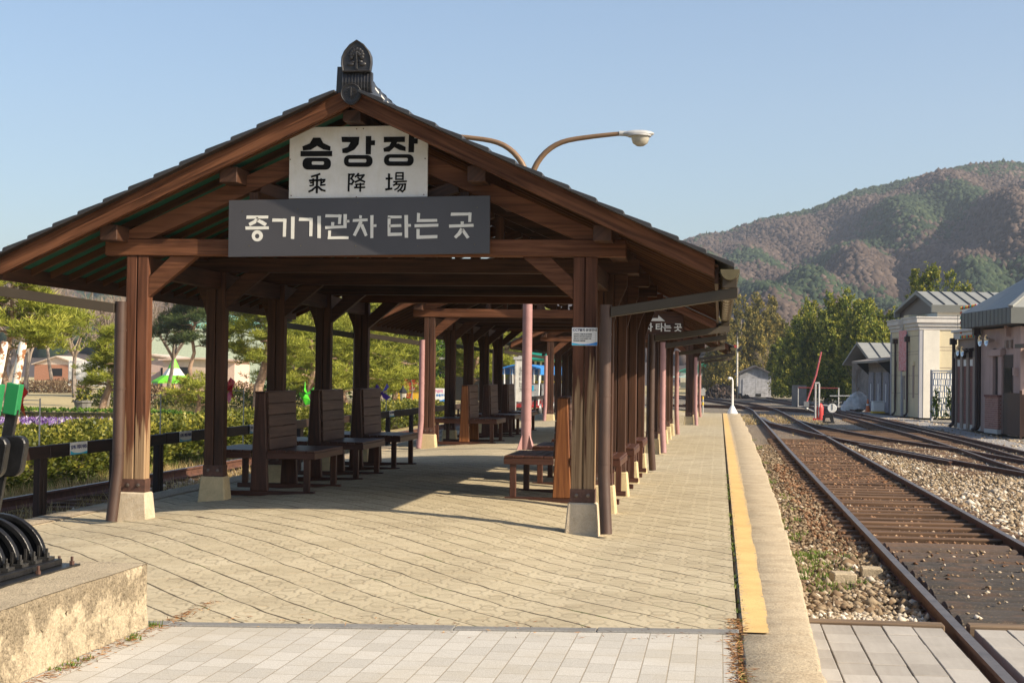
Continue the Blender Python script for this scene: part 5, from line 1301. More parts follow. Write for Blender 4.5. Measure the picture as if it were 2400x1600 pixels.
# rising lawn of the park
V, F = [], []; nx, ny = 40, 30
for j in range(ny):
    for i in range(nx):
        x = -8-160*(i/(nx-1))**1.5; y = 8+230*(j/(ny-1))**1.4
        V.append((x, y, -.53+.12*math.sin(x*.07)*math.sin(y*.05)+min(1.0, max(0, (-x-12)/60))*.35))
for j in range(ny-1):
    for i in range(nx-1): F.append((j*nx+i, (j+1)*nx+i, (j+1)*nx+i+1, j*nx+i+1))
def M_lawn():
    t = NT('dormant_lawn'); p = t.pos(); n = t.noise(p, .12, 5, .7); m = t.noise(p, 2.0, 5, .75)
    c = t.ramp(n, [(.3, (.40, .31, .15)), (.55, (.46, .37, .19)), (.72, (.30, .28, .10))])
    c = t.mix(.4, c, t.ramp(m, [(.3, (.22, .17, .07)), (.7, (.52, .44, .24))])); t.col(c); t.rough(.95); t.bump(m, .6, .04); return t.m
MT['lawn'] = M_lawn(); tag(fast('lawn', V, F, MT['lawn'], smooth=True), kind='structure')
r = np.random.default_rng(14)
n = 6000; C = np.stack([r.uniform(-19.5, -12.6, n), r.uniform(30, 36, n), r.uniform(-.36, -.28, n)], 1)
MT['flower'] = M_leaf('pansies', [(0, (.10, .03, .17)), (.5, (.24, .14, .38)), (.8, (.42, .34, .54)), (1, (.66, .60, .70))], .7, .2)
V, F, T = cards(C, r.normal(0, 1, (n, 3))+np.array([0, 0, .6]), np.full(n, .13), np.full(n, .05), r.random(n), 5); tag(fast('flower_bed', V, F, MT['flower'], T), kind='stuff')
hedge('low dark edging hedge behind the purple flower bed', -21, -12.5, 37.2, 38.4, -.5, -.05, 33, 3500, mat='thujag', leaf=.11, name='edging_hedge')
n = 1500; C = np.stack([r.uniform(-16, -9, n), r.uniform(38, 62, n), r.uniform(-.4, 0, n)], 1)
P = [(r.uniform(-22, -8.5), r.uniform(30, 75), -.45) for k in range(520)]
tufts('park_ground_cover', P, .38, 22, M_leaf('rough_cover', [(0, (.10, .10, .025)), (.5, (.26, .22, .07)), (1, (.42, .33, .14))], .8, .2), .5, 41, .018)
def low(px, py, Y, z=-.5):
    p = at(px, py, Y); return (p.x, p.y, z)
pine('big yellow-green pine with long bare limbs at the left edge of the photo', low(40, 900, 30), 5.2, 3.3, 51, lean=-.1, npads=24, levels=(.50, 1), bl=.22, dens=.9)
pine('spreading pine with a pale limb just left of the left front post', low(225, 930, 40), 3.4, 1.5, 52, npads=16, lean=.1, dens=.7, bl=.2, levels=(.35, 1))
pine('crooked pine with a pinkish twisting trunk between the second and third left posts', low(588, 945, 46), 5.4, 2.7, 53, trunk_r=.24, npads=24, levels=(.42, 1), dens=.8, bl=.21)
pine('low sprawling garden pine in front of the green tent', low(450, 945, 42), 1.6, 1.9, 54, npads=10, levels=(.4, 1), trunk_r=.12, dens=.5)
pine('dark blue-green pine standing behind, right of the left front post', low(450, 915, 78), 8.6, 3.6, 55, mat='pined', npads=30, levels=(.42, 1), dens=.8, bl=.3)
pine('tall pine seen between the third and fourth left posts', low(700, 940, 52), 5.6, 3.0, 56, npads=32, levels=(.25, 1), dens=.9, bl=.22)
pine('bright pine whose boughs hang beside the fourth left post', low(800, 940, 56), 5.2, 3.1, 57, npads=32, levels=(.2, 1), dens=.9, bl=.22)
pine('leafy pine left of the pink downpipe of the middle shelter', low(905, 945, 60), 6.2, 3.3, 58, npads=34, levels=(.18, 1), dens=.9, bl=.24)
pine('pine behind the middle shelter posts', low(1080, 945, 66), 6.4, 3.2, 59, npads=30, levels=(.25, 1), dens=.8, bl=.26)
pine('pine above the blue canopies right of the white standing board', low(1190, 930, 84), 7.4, 3.6, 60, npads=32, levels=(.42, 1), dens=.8, bl=.3)
for k, (px, Y, H) in enumerate(((735, 78, 7.2), (660, 84, 7.5), (870, 82, 8.4), (950, 88, 9), (1020, 96, 8.2), (1110, 110, 9.5), (1250, 120, 8.0))):
    conifer(('deep green arborvitae behind the pines, between the third and fourth left posts', 'dark arborvitae behind the crooked pine', 'bright green arborvitae behind the gap of the shelters', 'tall green arborvitae above the pink downpipe', 'green conifer behind the first posts of the middle shelter', 'dark conifer behind the white standing board', 'conifer behind the blue canopies')[k],
            low(px, 920, Y), H, 2.1+.2*(k % 3), 70+k, mat='thujag', n=7000, card=.26, group='park conifers', spray=.6)
for k, (px, Y, H, sd) in enumerate(((60, 84, 10.5, 1), (172, 76, 8.6, 2), (243, 60, 6.6, 3), (280, 82, 8.6, 4), (385, 88, 9, 5), (10, 66, 8.2, 6), (690, 80, 8, 7), (345, 100, 10.5, 8), (120, 100, 11, 9), (945, 70, 4.5, 12))):
    bare(('tall bare tree rising above the shelter eave at far left', 'leafless tree among the park branches, far left', 'leafless tree with a thick pale trunk left of the left front post', 'bare tree directly behind the left front post', 'bare tree right of the left front post', 'bare tree at the very left edge', 'bare grey tree with fine upswept branches between the third and fourth left posts', 'faint far bare tree behind the left front post', 'faint far bare tree over the lawn', 'small bare shrub tree beside the pink downpipe')[k],
         low(px, 905, Y), H, sd+100, spread=.46, depth=4 if k < 9 else 4, r0=.17 if k < 9 else .06, nsp=4)
def shrub(label, base, rad, h, seed, mat='hedge', n=1500):
    r = np.random.default_rng(seed); t = thing('clipped_shrub', label, 'shrub', base, 0, 'low shrubs on the lawn')
    b = MB(); b.tube([(0, 0, 0), (0, 0, h*.6)], .05, 6); b.build('stem', MT['greybark'], t)
    q = r.normal(0, 1, (n, 3)); q /= np.linalg.norm(q, axis=1)[:, None]; q[:, 2] = np.abs(q[:, 2]); C = q*np.array([rad, rad, h])*r.uniform(.75, 1.05, (n, 1))
    V, F, T = cards(C, q+r.normal(0, .5, (n, 3)), np.full(n, .16)*r.uniform(.6, 1.3, n), np.full(n, .05), np.clip(.2+.4*q[:, 2]+r.normal(0, .18, n), 0, 1), seed, q); fast('leaves', V, F, MT[mat], T, t)
MT['brownleaf'] = M_leaf('winter_brown_leaves', [(0, (.06, .04, .025)), (.5, (.17, .11, .065)), (1, (.30, .21, .12))], .8, .2)
for k, (px, Y, rd, h, m) in enumerate(((90, 92, 2.2, 1.0, 'brownleaf'), (140, 95, 2.4, 1.1, 'brownleaf'), (262, 62, 1.2, 1.0, 'hedge'), (355, 66, 1.5, 1.0, 'brownleaf'), (430, 60, 1.6, .9, 'hedge'), (520, 58, 1.8, 1.1, 'hedge'), (545, 75, 2.0, 1.2, 'brownleaf'), (660, 62, 1.7, 1.2, 'hedge'))):
    shrub(('wide brown leafless shrub on the lawn, farthest left', 'brown shrub on the lawn right of the farthest left one', 'green rounded shrub just left of the left front post', 'brown rounded shrub just right of the left front post', 'green rounded shrub under the dark pine', 'green rounded shrub left of the crooked pine trunk', 'brown shrub behind the crooked pine trunk', 'green rounded shrub behind the nearest bench back')[k], low(px, 905, Y), rd, h, 600+k, m)
# planters, tent, huts, van, signs across the park
pl = thing('planter_urn', 'grey tapered planter urn with trailing green on the lawn', 'planter', low(190, 958, 43))
b = MB(); b.lathe([(.20, 0), (.34, .62), (.38, .62), (.38, .70), (.33, .70)], n=10); b.build('urn', MT['edge'], pl); 
rr2 = np.random.default_rng(3); n = 260; C = rr2.normal(0, .16, (n, 3))+np.array([0, 0, .85]); V, F, T = cards(C, rr2.normal(0, 1, (n, 3)), np.full(n, .13), np.full(n, .04), rr2.random(n), 3); fast('planting', V, F, MT['hedge'], T, pl)
tn = thing('festival_tent', 'lime green and white peaked tent pavilion in the park', 'tent', low(398, 905, 105))
b = MB()
def ring(rad, z, n=8): return [(math.cos(2*math.pi*k/n+.39)*rad, math.sin(2*math.pi*k/n+.39)*rad, z) for k in range(n)]
def cone(b, rings):
    base = len(b.v)
    for rg in rings: b.v += rg
    n = len(rings[0])
    for k in range(len(rings)-1):
        for i in range(n): b.face((base+k*n+i, base+k*n+(i+1) % n, base+(k+1)*n+(i+1) % n, base+(k+1)*n+i))
MT['lime'] = M_plain('lime_canvas', (.16, .60, .03), .6); MT['beige'] = M_plain('beige_render', (.62, .50, .40), .8); MT['pinkwall'] = M_plain('pale_pink_wall', (.60, .44, .37), .85, 0, .08, 3)
cone(b, [ring(3.1, 1.5), ring(2.9, 1.75), ring(1.5, 2.55)]); b.build('skirt', MT['lime'], tn)
b = MB(); cone(b, [ring(1.5, 2.55), ring(.8, 3.5)]); b.build('white_drum', MT['white'], tn)
b = MB(); cone(b, [ring(.8, 3.5), ring(.12, 5.0), ring(.02, 5.1)]); b.build('peak', MT['lime'], tn)
for k in range(8):
    x, y, z = ring(2.8, 0)[k]; b = MB(); b.tube([(x, y, 0), (x, y, 1.6)], .06, 6); b.build('leg', MT['yellow'], tn)
tn.scale = (.58, .58, .58)
def hut(name, label, cat, base, w, d, h, wall, roof, rh=.8, rz=0, over=.3, wins=2, group=None):
    t = thing(name, label, cat, base, rz, group)
    b = MB(); b.box(-w/2, w/2, 0, d, 0, h, axis='z'); b.build('wall', wall, t)
    b = MB(); b.prism([(-w/2-over, h-.05), (0, h+rh), (w/2+over, h-.05), (w/2+over, h+.08), (0, h+rh+.13), (-w/2-over, h+.08)], (1, 0, 0), (0, 0, 1), (0, -over, 0), (0, 1, 0), d+2*over)
    b.prism([(-w/2, h), (w/2, h), (0, h+rh)], (1, 0, 0), (0, 0, 1), (0, .01, 0), (0, 1, 0), .05); b.build('roof', roof, t)
    for k in range(wins):
        x = -w/2+w*(k+.5)/wins; b = MB(); b.box(x-w*.12, x+w*.12, -.03, .02, h*.4, h*.8); b.build('window', MT['black'], t)
    return t
hut('park_kiosk', 'low beige building with a pale roof left of the green tent', 'building', low(345, 905, 112), 7, 5, 2.6, MT['pinkwall'], MT['beige'], .5)
hut('pink_pavilion', 'pale pink low building right of the green tent', 'building', low(455, 908, 108), 6, 4, 2.7, MT['pinkwall'], MT['pinkwall'], .1)
hut('brick_house', 'small orange-brown house far across the lawn at left', 'building', low(130, 880, 175), 6, 5, 2.4, M_plain('orange_wall', (.42, .20, .12), .85), MT['beige'], 1.0, wins=1)
hut('green_roof_hall', 'large pale green roofed hall behind the dark pine', 'building', low(470, 890, 170), 16, 8, 7, M_plain('pale_green_wall', (.50, .58, .45), .8), M_plain('aqua_roof', (.25, .55, .45), .6), 2, wins=0)
vn = thing('white_van', 'white box van parked across the lawn', 'van', low(215, 897, 100), R_(5))
b = MB(); b.box(-2.0, 1.0, 0, 1.7, .55, 2.5); b.build('cargo_box', MT['white'], vn, bevel=.06)
b = MB(); b.prism([(1.0, .45), (2.2, .45), (2.25, 1.1), (1.85, 1.25), (1.45, 2.0), (1.0, 2.05)], (1, 0, 0), (0, 0, 1), (0, .05, 0), (0, 1, 0), 1.6); b.build('cab', MT['white'], vn, bevel=.05)
b = MB(); b.prism([(1.35, 1.3), (1.72, 1.3), (1.42, 1.88), (1.2, 1.88)], (1, 0, 0), (0, 0, 1), (0, .03, 0), (0, 1, 0), .02); b.build('side_window', MT['black'], vn)
for x in (-1.2, 1.6):
    b = MB(); b.lathe([(.36, 0), (.38, .03), (.38, .2), (.36, .23)], (x, .02, .38), 16, axis=(0, 1, 0)); b.build('wheel', MT['black'], vn, smooth=True)
lg = thing('garden_lantern', 'black post lantern with pale glass beside the pink downpipe', 'lantern', low(925, 950, 50))
b = MB(); b.tube([(0, 0, 0), (0, 0, .62)], .035, 8); b.lathe([(.02, .62), (.10, .66), (.12, .70)], n=8); b.lathe([(.17, 1.06), (.19, 1.09), (.06, 1.26), (.02, 1.36)], n=8); b.build('post', MT['black'], lg)
b = MB(); b.lathe([(.10, .70), (.15, 1.06)], n=8); b.build('glass', MT['lens'], lg)
pf = thing('park_fence', 'low two-rail brown fence on the slope behind the hedge', 'fence', low(900, 955, 50))
for k in range(8):
    b = MB(); b.box(-2+k*.95, -1.92+k*.95, -.04, .04, 0, .62, axis='z'); b.build('post', MT['dark'], pf)
for z in (.14, .46):
    b = MB(); b.box(-2.1, 5.0, -.09, -.04, z, z+.09); b.build('rail', MT['dark'], pf)
# red and yellow play houses
for k, (px, w) in enumerate(((940, 1.6), (965, 1.1))):
    h = thing('play_house', ('yellow play house with a red roof left of the pink downpipe', 'smaller yellow play house touching the pink downpipe')[k], 'play house', low(px, 925, 72+k*3))
    b = MB(); b.box(-w/2, w/2, 0, 1.2, 0, 1.0, axis='z'); b.build('wall', MT['yellow'], h); b = MB(); b.prism([(-w/2-.1, .98), (w/2+.1, .98), (w/2-.1, 1.75-.4*k), (-w/2+.2, 1.85-.4*k)], (1, 0, 0), (0, 0, 1), (0, -.1, 0), (0, 1, 0), 1.4); b.build('roof', MT['red'], h)
    b = MB(); b.box(-.2, .2, -.02, .01, .1, .75); b.build('door', MT['red'], h)
# rail bikes under blue canopies
def railbike(label, loc):
    t = thing('rail_bike', label, 'rail bike', loc, 0, 'rail bikes on the side track')
    b = MB(); b.box(-.75, .75, 0, 2.1, .28, .36); b.build('frame', MT['red'], t)
    b = MB()
    prof = [(-.80+1.6*k/8, 1.90+.16*math.sin(math.pi*k/8)) for k in range(9)]; prof2 = [(x, z-.05) for x, z in prof[::-1]]
    b.prism(prof+[(.8, 1.62), (.77, 1.62)]+prof2+[(-.77, 1.62), (-.8, 1.62)], (1, 0, 0), (0, 0, 1), (0, -.1, 0), (0, 1, 0), 2.3); b.build('canopy', MT['blue'], t)
    for x in (-.7, .7):
        for y in (.1, 2.0):
            b = MB(); b.tube([(x, y, .36), (x*1.05, y, 1.92)], .03, 6); b.build('canopy_post', MT['white'], t)
    for x in (-.38, .38):
        for y in (.55, 1.5):
            b = MB(); b.box(x-.24, x+.24, y, y+.4, .62, .70); b.box(x-.24, x+.24, y+.36, y+.42, .70, 1.22); s = b.build('seat', MT['greysteel'] if y < 1 else MT['black'], t); b = MB(); b.box(x-.10, x+.10, y-.32, y-.22, .95, 1.18); b.build('headrest_bag', MT['noticecyan'], s)
            b = MB(); b.tube([(x, y-.1, .36), (x, y-.3, .95), (x-.2, y-.3, 1.0)], .022, 6); b.tube([(x, y-.3, .95), (x+.2, y-.3, 1.0)], .022, 6); b.tube([(x-.15, y-.1, .30), (x-.15, y-.1, .62)], .02, 6); b.build('handlebar', MT['steel'], t)
    for x in (-.75, .75):
        for y in (.3, 1.8):
            b = MB(); b.lathe([(.2, -.05), (.22, 0), (.2, .05)], (x, y, .215), 14, axis=(1, 0, 0)); b.build('wheel', MT['steel'], t)
    return t
rb = railbike('blue-canopied rail bike nearest in the row, right of the white standing board', (-2.75, 50, -.235))
for k in range(1, 6):
    c = copy_tree(rb); c.location = (-2.75-.02*k, 50+2.75*k, -.235); c['label'] = ('', 'second blue-canopied rail bike of the row', 'third blue-canopied rail bike, behind the pink lamp pole', 'fourth rail bike under a blue canopy, right of the pink lamp pole', 'fifth rail bike under a blue canopy, left of the far shelter post', 'last rail bike of the blue row, behind the far shelter')[k]
tr = thing('tourist_carriage', 'red and yellow tourist carriage with a teal window band behind the far shelter', 'carriage', (-3.4, 66, -.1))
b = MB(); b.box(-1.1, 1.1, 0, 8, .25, .75); b.build('red_chassis', MT['red'], tr, bevel=.04); b = MB(); b.box(-1.08, 1.08, .05, 7.95, .75, 1.15); b.build('yellow_band', MT['yellow'], tr); b = MB(); b.box(-1.05, 1.05, .05, 7.95, 2.2, 2.75); b.build('teal_roof', MT['teal'], tr, bevel=.08)
for x in (-1.0, 1.0):
    for y in (.2, 2.8, 5.4, 7.8): b = MB(); b.box(x-.05, x+.05, y-.05, y+.05, 1.15, 2.2, axis='z'); b.build('pillar', MT['white'], tr)
for x in (-.95, .95):
    for y in (1.2, 6.6): b = MB(); b.lathe([(.34, -.05), (.36, 0), (.34, .05)], (x, y, .2), 16, axis=(1, 0, 0)); b.build('wheel', MT['black'], tr)
hut('engine_house', 'dark open-fronted grey hall behind the rail bikes', 'building', low(1150, 925, 92), 8, 6, 2.9, MT['black'], MT['greysteel'], .3, wins=0)
# ------------------------------------------------------------------ right side: buildings
ZG = -.47
def M_wall(name, c, streak=.3, var=.1):
    t = NT(name); p = t.obj(); n = t.noise(p, 1.1, 5, .7); s = t.noise(t.mapping(p, (5, 5, .5)), 1, 5, .7); g = t.noise(p, 60, 3, .6)
    col = t.ramp(n, [(.3, sc3(c, 1-var)), (.7, sc3(c, 1+var))]); col = t.mix(t.math('MULTIPLY', t.ramp(s, [(.5, (0, 0, 0)), (.8, (1, 1, 1))]), streak), col, sc3(c, .55))
    t.col(col); t.rough(.9); t.b.inputs['Specular IOR Level'].default_value = .2; t.bump(g, .25, .006); return t.m
def M_brick(name, c1, c2, mortar, bw=.23, bh=.075, rot=0):
    t = NT(name); p = t.obj(); m = t.mapping(p, rot=(R_(90), 0, 0))
    geo = t.new('ShaderNodeNewGeometry'); sep = t.new('ShaderNodeSeparateXYZ'); t.link(p, sep.inputs[0])
    cmb = t.new('ShaderNodeCombineXYZ'); t.link(t.math('ADD', sep.outputs[0], sep.outputs[1]), cmb.inputs[0]); t.link(sep.outputs[2], cmb.inputs[1])
    br = t.new('ShaderNodeTexBrick'); t.link(cmb.outputs[0], br.inputs[0]); br.inputs['Scale'].default_value = 1; br.inputs['Brick Width'].default_value = bw; br.inputs['Row Height'].default_value = bh
    br.inputs['Mortar Size'].default_value = .007; br.inputs['Color1'].default_value = (*c1, 1); br.inputs['Color2'].default_value = (*c2, 1); br.inputs['Mortar'].default_value = (*mortar, 1)
    t.col(t.mix(.25, br.outputs[0], t.ramp(t.noise(p, 9, 4), [(.3, sc3(c1, .5)), (.7, sc3(c2, 1.4))]))); t.rough(.9); t.bump(t.math('SUBTRACT', 1, br.outputs['Fac']), .4, .01); return t.m
MT['creamwall'] = M_wall('cream_render', (.60, .52, .35)); MT['paletrim'] = M_wall('pale_grey_trim', (.56, .53, .49)); MT['whitewall'] = M_wall('white_render', (.66, .62, .54), .15)
MT['greywall'] = M_wall('bluish_grey_pilaster', (.36, .36, .38)); MT['taupe'] = M_wall('taupe_render', (.30, .235, .195)); MT['pinkcafe'] = M_wall('salmon_render', (.46, .33, .29))
MT['metalroof'] = M_plain('grey_standing_seam', (.25, .255, .24), .6, 0, .08, 1.5, spec=.25); MT['metalfascia'] = M_plain('dark_grey_fascia', (.135, .14, .13), .6, 0, .08, 1.5, spec=.25); MT['seam'] = M_plain('dark_seam', (.05, .052, .055), .5, .3)
MT['brick'] = M_brick('red_brick', (.26, .10, .07), (.36, .16, .12), (.50, .45, .40)); MT['darkbrick'] = M_brick('dark_red_brick', (.16, .045, .035), (.23, .075, .055), (.24, .19, .16))
MT['glassdark'] = M_plain('dark_window_glass', (.018, .020, .022), .08, 0, .1, 2); MT['hopper'] = M_plain('dark_brown_downpipe', (.035, .018, .017), .45, .2)
MT['siding'] = M_plain('grey_board_siding', (.21, .185, .165), .9, 0, .3, 2.5, .2, 30)
MT['brownpanel'] = M_wood('dark_brown_panel', (.018, .009, .007), (.05, .024, .016), rough=.6)

def frame_at(name, label, cat, near, far, group=None):
    """an Empty at the near corner of a building; local +y runs along the track side away from us, +x into the yard"""
    a = math.atan2(far[0]-near[0], far[1]-near[1])
    return thing(name, label, cat, (near[0], near[1], ZG), -a, group), math.hypot(far[0]-near[0], far[1]-near[1])
def downpipe_(par, x, y, z1, z0=0, hop=True, r=.055, offx=-.10):
    b = MB(); b.tube([(x+offx, y, z1), (x+offx, y, z0+.22), (x+offx-.05, y, z0+.1), (x+offx-.16, y, z0+.04)], r, 10); o = b.build('downpipe', MT['hopper'], par, smooth=True)
    if hop:
        b = MB(); b.box(x+offx-.14, x+offx+.10, y-.14, y+.14, z1, z1+.26, axis='z'); b.build('rain_hopper', MT['hopper'], o, bevel=.01)
    return o
# --- two storey cream station building
wb, Lw = frame_at('cream_building', 'tall cream building with grey standing seam roof, red banner and round wall vent', 'building', (15.0, 64.7), (14.25, 70.6))
PH = 4.92
def vol(y0, y1, x0, x1, z1, nm='wall', mat='creamwall'):
    b = MB(); b.box(x0, x1, y0, y1, 0, z1, axis='z'); return b.build(nm, MT[mat], wb)
vol(0, 2.5, 0, 9, PH-.42); vol(3.55, 5.95, 0.0, 4, PH-.42); vol(2.5, 3.55, .07, 4, PH+.2); vol(.6, 8, 1.0, 9.5, 5.55, 'wall', 'whitewall')
for (y0, y1) in ((0, 2.5), (3.55, 5.95)):       # parapet cornice, sloping underside
    b = MB(); 
    for (o, z0, z1) in ((.05, PH-.62, PH-.45), (.13, PH-.45, PH-.28), (.22, PH-.28, PH-.05), (.26, PH-.05, PH+.02)): b.box(-o, 4.2 if y0 else 9.0, y0-(o if y0 == 0 else .02), y1+.02, z0, z1, axis='z')
    b.build('cornice', MT['paletrim'], wb, bevel=.01)
    b = MB(); b.box(-.03, .15, y0-.03, y0+.16, 0, PH-.63, axis='z'); b.box(-.03, .15, y1-.16, y1+.03, 0, PH-.63, axis='z'); b.build('pilaster', MT['greywall'], wb)
b = MB(); b.box(.16, .95, -.05, -.002, 0, PH-.63, axis='z'); b.build('corner_pier', MT['whitewall'], wb)
b = MB()
for z in (1.15, 2.05, 3.1, 3.24, 4.0): b.box(-.012, 0, .2, 2.3, z, z+.022); b.box(-.012, 0, 3.75, 5.75, z, z+.022)
for z in (1.3, 2.3, 2.45, 3.3, 3.45): b.box(.96, 8.9, -.012, 0, z, z+.022)
b.build('joint_groove', MT['taupe'], wb)
for (y, w, z0, z1) in ((1.2, .34, .95, 2.55), (4.9, .34, .95, 2.6), (2.8, .30, .85, 2.05), (3.28, .2, .85, 2.05)):
    xx = .07 if 2.5 < y < 3.55 else 0
    b = MB(); b.box(xx-.018, xx+.01, y-w/2, y+w/2, z0, z1, axis='z'); wi = b.build('window', MT['taupe'], wb); b = MB(); b.box(xx-.09, xx, y-w/2-.08, y+w/2+.08, z1, z1+.22, axis='z'); b.build('lintel', MT['creamwall'], wi, bevel=.01)
b = MB(); b.box(2.0, 3.3, -.03, .0, 1.72, 2.10); wi = b.build('window', MT['glassdark'], wb); b = MB(); b.box(1.94, 3.36, -.045, -.031, 1.66, 1.72); b.box(1.94, 2.0, -.045, -.031, 1.72, 2.1, axis='z'); b.box(1.94, 3.36, -.045, -.031, 2.1, 2.15); b.build('frame', MT['whitewall'], wi)
b = MB(); b.box(1.7, 3.5, -.20, -.002, 2.30, 2.52); b.build('window_hood', MT['creamwall'], wb, bevel=.015)
b = MB(); b.ball((2.52, -.11, 4.0-.52+.20), .19, .17, .19, 16, 10); b.build('round_vent', M_plain('polished_vent', (.55, .54, .52), .18, .95), wb, smooth=True)
downpipe_(wb, 0, 2.1, 3.75); downpipe_(wb, 0, 4.6, 3.7); 
b = MB(); b.box(-.065, -.04, 2.45, 4.0, 2.30, 4.35, axis='z'); bn = thing('red_banner', 'faded red and white banner hanging on the cream building wall', 'banner', (0, 0, 0))
tb = NT('red_white_banner'); p = tb.obj(); n = tb.noise(tb.mapping(p, (3, 6, 2.4)), 1.2, 4, .6, 1.5); tb.col(tb.ramp(n, [(.42, (.55, .12, .12)), (.5, (.62, .42, .42)), (.58, (.55, .10, .10))])); tb.rough(.6)
ob = b.build('cloth', tb.m, bn); ob.matrix_local = Matrix.Translation(wb.location) @ Matrix.Rotation(wb.rotation_euler[2], 4, 'Z') @ Matrix.Translation((.0, 0, 0))
b = MB(); b.ball((-.12, 2.15, 3.95), .05, .16, .2, 10, 8); b.tube([(-.1, 2.05, 3.85), (-.14, 2.0, 3.55), (-.1, 1.98, 3.35)], .03, 6); o = b.build('wall_ornament', MT['black'], wb, smooth=True)
# upper roof
b = MB()
rz0, ry0, rz1, ry1 = 5.55, .35, 6.38, 3.6
b.prism([(ry0, rz0-.36), (ry0, rz0), (ry1, rz1), (8.2, rz0), (8.2, rz0-.36), (8.0, rz0-.36), (8.0, rz0-.1), (ry1, rz1-.16), (ry0+.2, rz0-.12), (ry0+.2, rz0-.36)], (0, 1, 0), (0, 0, 1), (.66, 0, 0), (1, 0, 0), 10)
ro = b.build('seamed_roof', MT['metalroof'], wb)
b = MB()
d = Vector((0, ry1-ry0, rz1-rz0)).normalized()
for k in range(17):
    x = .68+k*.62; b.beam((x, ry0+.02, rz0+.03), (x, ry1, rz1+.02), .05, .05)
b.build('standing_seam', MT['seam'], ro)
b = MB(); b.box(.65, 10.66, ry0-.02, ry0-.004, rz0-.37, rz0-.01); b.build('fascia', MT['metalfascia'], ro)
b = MB(); b.prism([(ry0+.21, rz0-.36), (ry0+.21, rz0-.13), (ry1, rz1-.17), (7.99, rz0-.11), (7.99, rz0-.36)], (0, 1, 0), (0, 0, 1), (.95, 0, 0), (1, 0, 0), .04); b.build('gable_soffit', MT['hopper'], ro)
b = MB(); b.tube([(7.6, .9, 5.6), (7.6, .9, 7.0)], .17, 10); b.build('chimney', MT['hopper'], wb, smooth=True)
# --- white slatted gate
gt = thing('white_gate', 'white slatted metal gate with a bluish frame between the cream and brown buildings', 'gate', (15.15, 61.5, ZG+.05), R_(-55))
for x in (0, 1.72, 3.5, 5.0):
    b = MB(); b.box(x-.05, x+.05, -.05, .05, -.1, 2.28, axis='z'); b.build('post', MT['greywall'], gt)
for x0, x1 in ((.05, 1.66), (1.78, 3.44), (3.56, 4.94)):
    b = MB()
    rr = random.Random(int(x0*100))
    for j, z in enumerate(np.linspace(.12, 2.12, 8)):
        b.box(x0, x1, -.02, .02, z, z+.03)
        if j < 7:
            x = x0+.02
            while x < x1-.06:
                w = rr.choice((.05, .08, .12)); b.box(x, min(x+w, x1), -.012, .012, z+.03, z+.286, axis='z'); x += w+rr.choice((.03, .05, .07))
    b.box(x0, x1, -.03, .03, 2.2, 2.26); b.build('slat_panel', MT['white'], gt)
for k, (dx, lab) in enumerate(((15.35, 'small green conifer behind the left half of the white gate'), (15.9, 'small green conifer behind the middle of the white gate'), (16.9, 'small green conifer behind the right half of the white gate'))):
    conifer(lab, (dx, 61.2-.9*k, ZG), 1.5+.1*k, .32, 200+k, mat='thujag', n=1500, card=.07, group='small conifers at the gate', spray=.14, tips=3)
# --- brown building with brick columns
bb, Lb = frame_at('brown_brick_building', 'taupe building with dark brick panels and a bulb-framed roof sign', 'building', (14.85, 45.75), (14.52, 49.95))
b = MB(); b.box(.12, 7, 0, Lb, 0, 3.55, axis='z'); b.build('wall', MT['taupe'], bb)
b = MB(); b.box(-.06, 7, -.05, Lb+.05, 3.45, 3.72, axis='z'); b.box(-.14, 7, -.10, Lb+.1, 3.72, 3.82, axis='z'); b.build('cornice', MT['paletrim'], bb, bevel=.01)
for k in range(4):
    y0 = .25+k*1.02; b = MB(); b.box(.05, .119, y0, y0+.62, 0, 2.65, axis='z'); b.build('brick_panel', MT['darkbrick'], bb); b = MB(); b.box(.03, .049, y0+.02, y0+.60, 2.40, 2.66, axis='z'); b.build('white_plate', MT['white'], bb)
    b = MB(); b.box(-.02, .119, y0+.63, y0+.99, 0, 2.95, axis='z'); b.build('column', MT['taupe'], bb, bevel=.01)
    b = MB(); b.box(-.13, .10, y0+.1, y0+.5, 2.72, 2.95, axis='z'); b.prism([(0, 0), (-.16, -.02), (-.2, .10), (0, .14)], (1, 0, 0), (0, 0, 1), (.08, y0+.15, 2.95), (0, 1, 0), .3); b.build('wall_lamp', MT['hopper'], bb)
b = MB(); b.box(.04, .118, .2, 4.3, 0, .18, axis='z'); b.build('plinth_course', MT['paletrim'], bb)
downpipe_(bb, .06, .05, 3.3, hop=True, r=.07, offx=-.12); downpipe_(bb, .06, Lb-.05, 3.25, hop=True, r=.07, offx=-.12)
for k, (y, z) in enumerate(((1.6, 2.95), (2.35, 2.98))):
    sp = thing('horn_speaker', ('silver horn loudspeaker, left one of the pair on the brown building', 'silver horn loudspeaker, right one of the pair on the brown building')[1-k], 'loudspeaker', (0, 0, 0), 0, 'horn loudspeakers')
    b = MB(); b.lathe([(.05, .3), (.07, .16), (.13, .05), (.20, 0), (.19, .0), (.10, .06), (.04, .15)], (-.05, 0, 0), 16, axis=(1, 0.1, 0)); o = b.build('horn', M_plain('silver_horn', (.6, .59, .57), .22, .9) if k == 0 else bpy.data.materials['silver_horn'], sp, smooth=True)
    sp.location = Matrix.Translation(bb.location) @ Matrix.Rotation(bb.rotation_euler[2], 4, 'Z') @ Vector((-.28, y, z)); sp.rotation_euler = (0, 0, bb.rotation_euler[2])
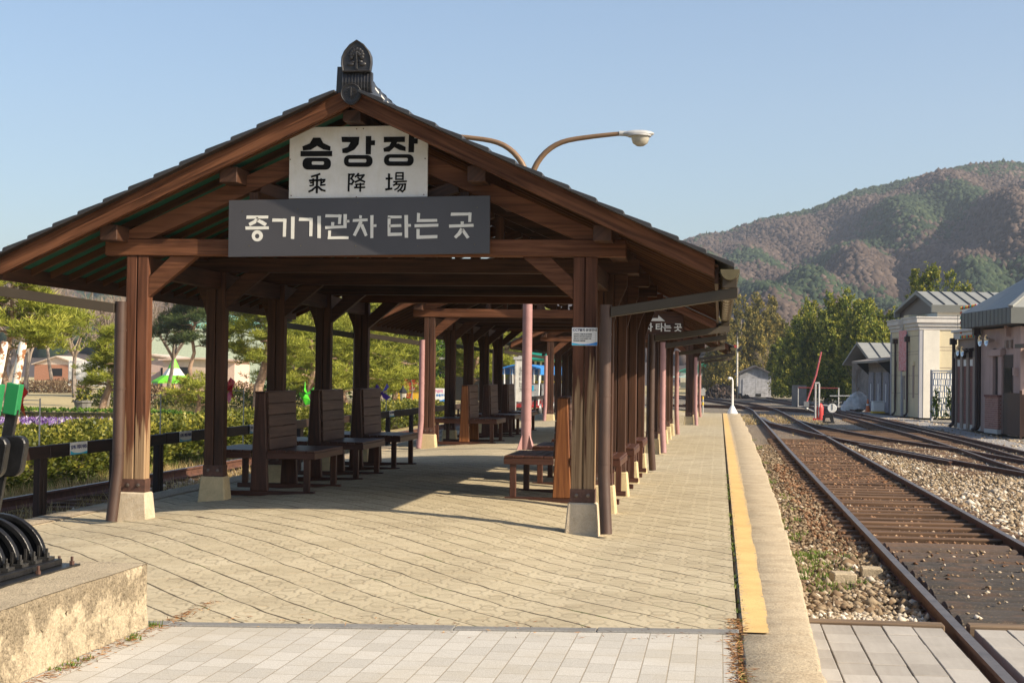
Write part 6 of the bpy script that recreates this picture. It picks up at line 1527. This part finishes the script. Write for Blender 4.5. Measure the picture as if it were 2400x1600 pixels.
# roof sign with coloured bulbs and railing
rs = thing('bulb_roof_sign', 'white roof sign framed with coloured bulbs on the brown building', 'sign', (0, 0, 0))
rs.location = Matrix.Translation(bb.location) @ Matrix.Rotation(bb.rotation_euler[2], 4, 'Z') @ Vector((-.05, .55, 3.83)); rs.rotation_euler = (0, 0, bb.rotation_euler[2])
b = MB(); b.box(0, .1, 0, 2.35, -.35, .85, axis='z'); b.build('board', MT['white'], rs)
text_mesh('역전', .62, (-.005, 1.18, .25), M_plain('gold_letter', (.42, .34, .16), .5), rs, rz=R_(-90), bold=.02, ext=.006)
cols = [MT['red'], MT['teal'], MT['orange'], MT['yellow']]
q = 0
for (y0, z0, y1, z1, n) in ((0.03, -.31, 2.32, -.31, 9), (2.32, -.31, 2.32, .81, 6), (2.32, .81, .03, .81, 9), (.03, .81, .03, -.31, 6)):
    for k in range(n):
        t_ = k/n; b = MB(); b.ball((-.03, y0+(y1-y0)*t_, z0+(z1-z0)*t_), .05, .06, .06, 8, 6); b.build('bulb', cols[q % 4], rs, smooth=True); q += 1
rg = thing('roof_railing', 'white pipe railing on the flat roof behind the bulb sign', 'railing', (0, 0, 0)); rg.location = Matrix.Translation(bb.location) @ Matrix.Rotation(bb.rotation_euler[2], 4, 'Z') @ Vector((.3, -.1, 3.82)); rg.rotation_euler = (0, 0, bb.rotation_euler[2])
b = MB()
for z in (.25, .92): b.tube([(0, .3, z), (0, 2.6, z)], .03, 6); b.tube([(0, .3, z), (2.6, .3, z)], .03, 6)
b.build('rail', MT['white'], rg)
for k in range(8):
    b = MB(); b.tube([(0, .3+k*.33, 0), (0, .3+k*.33, .92)], .022, 6); b.build('baluster', MT['white'], rg)
# --- salmon cafe with metal hip roof
cf, Lc = frame_at('salmon_cafe', 'salmon rendered building with a dark grey metal roof and brick plinths at the right edge', 'building', (15.33, 40.6), (14.70, 45.45))
b = MB(); b.box(.1, 7, 0, Lc, 0, 3.7, axis='z'); b.build('wall', MT['pinkcafe'], cf)
b = MB(); b.box(-.04, .099, 0, .75, 0, 3.7, axis='z'); b.box(-.04, .099, 2.05, 2.45, 0, 3.0, axis='z'); b.box(-.04, .099, 3.05, 3.5, 0, 3.0, axis='z'); b.box(-.10, .099, 2.0, 3.5, 2.72, 2.95, axis='z'); b.build('pier', MT['pinkcafe'], cf, bevel=.01)
b = MB(); b.box(.02, .098, .95, 2.0, .1, 2.75, axis='z'); dr = b.build('door', MT['brownpanel'], cf); b = MB(); b.box(.01, .019, 1.1, 1.85, .5, 2.3, axis='z'); b.build('glass', MT['glassdark'], dr); b = MB(); b.tube([(-.02, 1.05, .8), (-.02, 1.05, 1.5)], .02, 8); b.build('handle', MT['gutter'], dr)
b = MB(); b.box(.05, .098, 2.5, 3.0, .9, 2.7, axis='z'); b.build('window', MT['glassdark'], cf)
for y0, y1 in ((.78, .95) if False else (-.06, .85), (2.02, 3.55)):
    b = MB(); b.box(-.16, -.0405, y0, y1, .16, 1.28, axis='z'); br_ = b.build('brick_plinth', MT['brick'], cf); b = MB(); b.box(-.19, -.04, y0-.02, y1+.02, 1.28, 1.36, axis='z'); b.build('coping', MT['darkbrick'], br_); b = MB(); b.box(-.18, -.04, y0-.01, y1+.01, 0, .155, axis='z'); b.build('base_course', MT['paletrim'], br_)
for y in (1.15, 1.62):
    b = MB(); b.box(-.01, .098, y, y+.2, 2.98, 3.26, axis='z'); b.build('wall_plaque', MT['taupe'], cf)
b = MB(); b.box(-.06, .098, 1.48, 1.56, 3.38, 3.72, axis='z'); b.ball((-.05, 1.52, 3.72), .07, .12, .06, 8, 6); b.build('wall_bracket_lamp', MT['pinkcafe'], cf)
# roof: fascia band with seams, hip slopes
o_ = .55; zf0, zf1 = 3.76, 4.30
b = MB(); b.box(-o_, 8, -o_, Lc+.4, zf0, zf1, axis='z'); fa = b.build('fascia_band', MT['metalfascia'], cf, bevel=.01)
b = MB()
for k in range(15): y = -o_+.02+k*.44; b.box(-o_-.012, -o_, y, y+.02, zf0, zf1, axis='z')
for k in range(10): x = -o_+.9+k*.9; b.box(x, x+.02, -o_-.012, -o_, zf0, zf1, axis='z')
b.build('fascia_seam', MT['seam'], fa)
b = MB(); bz = len(b.v)
b.v += [(-o_, -o_, zf1+.005), (-o_, Lc+.4, zf1+.005), (3.0, 3.0, 6.6), (8, 3.0, 6.6), (8, -o_, zf1+.005), (8, Lc+.4, zf1+.005)]
b.face((0, 1, 2)); b.face((0, 2, 3, 4)); b.face((1, 5, 3, 2)); rf = b.build('hip_roof', MT['metalroof'], cf)
b = MB(); b.beam((-o_, -o_, zf1+.03), (3.0, 3.0, 6.63), .16, .07)
for k in range(1, 7):
    t_ = k/7; b.beam((-o_+t_*3.95*2, -o_, zf1+.03), (min(3.0+max(0, -o_+t_*7.9-3.0), 8) if -o_+t_*7.9 > 3 else -o_+t_*7.9, -o_+min(3.95, t_*7.9), zf1+.03+min(1, t_*2)*2.38), .05, .05)
b.build('roof_rib', MT['metalroof'], rf)
b = MB(); b.box(-.3, 2.0, -1.1, -.2, 2.95, 3.08); b.prism([(-.3, 2.75), (-.3, 3.07), (0, 3.35), (2, 3.45), (2, 2.95)], (1, 0, 0), (0, 0, 1), (.55, -.55, -.1), (0, 1, 0), .5); b.build('side_awning', MT['hopper'], cf)
downpipe_(cf, .75, -.12, 3.1, hop=True, r=.06, offx=0); downpipe_(cf, -.03, Lc-.15, 3.5, hop=True, r=.07, offx=-.08)
b = MB(); b.box(-.2, .18, .2, .34, 2.05, 2.30, axis='z'); b.build('shelf_box', MT['pinkcafe'], cf)
for k, (y, z) in enumerate(((3.0, 3.28), (3.75, 3.28))):
    sp = thing('horn_speaker', ('silver horn loudspeaker, right one of the pair on the salmon building', 'silver horn loudspeaker, left one of the pair on the salmon building')[k], 'loudspeaker', Matrix.Translation(cf.location) @ Matrix.Rotation(cf.rotation_euler[2], 4, 'Z') @ Vector((-.24, y, z)), cf.rotation_euler[2], 'horn loudspeakers')
    b = MB(); b.lathe([(.05, .3), (.07, .16), (.13, .05), (.20, 0), (.19, .0), (.10, .06), (.04, .15)], (-.05, 0, 0), 16, axis=(1, .1, 0)); b.build('horn', bpy.data.materials['silver_horn'], sp, smooth=True)
wf = thing('brown_board_fence', 'dark brown board fence at the corner of the salmon building', 'fence', (14.90, 38.4, ZG), 0)
b = MB()
for k in range(9): b.box(-.02+(.0), .03, -.0+k*.35*0, .1, 0, 1.6) if False else None
for k in range(10): b.box(k*.165, k*.165+.15, 0, .025, .06, 1.42+.03*(k % 3), axis='z')
b.build('front_boards', MT['brownpanel'], wf)
b = MB()
for k in range(18): b.box(-.026, -.001, .03+k*.165, .18+k*.165, .06, 1.44+.02*(k % 2), axis='z')
b.build('side_boards', MT['brownpanel'], wf)
b = MB(); b.box(-.03, .04, -.04, .03, -.02, 1.55, axis='z'); b.build('corner_post', MT['brownpanel'], wf)
# --- weathered wooden storehouse and the metal shed behind
sh, Ls = frame_at('wooden_storehouse', 'grey board storehouse with tall doors beside the tarpaulin heap', 'storehouse', (14.42, 72.6), (13.65, 78.2))
b = MB(); b.box(.1, 5, 0, Ls, 0, 3.05, axis='z'); b.build('wall', MT['siding'], sh)
b = MB()
for k in range(18): b.box(.085, .099, 0, Ls, .1+k*.165, .118+k*.165)
b.build('siding_lap', MT['taupe'], sh)
for k in range(3):
    y = .5+k*1.75; b = MB(); b.box(.05, .084, y, y+1.2, .05, 2.25, axis='z'); d_ = b.build('door', M_plain('bluish_grey_door', (.24, .23, .25), .85, 0, .25, 3) if k == 0 else bpy.data.materials['bluish_grey_door'], sh); b = MB(); b.box(.035, .049, y+.55, y+.65, .6, 1.6, axis='z'); b.build('pale_patch', MT['white'], d_)
b = MB(); b.prism([(-.75, 2.75), (-.75, 2.87), (5.2, 3.75), (5.2, 3.63)], (1, 0, 0), (0, 0, 1), (0, -.3, 0), (0, 1, 0), Ls+.6); b.build('lean_to_roof', M_plain('weathered_sheet_roof', (.27, .235, .20), .7, .1, .2, 2), sh)
for y in (.2, Ls-.2):
    b = MB(); b.prism([(.1, 2.1), (.1, 2.85), (-.6, 2.75)], (1, 0, 0), (0, 0, 1), (0, y-.05, 0), (0, 1, 0), .1); b.build('eave_bracket', MT['black'], sh)
sm = thing('metal_roof_shed', 'pale shed with a grey ribbed metal roof behind the storehouse', 'shed', (15.2, 88, ZG), R_(10))
b = MB(); b.box(0, 8, 0, 6, 0, 3.0, axis='z'); b.build('wall', MT['siding'], sm)
b = MB(); b.prism([(-.5, 2.9), (-.5, 3.05), (2.8, 4.35), (8, 3.1), (8, 2.95), (2.8, 4.2)], (0, 0, 0), (0, 0, 1), (0, 0, 0), (0, 1, 0), .1) if False else None
b.prism([(-.6, 2.75), (-.6, 2.87), (3.0, 4.25), (6.6, 2.87), (6.6, 2.75), (3.0, 4.12)], (0, 1, 0), (0, 0, 1), (-.5, 0, 0), (1, 0, 0), 9); r_ = b.build('ribbed_roof', MT['metalroof'], sm)
b = MB()
for k in range(11): b.beam((-.5+k*.85, -.6, 2.9), (-.5+k*.85, 3.0, 4.28), .05, .05)
b.build('roof_rib', MT['seam'], r_)
# --- grey wooden gabled shed at the end of the track
gs = thing('gabled_wooden_shed', 'small weathered grey shed with double doors at the end of the track', 'shed', (8.72, 138, -.52), R_(2))
b = MB(); b.box(-1.5, 1.5, 0, 4, 0, 2.3, axis='z'); b.prism([(-1.5, 2.3), (1.5, 2.3), (0, 2.95)], (1, 0, 0), (0, 0, 1), (0, 0, 0), (0, 1, 0), 4); b.build('wall', M_plain('weathered_grey_boards', (.33, .33, .35), .9, 0, .4, 2.2), gs)
b = MB(); b.prism([(-1.85, 2.12), (-1.85, 2.25), (0, 3.1), (1.85, 2.25), (1.85, 2.12), (0, 2.96)], (1, 0, 0), (0, 0, 1), (0, -.3, 0), (0, 1, 0), 4.6); b.build('roof', M_plain('dark_old_roof', (.10, .09, .095), .85, 0, .3, 3), gs)
for s in (-1, 1):
    b = MB(); x0, x1 = sorted((s*.02, s*1.2)); b.box(x0, x1, -.05, -.005, .08, 1.78, axis='z'); d_ = b.build('door', M_plain('faded_white_door', (.46, .46, .49), .8, 0, .35, 3) if s < 0 else bpy.data.materials['faded_white_door'], gs)
    b = MB(); [b.box(x0+.05, x1-.05, -.06, -.051, .25+.2*k, .265+.2*k) for k in range(8)]; b.build('board_gap', MT['black'], d_)
    if s > 0: b = MB(); b.box(.05, .55, -.07, -.055, .12, .38); b.build('hole', MT['black'], d_)
# --- yard clutter
tp = thing('tarp_heap', 'heap covered with a crumpled white tarpaulin beside the storehouse', 'tarpaulin heap', (13.25, 78.5, ZG))
rr2 = np.random.default_rng(8); V, F = [], []; nu, nv = 30, 16
for j in range(nv+1):
    for i in range(nu):
        a = 2*math.pi*i/nu; f = j/nv; rad = (1-f)**.6
        h = .95*f**.6*(1+.18*math.sin(a*2+.5)); V.append((math.cos(a)*rad*.95*(1+.12*math.sin(a*5+f*4)+rr2.normal(0, .03)), math.sin(a)*rad*.8*(1+.12*math.sin(a*7)+rr2.normal(0, .03)), max(0, h+rr2.normal(0, .03))+.02+.12*math.sin(a*3)*(1-f)))
for j in range(nv):
    for i in range(nu): F.append((j*nu+i, j*nu+(i+1) % nu, (j+1)*nu+(i+1) % nu, (j+1)*nu+i))
fast('sheet', V, F, M_plain('white_tarp', (.55, .54, .52), .6, 0, .3, 4, .5, 9), parent=tp)
cn = thing('traffic_cone', 'orange traffic cone standing right of the white tarpaulin', 'traffic cone', (13.62, 76.5, ZG)); b = MB(); b.box(-.18, .18, -.18, .18, 0, .04); b.lathe([(.14, .04), (.035, .72)], n=14); b.build('cone', MT['orange'], cn); b = MB(); b.lathe([(.093, .36), (.068, .5)], n=14); b.build('band', MT['white'], cn)
wc = thing('white_crate', 'white box container with a yellow base in front of the storehouse doors', 'container', (13.95, 74.2, ZG), R_(8)); b = MB(); b.box(-.32, .32, -.25, .25, .09, .62, axis='z'); b.build('box_body', MT['white'], wc, bevel=.03); b = MB(); b.box(-.34, .34, -.27, .27, 0, .085); b.build('base', MT['yellow'], wc); b = MB(); b.box(-.34, .34, -.27, .27, .622, .655); b.build('lid', MT['white'], wc, bevel=.02)
pr = thing('pipe_barrier', 'red and white pipe barrier in front of the dark conifers', 'barrier', (11.9, 88, -.47), R_(-8))
b = MB(); b.tube([(-1.6, 0, 1.25), (.95, 0, 1.25)], .035, 8); b.build('red_bar', M_plain('dull_red_bar', (.20, .03, .025), .6), pr); b = MB(); b.tube([(.95, 0, 0), (.95, 0, 1.28)], .04, 8); b.tube([(-1.6, 0, .05), (.95, 0, .05)], .035, 8); b.tube([(.4, 0, .75), (2.0, 0, .78)], .04, 8); b.tube([(-1.6, 0, 0), (-1.6, 0, 1.28)], .03, 8); b.build('grey_frame', MT['greysteel'], pr)
cw = thing('concrete_wall_stub', 'short grey block wall left of the red barrier machine', 'wall', (10.6, 92, -.47)); b = MB(); b.box(-.5, .45, 0, .3, 0, 1.4, axis='z'); b.build('blocks', MT['edge'], cw)
lb = thing('crossing_barrier', 'raised red barrier arm with grey posts and a red machine beside the yard tracks', 'barrier', (9.78, 57.5, -.47))
b = MB(); b.tube([(-.62, 0, .75), (-.20, 0, 2.0), (.02, 0, 3.05)], [.042, .045, .04], 10); b.build('arm', M_rustpaint('faded_red_arm', (.40, .08, .09), (.5, .42, .4), .6, 6), lb, smooth=True)
b = MB(); b.tube([(-.22, 0, 0), (-.22, 0, 1.62)], .045, 8); b.tube([(-.06, 0, 0), (-.06, 0, 1.62)], .045, 8); b.tube([(-.24, 0, 1.64), (-.04, 0, 1.64)], .045, 8); b.build('twin_post', MT['greysteel'], lb)
b = MB(); b.lathe([(.17, 0), (.15, .3), (.16, .55), (.10, .7), (.05, .75)], (.0, .1, 0), 14); b.box(-.32, .12, -.05, .15, .0, .08); b.build('machine', MT['red'], lb, smooth=True)
b = MB(); b.box(-.72, -.50, -.1, .1, .58, .82, axis='z'); b.ball((-.60, 0, .50), .09, .09, .09, 8, 6); b.tube([(-.6, 0, .5), (-.2, 0, .35)], .03, 6); b.build('winch', MT['steel'], lb)
sw = thing('switch_stand', 'black point lever stand with a white round disc between the tracks', 'switch stand', (9.86, 53, -.47))
b = MB(); b.box(-.28, .22, -.2, .2, 0, .06); b.prism([(-.26, .05), (-.26, .3), (-.1, .42), (.15, .42), (.2, .05), (.08, .05), (.02, .22), (-.14, .22), (-.18, .05)], (1, 0, 0), (0, 0, 1), (0, -.1, 0), (0, 1, 0), .2); b.tube([(.12, 0, .3), (.12, 0, .95)], .02, 6); b.build('stand', MT['black'], sw, bevel=.01)
b = MB(); b.lathe([(.18, 0), (.19, .012), (.18, .024)], (.12, -.05, .62), 24, axis=(0, -1, 0)); di = b.build('disc', MT['white'], sw); b = MB(); b.box(.105, .135, -.085, -.076, .55, .80, axis='z'); b.build('black_bar', MT['black'], di)
wp = thing('white_bollard_lamp', 'thin white post with a small hooked top and a conical foot at the platform end', 'lamp post', (5.80, 46.8, -.02))
b = MB(); b.lathe([(.22, 0), (.20, .06), (.07, .30), (.045, .34)], n=16); b.tube([(0, 0, .3), (0, 0, 1.28), (-.03, 0, 1.36), (-.08, 0, 1.39), (-.13, 0, 1.36)], [.045, .03, .03, .03, .03], 10); b.ball((-.12, 0, 1.36), .07, .07, .06, 10, 6); b.build('post', MT['white'], wp, smooth=True)
yp = thing('striped_marker_post', 'thin post with yellow bands and a small box on the grass past the platform', 'marker post', tuple(at(1614, 966, 49)))
b = MB(); b.tube([(0, 0, -.02), (0, 0, 1.3)], .03, 8); b.build('post', MT['greysteel'], yp)
for k in range(3): b = MB(); b.tube([(0, 0, .62+.24*k), (0, 0, .74+.24*k)], .034, 8); b.build('yellow_band', MT['yellow'], yp)
b = MB(); b.box(-.09, .09, -.06, .06, 1.0, 1.28, axis='z'); b.build('switch_box', MT['greysteel'], yp)
sp_ = thing('semaphore_signal', 'railway semaphore with a red and white arm left of the grey shed', 'signal', (6.92, 132, -.52))
b = MB(); b.tube([(0, 0, 0), (0, 0, 1.1)], .11, 8); b.build('black_base', MT['black'], sp_); b = MB(); b.tube([(0, 0, 1.1), (0, 0, 5.0)], [.09, .07], 8); b.build('mast', MT['rustwhite'], sp_, smooth=True); b = MB(); b.lathe([(.07, 5.0), (.09, 5.05), (.03, 5.2), (.015, 5.7)], n=8); b.build('finial', MT['greysteel'], sp_)
b = MB(); b.prism([(-1.55, 4.56), (-.08, 4.64), (-.08, 4.88), (-1.55, 4.94)], (1, 0, 0), (0, 0, 1), (0, -.12, 0), (0, 1, 0), .03); am = b.build('arm', MT['red'], sp_); b = MB(); b.box(-1.2, -.95, -.135, -.121, 4.575, 4.925, axis='z'); b.build('white_stripe', MT['white'], am)
b = MB(); b.lathe([(.16, 0), (.16, .06)], (.28, -.05, 4.62), 14, axis=(0, -1, 0)); b.lathe([(.16, 0), (.16, .06)], (.12, -.05, 4.44), 14, axis=(0, -1, 0)); b.build('spectacle', MT['black'], sp_)
dh = thing('earth_heap', 'dark heap of coal and earth left of the grey shed', 'heap', (5.4, 134, -.55)); r = np.random.default_rng(4); n = 500; q = r.normal(0, 1, (n, 2)); C = np.stack([q[:, 0]*1.0, q[:, 1]*.8, 1.15*np.exp(-(q**2).sum(1)*.5)*r.uniform(.5, 1, n)], 1)
V, F, T = blobs(C, r.uniform(.12, .3, n), r.random(n), OCT, OCF, .25, seed=3); fast('lumps', V, F, M_leaf('dark_lumps', [(0, (.02, .017, .015)), (.8, (.06, .045, .038)), (1, (.16, .11, .09))], .95, 0), T, dh)
g1 = hut('green_roof_house', 'far white house with a bright green gable roof past the end of the platform', 'building', tuple(at(1622, 892, 230).xyz), 8.0, 9, 2.4, MT['whitewall'], M_plain('jade_roof', (.02, .33, .21), .5), 1.6, 0, .8)
b = MB(); b.prism([(-7, 1.6), (5.5, 1.9), (5.5, 2.1), (-7, 1.8)], (1, 0, 0), (0, 0, 1), (0, -4, 0), (0, 1, 0), 3.5); b.build('awning', M_plain('pale_aqua_sheet', (.32, .50, .48), .5), g1)
hut('far_white_house', 'tiny pale house at the foot of the hill past the green roof', 'building', tuple(at(1640, 868, 330).xyz), 10, 6, 3, MT['whitewall'], M_plain('reddish_roof', (.4, .28, .22), .7), 1.2)
for k in range(8):
    conifer('small bright green conifer in the row below the green roof', (*at(1606+k*9.5, 897, 190)[:2], -.6), 2.2, .62, 260+k, mat='thujag', n=700, card=.16, group='row of small conifers', tips=2, spray=.3)
# ---- conifers behind the yard (right)
for k, (px, Y, H, Rb, mat, lab) in enumerate((
        (1664, 168, 9.6, 3.4, 'olive', 'olive conifer at the left end of the group behind the grey shed'),
        (1700, 172, 11.4, 3.6, 'olive', 'tall olive conifer behind the semaphore arm'),
        (1735, 178, 11.9, 3.4, 'olive', 'pointed olive conifer above the grey shed'),
        (1772, 186, 12.4, 1.7, 'olive', 'thin topped conifer with a bare reddish stem, right of the olive group'),
        (1800, 160, 8.0, 3.2, 'olive', 'brownish conifer between the shed and the arborvitae wall'),
        (1797, 143, 5.4, 2.0, 'thuja', 'low arborvitae touching the right side of the grey shed'),
        (1828, 133, 7.3, 2.7, 'thuja', 'second arborvitae of the dark wall, counted from the shed'),
        (1860, 124, 8.5, 3.2, 'thuja', 'arborvitae with twin tips in the middle left of the dark wall'),
        (1902, 116, 7.9, 3.0, 'thuja', 'golden tipped arborvitae in the middle of the dark wall'),
        (1944, 110, 8.6, 3.0, 'thuja', 'tallest golden arborvitae of the dark wall'),
        (1985, 106, 7.5, 2.7, 'thuja', 'arborvitae with a rounded top at the right part of the wall'),
        (2012, 103, 5.9, 2.2, 'thuja', 'last low arborvitae of the wall beside the metal shed'),
        (2052, 112, 7.4, 2.0, 'thuja', 'dark arborvitae squeezed between the metal shed and the cream building'),
        (2135, 120, 11.4, 2.9, 'thuja', 'tall golden cypress above the cream building roof, left tip'),
        (2182, 122, 11.0, 3.0, 'thuja', 'golden cypress above the cream building roof, right tip'))):
    conifer(lab, low(px, 910, Y, -.55), H, Rb, 300+k, mat=mat, n=30000 if mat == 'thuja' else 22000, card=.19 if mat == 'thuja' else .26, tips=9, wid=.32, pw=.74 if mat == 'thuja' else .8, gap=.40 if mat == 'thuja' else .6, spray=.72 if mat == 'thuja' else .7)
bare('leafless brush with pale stems beside the metal shed', low(1965, 930, 92), 3.6, 401, spread=.4, depth=4, r0=.05, nsp=4, group=None, name='bare_shrub')
bare('leafless shrub with straw-coloured twigs behind the grey shed', low(1770, 900, 150), 6.5, 402, spread=.4, depth=4, r0=.06, nsp=4, group=None, name='bare_shrub')
yl = thing('yard_street_lamp', 'thin dark street lamp arm above the arborvitae wall', 'street lamp', low(1967, 900, 112, -.5))
b = MB(); b.tube([(0, 0, 0), (0, 0, 7.0)], .06, 8); b.build('pole', MT['black'], yl); b = MB(); b.tube([(0, 0, 6.5), (1.2, 0, 6.62), (2.1, 0, 6.75)], .04, 6); b.ball((2.35, 0, 6.77), .3, .12, .07, 10, 6); b.build('arm', MT['black'], yl)

# ------------------------------------------------------------------ hills with their forest
AZP = [-75, -40, -32, -25, -22, -19, -14, -8, -4, -1.5, -.7, .1, 1.5, 3.3, 4.7, 6.8, 8.3, 9.7, 10.6, 14, 20, 30, 60]
ELP = [2.2, 2.6, 3.2, 3.5, 3.0, 2.9, 3.0, 3.4, 4.4, 5.0, 5.28, 5.35, 5.85, 6.2, 6.8, 7.25, 7.6, 7.75, 7.7, 7.2, 6.0, 4.5, 3.0]
RID = 980.
def hgt(az, R):
    e = np.interp(az, AZP, ELP); f = np.clip((R-330)/(RID-330), 0, 1.25)
    s = np.where(f < 1, f**1.12, 1-.35*(f-1))
    w = np.sin(np.radians(az)*26+f*5)*.055*np.sin(f*np.pi)+np.sin(np.radians(az)*61-f*9+1)*.034*np.sin(f*np.pi)+.022*np.sin(np.radians(az)*140+f*17)*np.sin(f*np.pi)
    return np.tan(np.radians(e-.12))*RID*(s+w*1.3)-.6
na, nr = 150, 46
A = np.concatenate([np.linspace(-75, -26, 16), np.linspace(-25, 16, na-30), np.linspace(18, 60, 14)]); Rr = np.linspace(330, 1220, nr)
V = []
for R in Rr:
    a = np.radians(A); V.append(np.stack([CAM_P.x+R*np.sin(a), CAM_P.y+R*np.cos(a), hgt(A, R)], 1))
V = np.concatenate(V); na = len(A)
F = [(j*na+i, j*na+i+1, (j+1)*na+i+1, (j+1)*na+i) for j in range(nr-1) for i in range(na-1)]
th = NT('hill_floor'); p = th.pos(); n = th.noise(p, .03, 6, .7); th.col(th.ramp(n, [(.3, (.045, .032, .027)), (.7, (.085, .062, .052))])); th.rough(.95)
tag(fast('hills', V, F, th.m, smooth=True), kind='structure')
r = np.random.default_rng(77)
def forest(name, n, a0, a1, label=None, smin=1.7, smax=3.3):
    az = r.uniform(a0, a1, n); R = np.sqrt(r.uniform(400**2, 1010**2, n)); a = np.radians(az)
    z = hgt(az, R); x = CAM_P.x+R*np.sin(a); y = CAM_P.y+R*np.cos(a)
    cl = np.sin(x*.021+2*np.sin(y*.013))+np.sin(y*.027+x*.009)+.9*np.sin(x*.055+y*.043)+r.normal(0, .55, n)+.5*np.sin(R*.012+az*.7)
    ev = cl > .55-.7*(R > 925)
    s = r.uniform(smin, smax, n)*np.where(ev, 1.0, 1.12)
    T = np.where(ev, r.uniform(.02, .38, n), r.uniform(.54, .96, n))
    V, F, t = blobs(np.stack([x, y, z+s*.7], 1), s, T, ICO, ICF, .20, (1, 1, 1.15), 5)
    t = t+r.normal(0, .05, len(t)); t = np.where(np.repeat(ev, 12), np.clip(t, 0, .46), np.clip(t, .51, 1))
    return tag(fast(name, V, F, MT['forest'], t, smooth=True), kind='stuff')
MT['forest'] = M_leaf('hill_forest', [(0, (.018, .034, .018)), (.22, (.036, .060, .030)), (.46, (.075, .095, .045)), (.5, (.062, .045, .037)), (.75, (.094, .069, .057)), (1, (.145, .109, .090))], .95, .1)
forest('hill_forest', 88000, -3.0, 12.0, smin=.75, smax=1.75)
forest('far_left_forest', 9000, -29, -14, smin=2.6, smax=4.4)
# ------------------------------------------------------------------ haze between us and the hills
hz = NT('haze_air'); hz.n.remove(hz.b); vo = hz.new('ShaderNodeVolumePrincipled'); vo.inputs['Color'].default_value = (.76, .85, 1.0, 1); vo.inputs['Density'].default_value = .00027; vo.inputs['Anisotropy'].default_value = .25
hz.link(vo.outputs[0], hz.n['Material Output'].inputs['Volume'])
b = MB(); b.box(-1300, 1300, -75, 1400, -4, 240); tag(b.build('haze', hz.m), kind='stuff')
